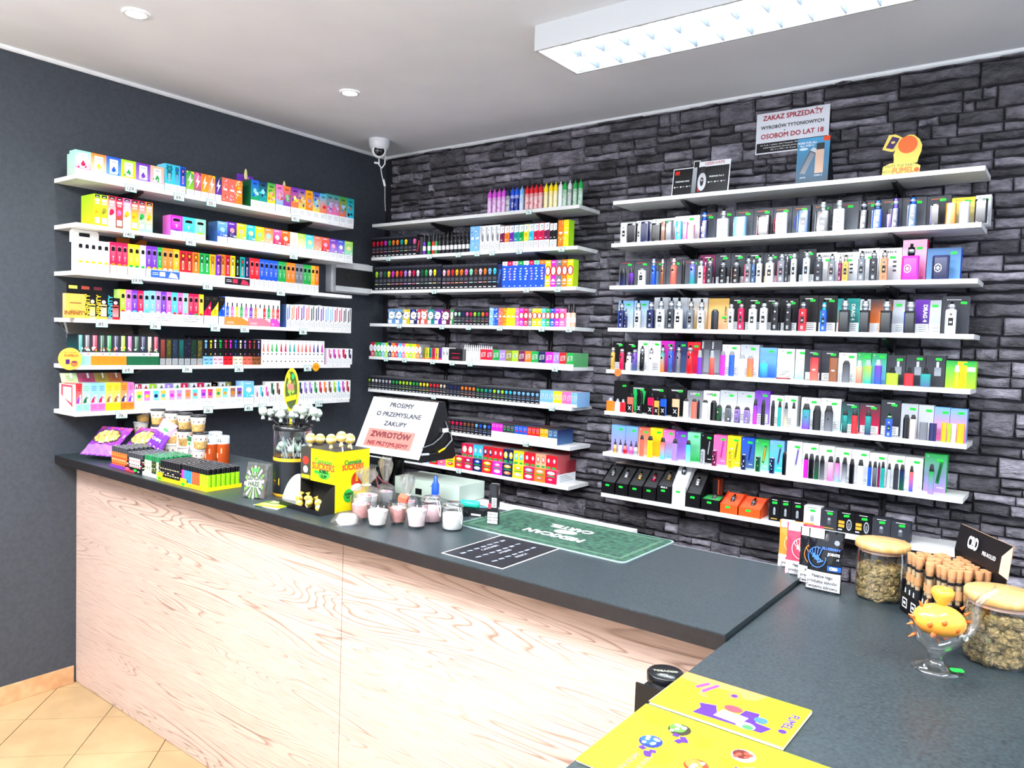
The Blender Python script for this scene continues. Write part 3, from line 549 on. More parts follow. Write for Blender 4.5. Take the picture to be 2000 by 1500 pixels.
def backboard(F, x0, x1, z, tok, label):
    ox, oy, s = F; a, c = rp('L', 0, ox+x0/s, .12), rp('L', 0, ox+x1/s, .12); w = c[1]-a[1]; b = MB(); k1, k2, _ = parse(tok)
    b.box(0, w, 0, .003, 0, z, pc(k2), pc(k1)); b.ell(w*.62, z*.86, w*.16, z*.05, lin('#c8345c')); b.rect(w*.5, z*.78, w*.74, z*.95, mix(pc(k1), WH, .3), y=-.0006)
    o = b.build('display_header', PAPER, None, a, (0, 0, PI/2)); tag(o, label, 'display header'); return o, w
for x0, x1, z, t, l, f in ((330, 502, .172, 'pu>nv', 'purple header card rising behind the boxes on the left wall top shelf', 1), (740, 896, .155, 'lb>bl', 'light blue header card behind the cartoon boxes, left wall top shelf', 1), (1265, 1410, .15, 'gr>mt', 'green header card near the right end of the left wall top shelf', 0)):
    o, w = backboard(FB, x0, x1, z, t, l)
    if f:
        b = MB(); b.grid([[(w*.5-.006, -.002, z-.02), (w*.5+.010, -.002, z-.02)], [(w*.5-.009, -.003, z), (w*.5+.011, -.003, z)], [(w*.5-.005, -.003, z+.022), (w*.5+.008, -.003, z+.022)], [(w*.5, -.002, z+.032), (w*.5+.004, -.002, z+.032)]], lin('#f2e9a4'), False); b.build('cutout', PAPER, o)
# second
run('L', 1, FA, 'fruit', [500, 570, 648], 325, 'lm>yl/am lm>yl/ol', depth=.12, side='lm')
run('L', 1, FA, 'fruit', [648, 728, 805, 887, 965, 1040, 1115], 320, 'rd>wh/cr cr>br/pk pk>wh/am cr>yl/am cr>mt/gr or>mt/am', depth=.12)
run('L', 1, FA, 'device', [1300, 1427, 1555, 1670], 215, 'mg>pu cy>lb mt>lm', depth=.07)
run('L', 1, FB, 'soft', [130, 235], 220, ['lb>bl/cy'], depth=.08, side='sb')
run('L', 1, FB, 'soft', [237, 332, 433, 528, 618, 712, 799, 889, 972, 1055, 1139, 1220, 1300, 1384, 1459, 1545], 212, 'pu>nv/rd yl>lm/or cy>tl/yl yl>lm/gr or>pe/cy pk>cr/wh or>rd/pe cm>wh/pe lm>cm/yl cy>mt/yl co>pe/rd co>rd/pk pu>vi/pk bl>vi/wh lm>mt/yl')
# third
h = run('L', 2, FA, 'device', [325, 395, 462, 528, 596, 664], 330, 'wh/yl wh/yl wh/yl wh/yl wh/yl', depth=.055, side='cm')
p = rp('L', 2, 90+325/5.357, .205); p2 = rp('L', 2, 90+664/5.357, .205); t = empty('carry_carton', 'white carry carton with a handle slot behind five white vape boxes', 'carton', (p[0]-.012, p[1], p[2]), (0, 0, PI/2)); w = p2[1]-p[1]
b = MB(); zt = .182
for pts in ([(0, h-.01), (w*.9, h-.01), (w*.9, h+.018), (0, h+.018)], [(0, zt-.012), (w*.9, zt-.012), (w*.86, zt), (0.01, zt)], [(0, h+.018), (w*.28, h+.018), (w*.28, zt-.012), (0, zt-.012)], [(w*.62, h+.018), (w*.9, h+.018), (w*.9, zt-.012), (w*.62, zt-.012)]):
    b.face([(x, .06, z) for x, z in pts], WH); b.face([(x, .062, z) for x, z in pts][::-1], WH)
b.build('handle', PAPER, t); 
run('L', 2, FA, 'device', [667, 735, 798, 852], 330, 'cr/or cr/or cr/or')
run('L', 2, FA, 'device', [857, 920, 982, 1042], 325, 'yl/gr yl/gr wh/gr')
run('L', 2, FA, 'device', [1045, 1103, 1162, 1214, 1272, 1330, 1392], 320, 'pu/am pu/am gr/yl or/wh or/wh am/lb')
run('L', 2, FA, 'robot', [1396, 1465, 1530, 1600, 1655, 1710, 1770, 1830], 300, 'rd>am rd>am or>am gr>mt gr>mt am>or pu>pk')
run('L', 2, FB, 'robot', [160, 213, 265, 315, 365, 415, 462], 300, 'or>co rd>pk yl>cm bk>gr tl>rd nv>vi')
run('L', 2, FB, 'device', [466, 517, 568, 618, 667, 716, 764, 807, 850, 895, 941, 983, 1025, 1068, 1109, 1148, 1190], 285, 'rd rd bl bl bl bl gr gr or or gy gy gr gr am or')
# header behind orange
p = rp('L', 2, 90+735/5.357, .10); p2 = rp('L', 2, 90+1050/5.357, .10); w = p2[1]-p[1]; b = MB(); b.box(0, w, 0, .003, 0, .175, lin('#a85a18')); b.ell(w*.53, .176, w*.18, .016, lin('#b86820'), -.0003, 16)
tag(b.build('display_header', PAPER, None, p, (0, 0, PI/2)), 'brown header card with round top behind boxes, left wall third shelf', 'display header')
for x0, x1, F, c1, c2, lab in ((1098, 1390, FA, '#2f5fd0', '#eef2f8', 'blue banner strip along the front of the third left wall shelf'), (213, 470, FB, '#1c1c22', '#c43050', 'black banner strip on the third left wall shelf')):
    ox, oy, s = F; a, c = rp('L', 2, ox+x0/s, .212), rp('L', 2, ox+x1/s, .212); w = c[1]-a[1]; b = MB(); b.box(0, w, 0, .002, 0, .034, lin(c1)); b.rect(w*.3, .008, w*.5, .028, lin(c2)); lines(b, w*.04, .01, w*.26, .026, 2, WH, -.0008)
    b.poly([(w*.62, .005), (w*.97, .003), (w*.9, .022), (w*.7, .03)], lin(c2), -.0006); tag(b.build('banner_strip', PAPER, None, a, (0, 0, PI/2)), lab, 'banner')
# fourth
a = rp('L', 3, 90+205/5.357, .2); c = rp('L', 3, 90+410/5.357, .2); w = c[1]-a[1]
def inf(o, w, h): text(o, 'INFINITY', .024, lin('#8a4a10'), (w*.5, -.001, h*.2), bold=.0006, sx=.95 if w > .06 else .5)
hI = 257/5.357/pxm(a)
carton('L', 3, 90+205/5.357, 90+410/5.357, hI, 'plain', 'gd>gd/br', depth=.03, name='vape_carton', noun='lettered vape carton', extra=inf)
for k, (x0, x1, tk) in enumerate(((412, 525, 'bk>bk/gy'), (527, 645, 'bk>bk/gy'), (648, 770, 'bk>bk/gy'))):
    def ex(o, w, h, k=k): text(o, 'INFINITY', .026, [lin('#e8c020'), lin('#e8c020'), lin('#30b8d0')][k], (w*.2, -.0014, h*.55), (0, -PI/2, -PI/2) if False else (PI/2, -PI/2, 0), bold=.0006)
    o, w = carton('L', 3, 90+x0/5.357, 90+x1/5.357, hI*.93, 'plain', tk, depth=.06, noun='tall lettered vape box', extra=ex)
    b = MB(); cc = [lin('#d9c23c'), lin('#e8b880'), lin('#d82c2c')][k]; b.rect(w*.38, hI*.12, w*.9, hI*.62, mix(cc, WH, .3), cc, y=-.0012); b.rect(w*.4, hI*.5, w*.88, hI*.56, BK, y=-.0015); b.ell(w*.64, hI*.72, w*.18, hI*.08, mix(cc, WH, .4), -.0012); b.rect(0, 0, w, hI*.1, lin(['#c8a878', '#f0a040', '#d02028'][k]), y=-.0013); b.build('print', PAPER, o)
for k, (x0, x1, cc) in enumerate(((215, 345, '#d8d060'), (350, 470, '#c05040'), (480, 600, '#803040'))):
    a, c = rp('L', 3, 90+x0/5.357, .12), rp('L', 3, 90+x1/5.357, .12); w = c[1]-a[1]; b = MB(); b.box(0, w, 0, .003, 0, .150-.006*k, lin('#121214')); b.rect(w*.15, .128, w*.85, .142, lin(cc))
    tag(b.build('display_header', PAPER, None, a, (0, 0, PI/2)), f'{["left", "middle", "right"][k]} black header card behind the gold cartons, fourth left wall shelf', 'display header')
h = run('L', 3, FC, 'device', [775, 832, 894, 958, 1020, 1082], 318, 'lm/rd pk/wh pu/cy cr/wh lb/cy')
run('L', 3, FC, 'device', [1084, 1143, 1200, 1258, 1316, 1372, 1430, 1486, 1540, 1596, 1646], 312, 'lb/wh vi/wh pu/wh pk/wh cy/rd pk/rd mt/pk cr/pu cr/gr yl/rd')
for k, (x0, x1, n) in enumerate(((777, 1083, 'left'), (1086, 1370, 'middle'), (1374, 1646, 'right'))):
    a, c = rp('L', 3, 90+x0/5.357, .2125), rp('L', 3, 90+x1/5.357, .2125); w = c[1]-a[1]; b = MB(); b.box(0, w, 0, .0015, 0, .038, WH); b.rect(.0008, .0008, w-.0008, .0372, lin('#f4f6f8'))
    o = b.build('notice_strip', PAPER, None, a, (0, 0, PI/2)); tag(o, f'{n} white nicotine notice strip before colourful boxes, fourth left wall shelf', 'notice')
    for q, tx in enumerate(('This product contains', 'nicotine which is a highly', 'addictive substance')): text(o, tx, .0085, lin('#4a4e58'), (w/2, -.0012, .030-.011*q), bold=.0001)
run('L', 3, FC, 'angle', [1650, 1724, 1800], 290, 'cr yl', front=.205); run('L', 3, FD, 'angle', [142, 207], 285, ['bl'])
run('L', 3, FD, 'show', [210, 260, 310, 358, 405, 455, 507, 552, 599, 643, 690, 737, 784], 285, 'bl/or pk/or yl/or gr/or pk/or pu/pk or/pk wh/pk rd/pk gr/pk co/mg rd/mg')
for k, (x0, x1, cc, n) in enumerate(((210, 455, '#f58a3a', 'orange'), (457, 688, '#ee7f94', 'pink'), (690, 784, '#dc4ec0', 'magenta'))):
    a, c = rp('L', 3, 400+x0/5.357, .2125), rp('L', 3, 400+x1/5.357, .2125); w = c[1]-a[1]; b = MB(); b.box(0, w, 0, .0015, 0, .040, lin(cc)); b.poly([(w*.7, .04), (w*.98, .04), (w*.98, .02)], WH); lines(b, w*.06, .006, w*.4, .018, 2, WH)
    tag(b.build('banner_strip', PAPER, None, a, (0, 0, PI/2)), f'{n} banner strip under the flask print boxes, fourth left wall shelf', 'banner')
run('L', 3, FD, 'pen', [850, 896, 942, 993], 240, 'bl/cy or/am cr/pl', depth=.09, side='sb')
run('L', 3, FD, 'pen', [994, 1048, 1100, 1148, 1200, 1250, 1300, 1346, 1393, 1440, 1485, 1530], 238, 'pu/nv co/cr bk/gy nv/pu pu/nv lb/bl lb/bl cr/rd cr/rd bk/gy bk/gy')
b = MB(); p = rp('L', 3, 400+1010/5.357, .1); b.box(0, .055, 0, .06, .125, .127, lin('#c9ccd4')); b.rect(.004, .100, .05, .124, lin('#2c4f9c')); b.face([(0, 0, .09), (.055, 0, .09), (.055, 0, .127), (0, 0, .127)], lin('#dfe2e6'))
tag(b.build('open_lid', PAPER, None, p, (0, 0, PI/2)), 'white open lid with blue label above pen boxes, fourth left wall shelf', 'box lid')
b = MB(); p = rp('L', 3, 400+1190/5.357, .1); b.lathe([(.018, .118), (.02, .126), (.017, .134), (.004, .138)], WH, 12); tag(b.build('white_roll', PAPER, None, p), 'small white roll lying on the pen boxes, fourth left wall shelf', 'roll')
# fifth
h = run('L', 4, FC, 'tube', [325, 392, 468, 548, 622, 695, 768, 840, 908, 980, 1048, 1114, 1180], 310, 'tl/mt gy>co/mt cr>lm/or dn>co/or gr/or nv>pk/or lm>yl/or pk>wh/dn dn>mt/dn nv>bl/dn bg>cr/dn cr>cm/dn', depth=.10)
b = MB(); a, c = rp('L', 4, 90+215/5.357, .2), rp('L', 4, 90+1180/5.357, .2); w = c[1]-a[1]
for pth in ([(0, 0, h-.02), (0, .0, h+.004), (0, .08, h+.05), (0, .13, h+.06)], [(0, 0, h+.004), (w, 0, h+.004)]): b.tube(pth, .0012, lin('#d5dade'), 6)
b.face([(0, 0, h+.004), (w, 0, h+.004), (w, .08, h+.05), (0, .08, h+.05)], (.9, .9, .9)); tag(b.build('acrylic_cover', THIN, None, a, (0, 0, PI/2)), 'clear acrylic display cover over the tube print vape boxes', 'display cover')
p = rp('L', 4, 90+250/5.357, .218); R = .047; b = MB(); b.lathe([(R, 0), (R, .002)], lin('#f7b64a'), 24); 
o = b.build('round_sign', PAPER, None, (p[0], p[1], p[2]+.028), (PI/2, 0, PI/2)); tag(o, 'round yellow advertising sign at the left end of the fifth left wall shelf', 'sign')
b = MB(); b.rect(-.018, -.022, -.002, -.002, lin('#4c1d6e'), y=0); b.ell(.016, -.020, .015, .014, lin('#f0703a'), 0); b.rect(.006, -.016, .026, -.010, lin('#5c2050'), y=-.0004); b.build('print', PAPER, o, (0, 0, .0024), (-PI/2, 0, 0)); text(o, 'FUMELO', .015, lin('#e8501c'), (.004, .014, .0032), (0, 0, 0), bold=.0003); text(o, 'TASTE THE PARTY', .007, lin('#8a4a20'), (0, .027, .0032), (0, 0, 0))
run('L', 4, FC, 'camo', [1188, 1250, 1315, 1382, 1445, 1510, 1578, 1638], 275, 'co>gy ol>gd sb>gy tl>gy nv>gy dn>gy ol>am')
T = 'lb>lb yl>lb wh>lp wh>lp gr>rd cr>rd mg>cm bl>cm wh>co vi>co cr>br br>br vi>br'.split()
xs = [1640+k*0 for k in range(0)]
run('L', 4, FC, 'dots', [1640, 1700, 1745], 275, 'lb yl>lb')
run('L', 4, FD, 'dots', [84, 130, 192, 243, 292, 348, 395, 442, 492, 537, 584], 272, 'wh>lp gr>lp cr>rd mg>rd bl>cm cm>cm vi>co cr>co br>br vi>br')
for k in range(7):
    a = rp('L', 4, 90+(1480+k*95)/5.357, .09); b = MB(); b.box(0, .036, 0, .002, 0, .04, lin('#16161c')); b.ell(.018, .02, .008, .008, lin(['#5f5d7d', '#7d2c48', '#8a2b3a', '#9a9aa2', '#7a2848', '#34343c', '#2c2c34'][k]), -.0005)
    tag(b.build('dark_lid', PAPER, None, (a[0], a[1], a[2]+.115), (-.9, 0, PI/2)), f'tilted black lid above the dot print boxes, {nth(k)} from left', 'box lid', 'tilted black lids on the fifth left wall shelf')
run('L', 4, FD, 'twin', [590, 634, 680, 723, 774, 820, 865, 910, 955, 996, 1034, 1076, 1119, 1158, 1200, 1247], 255, 'co co gr gr cr cr tl tl co co rd co pu nv mg', depth=.08)
run('L', 4, FD, 'motif', [1285, 1334, 1382, 1428, 1495, 1540], 168, 'pk/dg mg pk cr nv', depth=.08)
# sixth
run('L', 5, FC, 'king', [310, 378, 462, 540, 622, 700, 778, 853, 920], 292, 'rd>mt/pu mt>mt/dn lb>pk/cr lb>pk/cr yl>yl/br yl>yl/br or>or/nv pk>or/pu', depth=.13)
a = rp('L', 5, 90+145/5.357, .21); c = rp('L', 5, 90+305/5.357, .21); hh = 292/5.357/pxm(a)
a = rp('L', 5, 90+310/5.357, .205); b = MB(); b.box(-.0085, -.001, .0, .14, 0, hh, lin('#f3efe6')); b.face([(-.009, .01, .02), (-.009, .12, .07), (-.009, .12, hh*.98), (-.009, .01, hh*.98)][::-1], lin('#e04c60')); b.face([(-.0095, .02, .04), (-.0095, .10, .06), (-.0095, .10, hh*.9), (-.0095, .02, hh*.9)][::-1], WH)
tag(b.build('side_card', PAPER, None, a, (0, 0, PI/2)), 'white and red side card at left end of sixth left wall shelf', 'display card')
for k, (x0, x1, cc, n) in enumerate(((165, 340, '#a9bf8c', 'sage green'), (345, 515, '#a4305c', 'crimson'), (517, 660, '#9a8a30', 'olive'), (662, 800, '#a8602c', 'rust brown'))):
    a, c = rp('L', 5, 90+x0/5.357, .13), rp('L', 5, 90+x1/5.357, .13); w = c[1]-a[1]; b = MB(); b.box(0, w, 0, .002, 0, .045, lin(cc), mix(lin(cc), WH, .1)); lines(b, w*.25, .006, w*.75, .034, 3, mix(lin(cc), BK, .5)); b.rect(w*.55, .02, w*.68, .044, WH, y=-.0009)
    tag(b.build('open_lid', PAPER, None, (a[0], a[1], a[2]+hh+.006), (-.5, 0, PI/2)), f'{n} open lid standing above the upright boxes, sixth left wall shelf', 'box lid')
run('L', 5, FC, 'dual', [925, 1103, 1270, 1437, 1602, 1757], 195, 'yl>mg/gr cy>am/nv pk>vi/mg co>cy/or mg>rd/pu')
run('L', 5, FD, 'dual', [98, 250, 400], 188, 'am>cy/gr br>pu/or')
for i_, (F, xs, tk) in enumerate(((FC, [920, 993], 'cr'), (FC, [1000, 1075, 1150], 'x'), )): pass
def back(F, xs, toks):
    ox, oy, s = F
    for j, t in enumerate(toks.split()):
        x0, x1 = xs[2*j], xs[2*j+1]; p = rp('L', 5, ox+x0/s, .12); c = rp('L', 5, ox+x1/s, .12); w = c[1]-p[1]; b = MB(); C1, C2, C3 = [pc(q) for q in parse(t)]
        b.box(0, w, 0, .05, 0, .108, WH); 
        b2 = MB(); S_flag(b2, w, .05, C1, C2, C3)
        k = len(b.v); b.v += [(x, y, z+.058) for x, y, z in b2.v]; b.f += [tuple(q+k for q in f) for f in b2.f]; b.c += b2.c; b.s += b2.s
        counts['bk'] = counts.get('bk', -1)+1
        tag(b.build('vape_box', PAPER, None, p, (0, 0, PI/2)), f'white and {pn(parse(t)[0])} rear tier box, {nth(counts["bk"])} from left, sixth left wall shelf', 'box', 'rear tier boxes on the sixth left wall shelf')
back(FC, [928, 993, 1000, 1150, 1160, 1318, 1330, 1480, 1505, 1648, 1655, 1792], 'cr lm/rd vi/gy cr/gr cr/nv or/gr')
back(FD, [0, 132, 150, 272], 'or/gr ol/bk')
run('L', 5, FD, 'soft', [402, 512], 235, ['lb>cy/wh'], depth=.07)
run('L', 5, FD, 'motif', [515, 570, 625, 680], 180, 'lp/dg cy/dg pk/dg')
run('L', 5, FD, 'motif', [683, 740, 800, 862, 920, 980, 1030, 1080, 1135, 1187, 1235, 1285, 1336, 1382, 1428, 1472, 1520], 205, 'dn br wh vi pu nv vi vi gr cr or br lm cy mg rd', depth=.07)
# ================================================================== middle rack
def bottle(r, i, u, hpx, wpx, c, cc, capf, label, kind='pointed', front=.17, lab2=None, name='liquid_bottle'):
    p = rp(r, i, u, front); s = pxm(p); h, R = hpx/s, wpx/s/2; b = MB(); zc = h*(1-capf)
    if kind == 'pointed':
        b.lathe([(R*.9, 0), (R, .003), (R, zc*.97), (R*.93, zc)], c, 12)
        lb = lab2 or WH; b.lathe([(R*1.02, zc*.08), (R*1.02, zc*.8)], lb, 12, cap=False)
        for k in range(5): a = -PI/2+rnd.uniform(-.8, .8); z = zc*rnd.uniform(.15, .72); q = 1.04*R; b.face([(q*math.cos(a-.25), q*math.sin(a-.25), z), (q*math.cos(a+.25), q*math.sin(a+.25), z), (q*math.cos(a+.25), q*math.sin(a+.25), z+zc*.12), (q*math.cos(a-.25), q*math.sin(a-.25), z+zc*.12)], mix(c, WH if k % 2 else cc, .6))
        b.lathe([(.0, zc*.62), (R*.55, zc*.62)], c, 8, o=(0, 0, 0), cap=False)
        o = b.build(name, PLAST, None, p); b = MB(); b.lathe([(R*.98, zc), (R*.98, h*.80), (R*.6, h*.90), (R*.25, h*.93), (R*.2, h)], cc, 12); b.build('cap', PLAST, o)
    else:
        b.lathe([(R*.9, 0), (R, .002), (R, zc*.88), (R*.5, zc)], lab2 or c, 12); b.lathe([(R*1.02, zc*.3), (R*1.02, zc*.62)], c, 12, cap=False); o = b.build(name, PLAST, None, p)
        b = MB(); b.lathe([(R*.84, zc*.9), (R*.80, zc+(h-zc)*.45), (R*.5, zc+(h-zc)*.6), (R*.36, h)], cc, 10); b.build('cap', PLAST, o)
    return tag(o, label, 'bottle', f'bottles on the {SHELFN[i]} shelf of the {RNAME[r]}')
for k, (x, t) in enumerate(zip((350, 408, 465, 520, 574, 628, 680, 740, 805, 860, 915, 970, 1035, 1096, 1152, 1212, 1266, 1325, 1390, 1455), 'pk pk pk pk nv bl bl lb rd rd rd rd yl yl yl wh gr dn gr gr'.split())):
    c = pc(t) if t != 'pk' else lin('#d94fd8')
    bottle('M', 0, 900+x/6.25, 47.5+k*.2, 9.2, mix(c, WH, .35), c if t not in ('dn',) else lin('#d8dde0'), .34, f'{"pink" if t == "pk" else pn(t)} capped plump liquid bottle, {nth(k)} from left, top shelf, middle rack', lab2=mix(c, WH, .55) if t != 'bl' else lin('#17309a'))
run('M', 1, Ma, 'skull', [162, 212, 257, 305, 355, 402, 450, 500, 553, 604, 655, 712], 250, 'rd cr rd/wh mg gr>rd or or tl yl nv pk', depth=.12)
def plum(o, w, h): text(o, 'PLUMBER', .016, lin('#d8304c'), (w*.5, -.0012, h*.5), (PI/2, -PI/2+.2, 0), bold=.0004)
carton('M', 1, 700+712/6.25, 700+752/6.25, .105, 'plain', 'bk/bk', extra=plum, noun='lettered box side')
for k, (x, c, c2) in enumerate(((805, 'pu', 'wh'), (862, 'gr', 'wh'), (915, 'rd', 'wh'), (950, 'gr', 'wh'))): bottle('M', 1, 700+x/6.25, 43, 7, pc('wh'), lin('#2a2f34'), .36, f'{pn(c)} liquid bottle with grey cap, {nth(k)} bottle on the second middle rack shelf', 'nip', lab2=pc(c))
for k in range(8): bottle('M', 1, 700+(992+k*49)/6.25, 43, 7.4, lin('#e8e8ea'), lin('#0e0e12'), .38, f'white splash label bottle with black cap, {nth(k)} of its row, second middle rack shelf', 'nip', lab2=lin('#26262c'))
run('M', 1, Ma, 'pattern', [1360, 1418, 1475], 310, 'lb>wh/bl lb>wh/yl'); run('M', 1, Ma, 'motif', [1478, 1540, 1602, 1662, 1722], 310, 'lg/am lg/bl lg/nv lg/co')
run('M', 1, Mb, 'tcap', [475, 530, 588, 645, 705, 765, 825, 885, 948, 1012, 1080], 300, 'pl or pu tl gr yl cy cr cr pl')
run('M', 1, Mb, 'tcap', [1082, 1124, 1170], 295, 'bk bk', depth=.1); run('M', 1, Mb, 'pattern', [1182, 1250, 1312], 325, 'or>yl/co yl>lm/wh', side='lm', depth=.05)
run('M', 2, Ma, 'skull', [197, 248, 298, 345, 395, 445, 495, 546, 598, 648, 697, 750, 800, 850, 903, 955, 1010], 300, 'lm gy dn yl mg or rd vi lp cr wh dn gr wh yl nv', depth=.12)
run('M', 2, Ma, 'skull', [1018, 1070, 1122, 1172, 1226, 1284, 1342, 1402, 1458, 1515, 1570, 1630, 1690], 305, 'lp co rd am or pk mt br lp or lb cy', depth=.12)
carton('M', 2, 700+1692/6.25, 700+1745/6.25, .128, 'plain', 'nv/nv', noun='lettered box side', extra=lambda o, w, h: text(o, 'PLUMBER', .018, lin('#3f7ec8'), (w*.5, -.0012, h*.5), (PI/2, -PI/2+.2, 0), bold=.0004))
run('M', 2, Mb, 'letter', [500, 562, 625, 690, 758, 824, 885, 950, 1022], 325, 'bl>wh/cr bl>cr/wh bl>lp/cr bl>gr/wh bl>wh/gr bl>cr/wh bl>mt/gr bl>or/wh')
run('M', 2, Mb, 'oval', [1024, 1090, 1160, 1228, 1295, 1365], 330, 'yl mg gy or yl', side='lm', depth=.05)
run('M', 3, Mc, 'circle', [362, 450, 538, 628, 718, 760, 842, 925, 1015, 1118, 1160], 180, 'wh>yl/lb wh>nv/lb wh>bk/yl wh>bl/nv wh>cr/rd wh>gr/co wh>gr/tl wh>pl/pu wh>cr/pl wh>bk/gr', depth=.05)
run('M', 3, Mc, 'skull', [1162, 1208, 1252, 1302, 1350, 1395, 1444, 1492, 1543, 1592], 200, 'wh mt nv pk cr lm gr or cr', depth=.1)
run('M', 3, Mc, 'pattern', [1595, 1645, 1703], 215, 'lb>wh/yl bl>lb/wh'); run('M', 3, Md, 'pattern', [457, 505, 553, 605, 660, 707], 217, 'co>wh/or or>yl/co yl>or/am yl>lm/gr pk>wh/mg')
run('M', 3, Md, 'oval', [708, 765, 820, 868, 930, 983, 1034, 1088, 1143, 1200, 1268], 218, 'mg cr gy yl yl cy gr bl mg pk')
for k, x in enumerate((1312, 1370)): bottle('M', 3, 900+x/6.25, 46, 10, pc('wh'), lin('#121216'), .34, f'{"left" if k == 0 else "right"} white liquid bottle with black dropper cap, fourth middle rack shelf', 'nip', lab2=lin('#f3d8c0' if k == 0 else '#f2b8a0'))
run('M', 4, Mc, 'half', [150, 197, 240, 280, 318, 360, 400, 443, 485, 525, 568, 608], 172, 'cr gr gr lb lm nv or cr cy pk yl', depth=.07)
run('M', 4, Mc, 'half', [610, 655, 700, 745, 782], 172, 'lm>cr yl>wh or gy')
for k, (x0, x1, t, tc) in enumerate(((784, 818, 'ol', '#4a4a10'), (820, 858, 'yl', '#1a1a1a'), (860, 895, 'tl', '#1a1a1a'), (897, 935, 'cr', '#1a1a1a'), (937, 976, 'yl', '#1a1a1a'), (978, 1017, 'pu', '#1a1a1a'))):
    carton('M', 4, 700+x0/6.25, 700+x1/6.25, .066, 'vert', f'{t}>{t}/{t}', extra=lambda o, w, h, tc=tc: text(o, 'NIKOT', .0165, lin(tc), (w*.5, -.0016, h*.57), (PI/2, -PI/2, 0), bold=.0005))
run('M', 4, Mc, 'motif', [1020, 1060, 1100], 155, 'lg lg'); carton('M', 4, 700+1103/6.25, 700+1272/6.25, .066, 'plain', 'bk/cr', noun='long dark box')
for k in range(14): bottle('M', 4, 700+(1298+k*25)/6.25, 32, 4.2, pc('wh'), lin('#f0f3f4'), .3, f'slim white pointed bottle, {nth(k)} of its row on the fifth middle rack shelf', 'nip', .165, lab2=lin('#eceff2'))
run('M', 4, Md, 'trek', [238, 312, 386, 468, 544, 622, 700, 780, 857, 945, 1030, 1122, 1200, 1286, 1376], 165, 'rd>gr cr>pu gr vi ol lm pl or gr>or nv>rd mg vi rd gr', depth=.14)
run('M', 5, Mc, 'skull', [115+k*41.5 for k in range(25)], 160, 'lm wh wh lg lg lg lg gr gr lm lm lm lm gr gr yl yl yl rd rd rd bg bg nv'.split(), depth=.16)
run('M', 5, Mc, 'skull', [1111, 1157, 1200, 1243], 160, 'nv nv nv', depth=.16); run('M', 5, Md, 'skull', [43+k*0 for k in range(0)] or [-8, 40, 86, 132, 180], 165, 'or or or or', depth=.16)
run('M', 5, Md, 'skull', [182, 232, 280, 330, 384, 434, 480, 530, 578, 628, 682, 735, 790, 848, 902, 960], 163, 'gr gr tl tl lm mt lm cy cy lb lb lb lb lb lb', depth=.16)
run('M', 5, Md, 'trek', [962, 1015, 1068, 1125, 1178, 1233, 1290, 1345, 1372, 1418], 178, 'lb lb lb yl>lb yl>lb pk pk lb lb', depth=.12)
run('M', 6, Me, 'skull', [380, 422, 464, 505, 545, 586, 625, 664], 140, 'rd cr cr cr br br br', depth=.16); run('M', 6, Me, 'skull', [666, 706, 750, 793, 836], 143, 'lb bl lb bl', depth=.16)
run('M', 6, Me, 'slim', [838, 880, 916, 955, 992, 1034, 1074, 1116, 1160, 1206, 1250, 1293, 1334], 148, 'mg mg mg dg>gr dg>gr dg>gr bl>rd bl>rd bl>rd rd>or rd>or rd>or', depth=.15, top=lin('#332c30'))
run('M', 6, Me, 'slim', [1336, 1377, 1420, 1471, 1516], 152, 'am>or am>or sb>lb sb>lb', depth=.15, side='nv', top=lin('#332c30'))
cs = 'lb>rd/or rd>or/gr pk>wh/co yl>am/rd cr>yl/or cr>pl/wh nv>bl/wh rd>yl/am mg>pk/wh nv>am/or yl>am/lp cr>lb/wh or>pe/co cr>wh/cr'.split()
xs = [110, 200, 290, 372, 462, 552, 645, 742, 848, 950, 1056, 1166, 1278, 1392, 1508]
run('M', 7, Me, 'pouch', xs, 130, cs, front=.196, depth=.03)
h7 = run('M', 7, Me, 'pouch', [530, 592, 648, 698, 748, 800, 852, 905, 955, 1010, 1062, 1118, 1168, 1232, 1288, 1342, 1394, 1450, 1510], 265, 'cr>cm/yl cr>cm/yl cy>lb/cr cy>lb/cr rd>nv/am rd>nv/am rd>cr/or rd>cr/or nv>yl/am nv>yl/am yl>cy/am yl>cy/am rd>cr/cr rd>cr/cr pe>co/am pe>co/am rd>cr/cr rd>cr/cr', front=.165, depth=.12)
p = rp('M', 7, 800+1513/5.263, .196); b = MB(); b.box(0, .004, 0, .17, 0, .05, WH); b.box(.0, .003, .1, .17, .05, .115, lin('#8a2430'))
for k in range(4): b.face([(.0046, .02, .012+k*.009), (.0046, .15-k*.02, .012+k*.009), (.0046, .15-k*.02, .0145+k*.009), (.0046, .02, .0145+k*.009)], GY)
tag(b.build('side_card', PAPER, None, p), 'white and dark red side card right of the cartoon pouch packs', 'display card')
b = MB(); b.box(-.62, -.01, -.04, 0, 0, .003, lin('#8c2a34'))
tag(b.build('open_lid', PAPER, None, (p[0], -.03, p[2]+h7+.006)), 'dark red open lid above the cartoon pouch packs, lowest middle shelf', 'box lid')
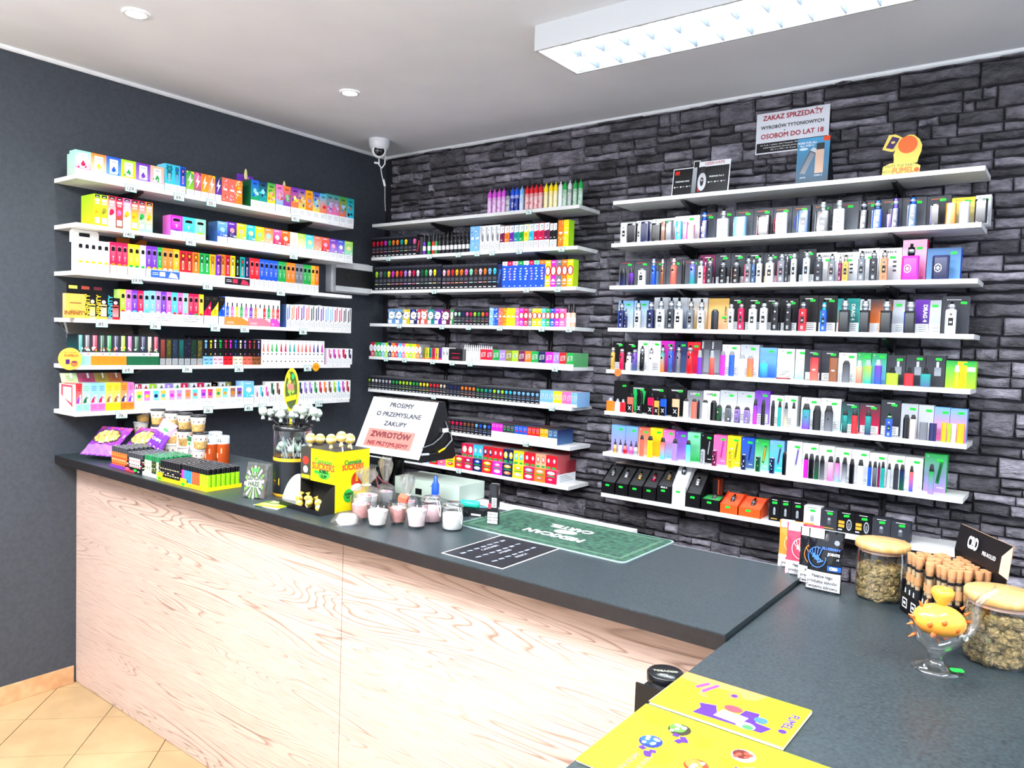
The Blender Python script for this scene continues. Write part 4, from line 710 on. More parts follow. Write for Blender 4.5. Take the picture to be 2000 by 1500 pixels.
# ================================================================== right rack: display cartons and devices
GRN = lin('#22e043')
def dcard(i, F, x0, x1, hz, tok, kind='dark', side=None, stick=(.68, .86), txt=None, front=.125, depth=.045, tsz=.011, tcol=None):
    ox, oy, s = F; a, c = rp('R', i, ox+x0/s, front), rp('R', i, ox+x1/s, front); w = c[0]-a[0]-.0008; h = hz/s/pxm(a); k1, k2, k3 = parse(tok); C1, C2, C3 = pc(k1), pc(k2), pc(k3); b = MB()
    sc = pc(side) if side else mix(C1, BK, .12); b.box(0, w, 0, depth, 0, h, sc); b.rect(0, 0, w, h, C2, C1)
    if kind == 'dark': b.rect(w*.25, h*.90, w*.72, h*.915, C3, y=-.0007); b.ell(w*.2, h*.908, w*.03, .0022, C3, -.0008, 8)
    if kind == 'darkw': b.rect(w*.3, h*.9, w*.7, h*.925, WH, y=-.0007); b.rect(w*.06, .002, w*.94, h*.26, WH, y=-.0007); lines(b, w*.12, .006, w*.88, h*.24, 4, lin('#3b3d44'), -.0009, .3)
    if kind == 'white': txt or b.rect(w*.55, h*.84, w*.95, h*.90, lin('#5a5d66'), y=-.0007); [b.rect(w*.62, h*(.3+.13*q), w*.78, h*(.36+.13*q), lin('#3b3d44'), y=-.0007) for q in range(3)]; b.ell(w*.15, h*.93, w*.03, .002, BK, -.0007, 8)
    if kind == 'warnw': b.ell(w*.3, h*.92, w*.03, .002, BK, -.0007, 8); b.rect(w*.4, h*.915, w*.7, h*.925, GY, y=-.0007); b.rect(w*.08, .003, w*.92, h*.3, LGY, y=-.0006); b.rect(w*.1, .004, w*.9, h*.29, WH, y=-.0007); lines(b, w*.14, .006, w*.86, h*.27, 4, lin('#3b3d44'), -.0009, .3)
    if kind == 'grad': b.ell(w*.15, h*.93, w*.035, .0024, WH, -.0007, 8); b.ell(w*.84, h*.08, w*.07, .0045, mix(C2, BK, .75), -.0007, 12); b.ell(w*.84, h*.08, w*.045, .003, C2, -.0009, 12)
    if kind == 'photo':          # faint picture of a device on the card
        b.poly([(w*.52, h*.25), (w*.68, h*.22), (w*.84, h*.8), (w*.7, h*.86)], mix(C1, BK, .45), -.0007); b.poly([(w*.58, h*.3), (w*.66, h*.29), (w*.78, h*.74), (w*.7, h*.76)], mix(C3, BK, .2), -.0009); b.ell(w*.14, h*.93, w*.03, .002, WH, -.0007, 8); b.rect(w*.6, h*.12, w*.9, h*.14, WH, y=-.0007)
    key = ('R', i); n = counts.get(key, 0); counts[key] = n+1
    o = b.build('device_box', PAPER, None, a); col = pn(k1) if k1 == k2 else f'{pn(k1)} and {pn(k2)}'
    tag(o, f'{col} display box, {nth(n)} from left, {SHELFN[i]} right rack shelf', 'box', f'device boxes on the {SHELFN[i]} shelf of the right rack')
    if stick:
        m = sticker_mesh(); ww = .020; q = put('price_sticker', m, o, (w*stick[0]+rnd.uniform(-.002, .002), -.0012, h*stick[1]+rnd.uniform(-.003, .001)), (0, rnd.uniform(-.12, .12), 0))
        if i == 0 and 0: q['label'] = 'green price sticker'
    if txt: text(o, txt, tsz, tcol or lin('#33353c'), (w*.5, -.0016, h*.88), bold=.0004)
    return o, w, h
_sm = []
def sticker_mesh():
    if not _sm: b = MB(); b.rprism(.0215, .0095, 0, .0006, .003, GRN); b.v = [(x, -z, y) for x, y, z in b.v]; b.face([(-.008, -.0007, -.0012), (.008, -.0007, -.0012), (.008, -.0007, .0014), (-.008, -.0007, .0014)], mix(GRN, BK, .25)); _sm.append(b.mesh('price_sticker', PAPER))
    return _sm[0]
dc = {}
def reg(i, o, desc, grp=None):
    n = dc.get(i, 0); dc[i] = n+1; tag(o, f'{desc}, {nth(n)} device from left, {SHELFN[i]} right rack shelf', 'vape device', f'devices on the {SHELFN[i]} shelf of the right rack'); return o
def dpos(i, F, x0, x1, hz, front):
    ox, oy, s = F; a, c = rp('R', i, ox+x0/s, front), rp('R', i, ox+x1/s, front); w = abs(c[0]-a[0])
    return ((a[0]+c[0])/2, a[1], a[2]), w, hz/s/pxm(a)
def tankmesh(R, hh, cc, gc=None):    # atomiser: base ring, glass section, top cap, drip tip
    b = MB(); g = gc or mix(cc, lin('#9fa6ad'), .55); dk = lin('#0c0c10')
    b.lathe([(R*.8, 0), (R*.95, hh*.02), (R, hh*.12), (R, hh*.2), (R*1.06, hh*.24), (R*1.12, hh*.36), (R*1.06, hh*.5), (R*.96, hh*.54), (R*.96, hh*.68), (R*.7, hh*.72), (R*.45, hh*.76), (R*.42, hh)], None, 14,
            cols=[cc, cc, cc, dk, g, mix(g, WH, .5), g, cc, cc, dk, dk, dk]); return b
def mod(i, F, x0, x1, hz, tok, tank=0, screen=True, front=.183, nm=None, grip=False):
    """box mod: rounded body, fire button, screen; tank = share of the height taken by the atomiser"""
    (x, y, z), w, h = dpos(i, F, x0, x1, hz, front); k1, k2, k3 = parse(tok); C1, C2 = pc(k1), pc(k2); hb = h*(1-tank); d = min(max(w*.9, .018), .028); b = MB()
    b.rprism(w*.98, d, 0, hb, min(w, d)*.28, C1, C1, bev=.0015)
    if k2 != k1: b.box(-w*.5, -w*.34, -d*.4, d*.4, .003, hb*.95, C2)
    yf = -d/2-.0004
    if screen:
        b.rect(-w*.2, hb*.34, w*.26, hb*.66, BK, y=yf-.0004); b.ell(w*.03, hb*.8, w*.13, w*.13, mix(C1, WH, .5) if sum(C1) < .8 else lin('#5a5d66'), yf-.0004, 12); b.rect(-w*.14, hb*.08, w*.2, hb*.24, mix(C1, BK if sum(C1) > .8 else WH, .35), y=yf-.0003); b.rect(-w*.1, hb*.44, w*.16, hb*.52, mix(pc(k3), WH, .2), y=yf-.0007)
    else: b.rect(-w*.36, hb*.06, w*.36, hb*.9, mix(C1, BK, .35), mix(C1, WH, .12), y=yf-.0003)
    if grip: b.tube([(-w*.45, 0, hb*.1), (-w*.75, 0, hb*.25), (-w*.75, 0, hb*.7), (-w*.45, 0, hb*.85)], .002, C2)
    o = b.build('vape_mod', GLOSS, None, (x, y, z)); reg(i, o, nm or f'{pn(k1)}{" and "+pn(k2) if k1 != k2 else ""} box mod{" with tank" if tank else ""}')
    if tank: tankmesh(min(w*.36, .0125), h*tank, mix(C1, lin('#a8adb4'), .6) if k3 == k2 else pc(k3)).build('tank', METAL, o, (0, 0, hb-.0004))
    return o
def pen(i, F, x0, x1, hz, tok, tank=.3, front=.183, nm=None):
    (x, y, z), w, h = dpos(i, F, x0, x1, hz, front); k1, k2, k3 = parse(tok); R = w/2*.96; hb = h*(1-tank); C1, C2 = pc(k1), pc(k2); b = MB()
    b.lathe([(R*.9, 0), (R, .001), (R, hb*.6), (R, hb*.985), (R*.85, hb)], lambda r: [C2, C2, mix(C1, C2, .4), C1, C1][r], 16); b.rect(-R*.35, hb*.7, R*.35, hb*.8, BK, y=-R-.0003)
    o = b.build('vape_pen', GLOSS, None, (x, y, z)); reg(i, o, nm or f'{pn(k1)}{" and "+pn(k2) if k1 != k2 else ""} pen device'); tankmesh(R*.86, h*tank, mix(C1, lin('#b4b8be'), .65)).build('tank', METAL, o, (0, 0, hb-.0003)); return o
def pod(i, F, x0, x1, hz, tok, cap=.22, front=.183, nm=None, capc=None, kind='pod', deco=None):
    """slim pod device: rounded body and dark tapering mouthpiece"""
    (x, y, z), w, h = dpos(i, F, x0, x1, hz, front); k1, k2, k3 = parse(tok); C1, C2 = pc(k1), pc(k2); hb = h*(1-cap); d = min(w*.8, .016); b = MB()
    b.rprism(w*.96, d, 0, hb, d*.4, C2, C1)
    yf = -d/2-.0005
    if deco == 'win': b.rect(-w*.3, hb*.08, w*.3, hb*.92, mix(C1, BK, .5), y=yf); blobs(b, -w*.2, hb*.15, w*.2, hb*.85, 7, [pc(k3), WH, C1], w*.12, yf-.0003)
    elif deco == 'button': b.ell(0, hb*.62, w*.12, w*.14, mix(C1, BK, .6), yf, 8)
    elif deco == 'x': b.rect(-w*.4, hb*.62, w*.4, hb*.98, C1, y=yf); b.rect(-w*.42, 0, w*.42, hb*.55, lin('#17181c'), y=yf); b.poly([(-w*.25, hb*.2), (-w*.15, hb*.2), (w*.25, hb*.42), (w*.15, hb*.42)], WH, yf-.0003); b.poly([(w*.25, hb*.2), (w*.15, hb*.2), (-w*.25, hb*.42), (-w*.15, hb*.42)], WH, yf-.0003)
    o = b.build('pod_device', GLOSS, None, (x, y, z)); reg(i, o, nm or f'{pn(k1)}{" to "+pn(k2) if k1 != k2 else ""} {"stick" if w < .013 else "pod"} device')
    if cap:
        b = MB(); cc = capc or lin('#0b0b0f')
        if kind == 'pod': b.rprism(w*.9, d*.9, 0, h*cap, d*.38, cc, mix(cc, WH, .06), top=.62, bev=.002)
        elif kind == 'dome': b.rprism(w*.94, d*.9, 0, h*cap*.55, d*.4, cc); b.rprism(w*.8, d*.7, h*cap*.55, h*cap, d*.3, cc, top=.7, bev=.002)
        else: b.rprism(w*.5, d*.6, 0, h*cap*.45, d*.25, cc); b.rprism(w*.34, d*.5, h*cap*.45, h*cap, d*.2, cc)
        b.build('mouthpiece', PLAST, o, (0, 0, hb-.0002))
    return o
# ---- second shelf
i = 1
for x0, x1, hz, t, k in ((145, 290, 205, 'wh', 'warnw'), (290, 435, 215, 'wh', 'warnw'), (437, 640, 222, 'wh', 'warnw'), (642, 868, 235, 'wh', 'warnw')): dcard(i, G1, x0, x1, hz, t, 'white' if x0 < 600 else 'plain')
for x0, x1, hz in ((870, 1020, 250), (1022, 1190, 258), (1192, 1360, 262), (1362, 1540, 265), (1542, 1712, 268), (1714, 1880, 270)): dcard(i, G1, x0, x1, hz, 'dg>gy/or')
for x0, x1, hz, t in ((115, 300, 275, 'dg>gy/or'), (302, 540, 278, 'dg>gy/rd'), (542, 735, 282, 'dg>gy/or'), (737, 935, 285, 'dg>gy/or'), (937, 1160, 288, 'dg>gy/rd'), (1162, 1385, 288, 'dg/or')): dcard(i, G2, x0, x1, hz, t)
dcard(i, G2, 1388, 1605, 262, 'yl>cm/br'); dcard(i, G2, 1607, 1750, 275, 'wh>lg/bk', 'warnw')
mod(i, G1, 160, 210, 172, 'wh'); mod(i, G1, 214, 298, 175, 'bk', screen=False); mod(i, G1, 304, 334, 150, 'wh'); mod(i, G1, 338, 410, 185, 'nv', screen=False); mod(i, G1, 436, 518, 165, 'bk', screen=False); mod(i, G1, 522, 562, 175, 'br', screen=False); mod(i, G1, 566, 622, 175, 'gy', screen=False)
mod(i, G1, 655, 708, 172, 'cy>pk', nm='pink over blue slim device'); mod(i, G1, 722, 762, 160, 'pk', screen=False); mod(i, G1, 768, 822, 135, 'lp>vi', screen=False)
mod(i, G1, 875, 945, 268, 'nv>rd/bl', .38); mod(i, G1, 1035, 1135, 270, 'sv>gy', .36, nm='silver mod with large dark screen and tank'); mod(i, G1, 1187, 1296, 180, 'lb>sb', nm='light blue mod with large dark screen'); mod(i, G1, 1402, 1518, 180, 'bk>rd/rd', screen=False, nm='black and red wide mod'); mod(i, G1, 1572, 1670, 195, 'wh>rd', grip=True); mod(i, G1, 1768, 1870, 205, 'sb>bl', grip=True)
mod(i, G2, 150, 278, 305, 'dg>bk/lg', .38, nm='wide dark mod with silver tank'); mod(i, G2, 312, 412, 312, 'wh>bk/lg', .36, grip=True); mod(i, G2, 548, 628, 285, 'bk/dg', .38); mod(i, G2, 668, 758, 290, 'bl>nv/sb', .4); pod(i, G2, 797, 845, 178, 'vi>nv', .3, nm='small violet translucent device'); mod(i, G2, 838, 915, 305, 'nv>pu/rb', .42); mod(i, G2, 992, 1078, 290, 'sb>nv/bl', .3); mod(i, G2, 1202, 1288, 192, 'bk>rb', screen=False)
pod(i, G2, 1336, 1438, 195, 'am>or', 0, nm='amber orange wide device'); mod(i, G2, 1466, 1560, 200, 'sv>gy', screen=False); mod(i, G2, 1602, 1722, 215, 'bk', screen=False, nm='black wide device at the shelf end')
# ---- third shelf
i = 2
for x0, x1 in ((150, 304), (306, 464), (466, 629), (631, 800), (802, 973)): dcard(i, G3, x0, x1, 265, 'dg>gy/rd')
dcard(i, G3, 976, 1134, 310, 'pl>bk/wh', 'darkw')
for x0, x1 in ((1136, 1290), (1292, 1440), (1442, 1626), (1628, 1780), (1782, 1985)): dcard(i, G3, x0, x1, 322, 'dg/wh', 'darkw')
dcard(i, G4, 92, 272, 348, 'dg>bk/wh', 'darkw')
for x0, x1, hz, tx in ((275, 485, 312, 'DRAG S'), (487, 703, 310, 'DRAG S'), (705, 920, 345, 'DRAG X'), (922, 1152, 345, 'DRAG X')): dcard(i, G4, x0, x1, hz, 'wh>lg/bk', 'white', txt=tx, stick=(.6, .74))
dcard(i, G4, 1155, 1405, 425, 'lp>pk/wh', 'grad', side='cr', stick=(.72, .80)); dcard(i, G4, 1410, 1760, 335, 'sb>lb/wh', 'plain', side='bl', stick=(.80, .84))
pod(i, G3, 160, 222, 182, 'bk>nv', .3); pod(i, G3, 250, 300, 182, 'pu>bk', .3); mod(i, G3, 350, 420, 178, 'wh>bk', .14); pen(i, G3, 478, 525, 300, 'bl', .35); pod(i, G3, 530, 556, 205, 'sb', .3); pen(i, G3, 575, 610, 300, 'br', .38); pen(i, G3, 678, 738, 300, 'co', .34); pod(i, G3, 792, 826, 250, 'bk', .2)
pen(i, G3, 872, 930, 250, 'rb>tl', .2, nm='rainbow curved pen device')
for x0, x1, hz, t in ((962, 1015, 265, 'sv'), (1022, 1044, 255, 'cr'), (1050, 1112, 265, 'dg'), (1180, 1255, 238, 'bk'), (1312, 1392, 240, 'bk>br'), (1442, 1506, 280, 'gy>cr'), (1512, 1545, 270, 'sb'), (1562, 1616, 285, 'sv'), (1658, 1738, 292, 'sv>gd'), (1780, 1850, 322, 'gy>cr'), (1856, 1886, 300, 'dg'), (1912, 1970, 325, 'sv')): mod(i, G3, x0, x1, hz, t, .3)
for x0, x1, hz, t in ((18, 75, 322, 'sv>dg'), (142, 210, 328, 'sv>sb'), (262, 345, 280, 'dg>bk'), (402, 474, 285, 'gy>br'), (505, 540, 260, 'pl'), (548, 610, 272, 'gd>br'), (706, 780, 308, 'gy'), (828, 905, 312, 'dg>bk'), (938, 1014, 312, 'cp>gd')): mod(i, G4, x0, x1, hz, t, .26)
mod(i, G4, 1158, 1335, 372, 'mg>cr/bk', .34, screen=False, nm='bright pink square mod with black tank'); mod(i, G4, 1472, 1648, 245, 'nv>bk', screen=False, nm='navy square mod with round emblem')
for o in [q for q in bpy.data.objects if q.name.startswith('vape_mod') and ('square mod' in q.get('label', ''))]:
    b = MB(); b.ell(0, .0, .0125, .016, WH, -.0005, 16); b.ell(0, 0, .0098, .013, lin('#d0108a') if 'pink' in o['label'] else lin('#161c48'), -.0008, 16); b.ell(0, 0, .0055, .0075, WH, -.001, 8)
    for q in range(6): a_ = q*PI/3; b.rect(.0085*math.cos(a_)-.001, .0115*math.sin(a_)-.001, .0085*math.cos(a_)+.001, .0115*math.sin(a_)+.001, WH, y=-.0012)
    b.build('emblem', PAPER, o, (-.008, -.0148, .042))
# ---- fourth shelf
i = 3
dcard(i, G3, 140, 295, 280, 'lb>wh/bl', 'plain'); dcard(i, G3, 300, 450, 285, 'lb>wh/bl', 'plain')
for x0, x1, t, tx in ((505, 648, 'sv>gy', ''), (652, 848, 'sv>sb', ''), (850, 1056, 'sv>gd', ''), (1062, 1275, 'gd>pe/br', 'ARGUS GT II')):
    o, w, h = dcard(i, G3, x0, x1, 322, t, 'plain', stick=(.8, .4) if tx else None)
    if tx: text(o, tx, .0125, lin('#2a1c10'), (w*.85, -.0016, h*.5), (PI/2, PI/2, 0), bold=.0003); lines(MB(), 0, 0, 1, 1, 1)
for x0, x1 in ((1277, 1434), (1436, 1620), (1622, 1800), (1802, 1985)): dcard(i, G3, x0, x1, 335, 'bk/wh', 'darkw')
for x0, x1, t, hz in ((98, 294, 'bk', 368), (296, 488, 'bk', 370)): dcard(i, G4, x0, x1, hz, t+'/wh', 'darkw')
for x0, x1, t, hz, s_, tx in ((490, 718, 'tl>dg', 345, 0, 'DRAG 4'), (720, 830, 'sv>mt', 342, 0, ''), (832, 1058, 'dg>or', 345, 0, ''), (1060, 1183, 'lg', 342, 1, ''), (1285, 1435, 'pu>nv', 348, 0, 'DRAG 4'), (1437, 1556, 'lg', 345, 1, '')):
    o, w, h = dcard(i, G4, x0, x1, hz, t, 'plain', stick=(.5, .84) if s_ else None); b = MB(); b.rect(0, 0, w, h*.29, WH, y=-.0009); lines(b, w*.3, .006, w*.92, h*.26, 4, lin('#70747c'), -.0012); b.build('print', PAPER, o)
    if tx: text(o, tx, .019, lin('#e4ece8'), (w*.72, -.0016, h*.6), (PI/2, PI/2, 0), bold=.0007)
dcard(i, G4, 1562, 1835, 388, 'dg/wh', 'dark', side='gy', stick=(.8, .82))
for x0, x1, hz, t, F in ((148, 202, 285, 'nv>bl', G3), (205, 232, 200, 'nv', G3), (312, 375, 290, 'sv>gy', G3), (442, 508, 305, 'nv>dg', G3), (532, 620, 318, 'sv>gy', G3), (646, 715, 322, 'dg>gy', G3), (722, 800, 320, 'wh', G3), (852, 916, 318, 'gy>dg', G3), (958, 1026, 312, 'sv', G3)): mod(i, F, x0, x1, hz, t, .38)
pod(i, G3, 1095, 1170, 208, 'dg>bk', .12, nm='plain dark rounded device before the gold tin')
for x0, x1, hz, t in ((1270, 1325, 285, 'wh>dg'), (1372, 1430, 290, 'cr>bk'), (1482, 1560, 285, 'wh'), (1597, 1670, 300, 'wh'), (1715, 1792, 320, 'bk'), (1848, 1922, 310, 'bk')): mod(i, G3, x0, x1, hz, t, .24)
mod(i, G4, 102, 178, 328, 'rd>pl/gy', .3); mod(i, G4, 322, 384, 332, 'bl>tl/cy', .34)
for x0, x1, t in ((512, 625, 'bk>br'), (722, 830, 'bk>tl'), (932, 1058, 'bk>or'), (1180, 1300, 'bk>bl')): mod(i, G4, x0, x1, 362, t+'/lg', .38, screen=False)
mod(i, G4, 1604, 1716, 330, 'wh>lg', .25, nm='white and grey device before the last dark box')
# ---- fifth shelf
i = 4
for F, x0, x1, hz, t, kd in ((G5, 135, 258, 285, 'bk', 'darkw'), (G5, 262, 385, 285, 'bk', 'darkw'), (G5, 390, 503, 310, 'wh', 'warnw'), (G5, 505, 626, 312, 'wh', 'warnw'), (G5, 629, 768, 318, 'mg>pl', 'plain'), (G5, 770, 895, 320, 'nv>sb', 'plain'), (G5, 898, 1035, 322, 'rd>cr', 'plain'), (G5, 1042, 1140, 350, 'dg>gy', 'plain'), (G5, 1143, 1250, 352, 'dg>gy', 'plain'),
    (G5, 1256, 1440, 315, 'wh', 'warnw'), (G5, 1444, 1637, 325, 'lg>wh', 'warnw'), (G5, 1642, 1820, 305, 'lb>bl', 'plain'), (G5, 1824, 2000, 305, 'wh', 'warnw'), (G6, 62, 156, 308, 'wh>mt', 'plain'), (G6, 160, 324, 305, 'dg', 'darkw'), (G6, 326, 500, 308, 'dg', 'darkw'), (G6, 504, 690, 298, 'wh', 'warnw'),
    (G6, 692, 840, 308, 'gr>mt', 'grad'), (G6, 844, 996, 310, 'gr>lb', 'grad'), (G6, 1000, 1192, 300, 'dg', 'dark'), (G6, 1196, 1397, 310, 'dg', 'dark'), (G6, 1400, 1600, 320, 'dg', 'dark'), (G6, 1606, 1920, 278, 'gr>lm', 'plain')):
    o, w, h = dcard(i, F, x0, x1, hz, t, kd, stick=None if t == 'dg>gy' else (.68, .88), side='lm' if x0 == 1606 else None)
    if t == 'dg>gy': text(o, 'MOO', .013, WH, (w*.16, -.0016, h*.85), (PI/2, -PI/2, 0), bold=.0003); b = MB(); b.rect(w*.3, h*.06, w*.85, h*.72, lin('#9aa3ae'), lin('#6d747e'), y=-.0009); b.build('window', PAPER, o)
    if x0 == 1606: b = MB(); b.rect(w*.38, .003, w*.7, h*.98, lin('#f5b81c'), y=-.0006); b.rect(w*.7, h*.62, w*.97, h*.78, WH, y=-.0008); b.build('print', PAPER, o)
    if x0 in (1000, 1196, 1400): b = MB(); b.rect(w*.45, h*.35, w*.8, h*.62, lin('#9aa0a8'), lin('#7c828c'), y=-.0008); b.rect(w*.54, h*.62, w*.68, h*.8, lin('#b8bcc2'), y=-.0008); b.build('print', PAPER, o)
for x0, x1, hz, t, tk in ((118, 158, 250, 'gd', .3), (208, 252, 235, 'cr', .25), (280, 326, 205, 'wh', .28), (338, 384, 235, 'pu>sb', .25), (415, 460, 258, 'bk', .3), (510, 550, 240, 'wh', .25), (625, 668, 280, 'tl>or', .3), (705, 755, 288, 'bl>sb', .24), (790, 832, 290, 'gy', .28), (895, 958, 290, 'rd', .22)): pen(i, G5, x0, x1, hz, t, tk)
for x0, x1, hz, t in ((1005, 1052, 248, 'pu'), (1130, 1180, 252, 'co>rd')): pod(i, G5, x0, x1, hz, t, .3, capc=lin('#9aa0a6'), kind='pod', nm=f'{pn(t[:2])} ribbed stick device with clear tip')
for x0, x1, hz, t in ((1240, 1290, 252, 'mg'), (1328, 1384, 255, 'bl')): pod(i, G5, x0, x1, hz, t, .16, capc=lin('#7c828a'), deco='button')
pod(i, G5, 1430, 1496, 225, 'wh', .18, capc=lin('#8a9096')); pod(i, G5, 1515, 1580, 222, 'co>or', .14, capc=lin('#8a9096')); pod(i, G5, 1648, 1728, 180, 'cy>bl', .18, capc=lin('#4a90d0'))
a = rp('R', 4, 1170+1880/5.263, .195); b = MB(); b.rprism(.046, .012, 0, .006, .005, lin('#8a1a1e'), lin('#b82a2e')); o = b.build('pod_device', GLOSS, None, (a[0], a[1], a[2]), (0, 0, .15)); tag(o, 'red device lying flat on the fifth right rack shelf', 'vape device')
b = MB(); b.rprism(.012, .010, 0, .005, .004, lin('#5e1216')); b.build('mouthpiece', PLAST, o, (.028, 0, .0004))
for x0, x1, hz, t, c_, cap in ((215, 303, 235, 'rd>co', None, 0), (410, 500, 245, 'br', None, 0), (547, 624, 225, 'dg>gy', None, .14), (686, 756, 235, 'pe>co', '#a8b0b2', .28), (768, 852, 242, 'lm>tl', '#90a8a0', .26), (876, 950, 252, 'pu>bl', '#a0a8b8', .24)):
    o = pod(i, G6, x0, x1, hz, t, cap, capc=lin(c_) if c_ else None)
    if cap == 0: b = MB(); b.ell(0, .0, .0075, .003, WH, -.0088, 12); b.ell(0, 0, .0055, .0018, lin('#444'), -.0091, 12) if False else None; b.build('badge', PAPER, o, (0, 0, .045))
for x0, x1, hz, t in ((997, 1126, 180, 'lm'), (1182, 1284, 190, 'rd'), (1347, 1458, 195, 'tl>sb')): o = pod(i, G6, x0, x1, hz, t, .32, kind='neck', nm=f'{pn(t[:2])} square bottle shaped pod device')
pod(i, G6, 1692, 1750, 240, 'lm>yl', .28, capc=WH, nm='lime and yellow capsule with a lanyard')
# ---- sixth shelf
i = 5
for F, x0, x1, hz, t, kd, tx in ((G5, 145, 302, 300, 'bk', 'plain', ''), (G5, 305, 495, 275, 'bk', 'plain', 'VAPORESSO'), (G5, 497, 695, 278, 'bk', 'plain', 'VAPORESSO'), (G5, 698, 893, 290, 'bk', 'plain', 'VAPORESSO'), (G5, 897, 1060, 272, 'gy>lg', 'plain', 'LUXE Q'), (G5, 1063, 1230, 285, 'wh', 'plain', 'LUXE Q'), (G5, 1235, 1410, 305, 'lg>wh', 'warnw', ''), (G5, 1412, 1590, 312, 'lg>wh', 'warnw', ''),
    (G5, 1592, 1745, 335, 'pu>vi', 'warnw', ''), (G5, 1748, 1888, 302, 'wh', 'warnw', ''), (G5, 1890, 2030, 310, 'wh', 'warnw', ''), (G6, 120, 318, 308, 'wh', 'warnw', ''), (G6, 320, 530, 318, 'wh', 'warnw', ''), (G6, 532, 718, 300, 'dg>tl', 'darkw', ''), (G6, 720, 932, 305, 'dg>cr', 'darkw', ''), (G6, 936, 1140, 360, 'dg', 'darkw', ''), (G6, 1144, 1318, 340, 'lg>sv', 'plain', ''), (G6, 1322, 1480, 342, 'sv>lg', 'plain', ''), (G6, 1482, 1645, 335, 'lb>pk', 'plain', ''), (G6, 1647, 1822, 335, 'lb>pk', 'plain', '')):
    o, w, h = dcard(i, F, x0, x1, hz, t, kd, txt=tx, tsz=.0105 if tx == 'VAPORESSO' else .013, tcol=WH if t in ('bk', 'gy>lg') else None)
    if F is G5 and x0 == 305: b = MB(); [b.poly([(w*.2, h*.85), (w*.4, h*.85), (w*.5, h*.4), (w*.45, 0.004), (w*.3, .004)], lin('#20c05c'), -.0009), b.poly([(w*.9, h*.8), (w*.7, h*.8), (w*.62, h*.4), (w*.8, h*.3)], lin('#20c05c'), -.0009)]; b.build('print', PAPER, o)
for x0, x1, t, hz in ((75, 157, 'or', 135), (160, 215, 'wh', 130), (218, 272, 'rd', 130)): pod(i, G5, x0, x1, hz, t, .24, kind='neck', capc=lin('#b4bac0'), nm=f'{pn(t)} small square device with clear neck')
for x0, x1, hz, t in ((288, 350, 205, 'co'), (385, 442, 235, 'bk'), (496, 560, 222, 'cr'), (565, 618, 190, 'gd'), (626, 690, 220, 'bl'), (746, 822, 235, 'pe')): pod(i, G5, x0, x1, hz, t, .22, kind='dome', deco='x')
for x0, x1, hz, t in ((862, 914, 198, 'wh'), (945, 999, 202, 'co'), (1004, 1030, 200, 'bk'), (1056, 1115, 202, 'wh'), (1140, 1204, 205, 'bk')): pod(i, G5, x0, x1, hz, t, .14)
for x0, x1, hz, t in ((1202, 1258, 165, 'dn>bk'), (1290, 1356, 172, 'gy>dg'), (1386, 1446, 168, 'vi>dg'), (1482, 1546, 168, 'vi>gy')): pod(i, G5, x0, x1, hz, t, .18, deco='win')
for F, x0, x1, hz, t in ((G5, 1577, 1618, 260, 'pu>mg'), (G5, 1660, 1701, 262, 'bk'), (G5, 1760, 1798, 262, 'bk'), (G5, 1830, 1866, 262, 'tl'), (G5, 1896, 1932, 255, 'gy>bg'), (G5, 1975, 2005, 255, 'wh'), (G6, 25, 62, 262, 'wh')): pod(i, F, x0, x1, hz, t, .25)
for x0, x1, hz, t in ((132, 216, 262, 'tl>pu'), (243, 327, 252, 'bk'), (360, 450, 262, 'dg>gy'), (545, 602, 236, 'tl>bk'), (640, 706, 246, 'rd'), (778, 842, 252, 'tl>nv')): pod(i, G6, x0, x1, hz, t, .24, deco='button')
mod(i, G6, 992, 1060, 238, 'bl>pu/gr', .22)
for x0, x1, hz, t in ((1168, 1236, 245, 'bk'), (1240, 1302, 250, 'cm>lp')): pod(i, G6, x0, x1, hz, t, .18)
for x0, x1, hz, t in ((1337, 1424, 182, 'gy'), (1438, 1516, 182, 'nv'), (1562, 1618, 200, 'am'), (1624, 1664, 195, 'lm'), (1668, 1716, 195, 'wh'), (1722, 1802, 202, 'am')): pod(i, G6, x0, x1, hz, t, 0, nm=f'{pn(t)} plain capsule device with no mouthpiece')
# ---- seventh shelf
i = 6
for F, x0, x1, hz, t, kd in ((G7, 175, 318, 265, 'lb>vi/wh', 'plain'), (G7, 320, 447, 270, 'lb>vi/wh', 'plain'), (G7, 450, 568, 275, 'co>pe', 'grad'), (G7, 570, 700, 285, 'yl>am', 'grad'), (G7, 702, 823, 285, 'pk>lb', 'grad'), (G7, 826, 950, 285, 'pu>vi', 'grad'), (G7, 952, 1086, 290, 'mt>gr', 'grad'), (G7, 1092, 1215, 295, 'bk/lg', 'photo'), (G7, 1220, 1356, 298, 'pk/mg', 'photo'), (G7, 1360, 1502, 308, 'yl/ol', 'photo'),
    (G7, 1507, 1641, 308, 'bl>sb/nv', 'photo'), (G7, 1645, 1793, 308, 'gr>mt/am', 'photo'), (G7, 1796, 1945, 315, 'lb>cy/nv', 'photo'), (G8, 165, 309, 300, 'wh/rb', 'photo'), (G8, 311, 459, 300, 'wh', 'grad'), (G8, 461, 609, 298, 'wh', 'grad'), (G8, 611, 764, 295, 'wh', 'grad'), (G8, 766, 929, 298, 'wh', 'grad'), (G8, 931, 1098, 290, 'wh', 'grad'), (G8, 1100, 1260, 290, 'wh', 'grad'), (G8, 1262, 1430, 292, 'wh', 'grad')):
    dcard(i, F, x0, x1, hz, t, kd, depth=.10 if t.startswith('wh') else .045)
dcard(i, G8, 1440, 1650, 350, 'gr>vi/dn', 'photo', side='gr')
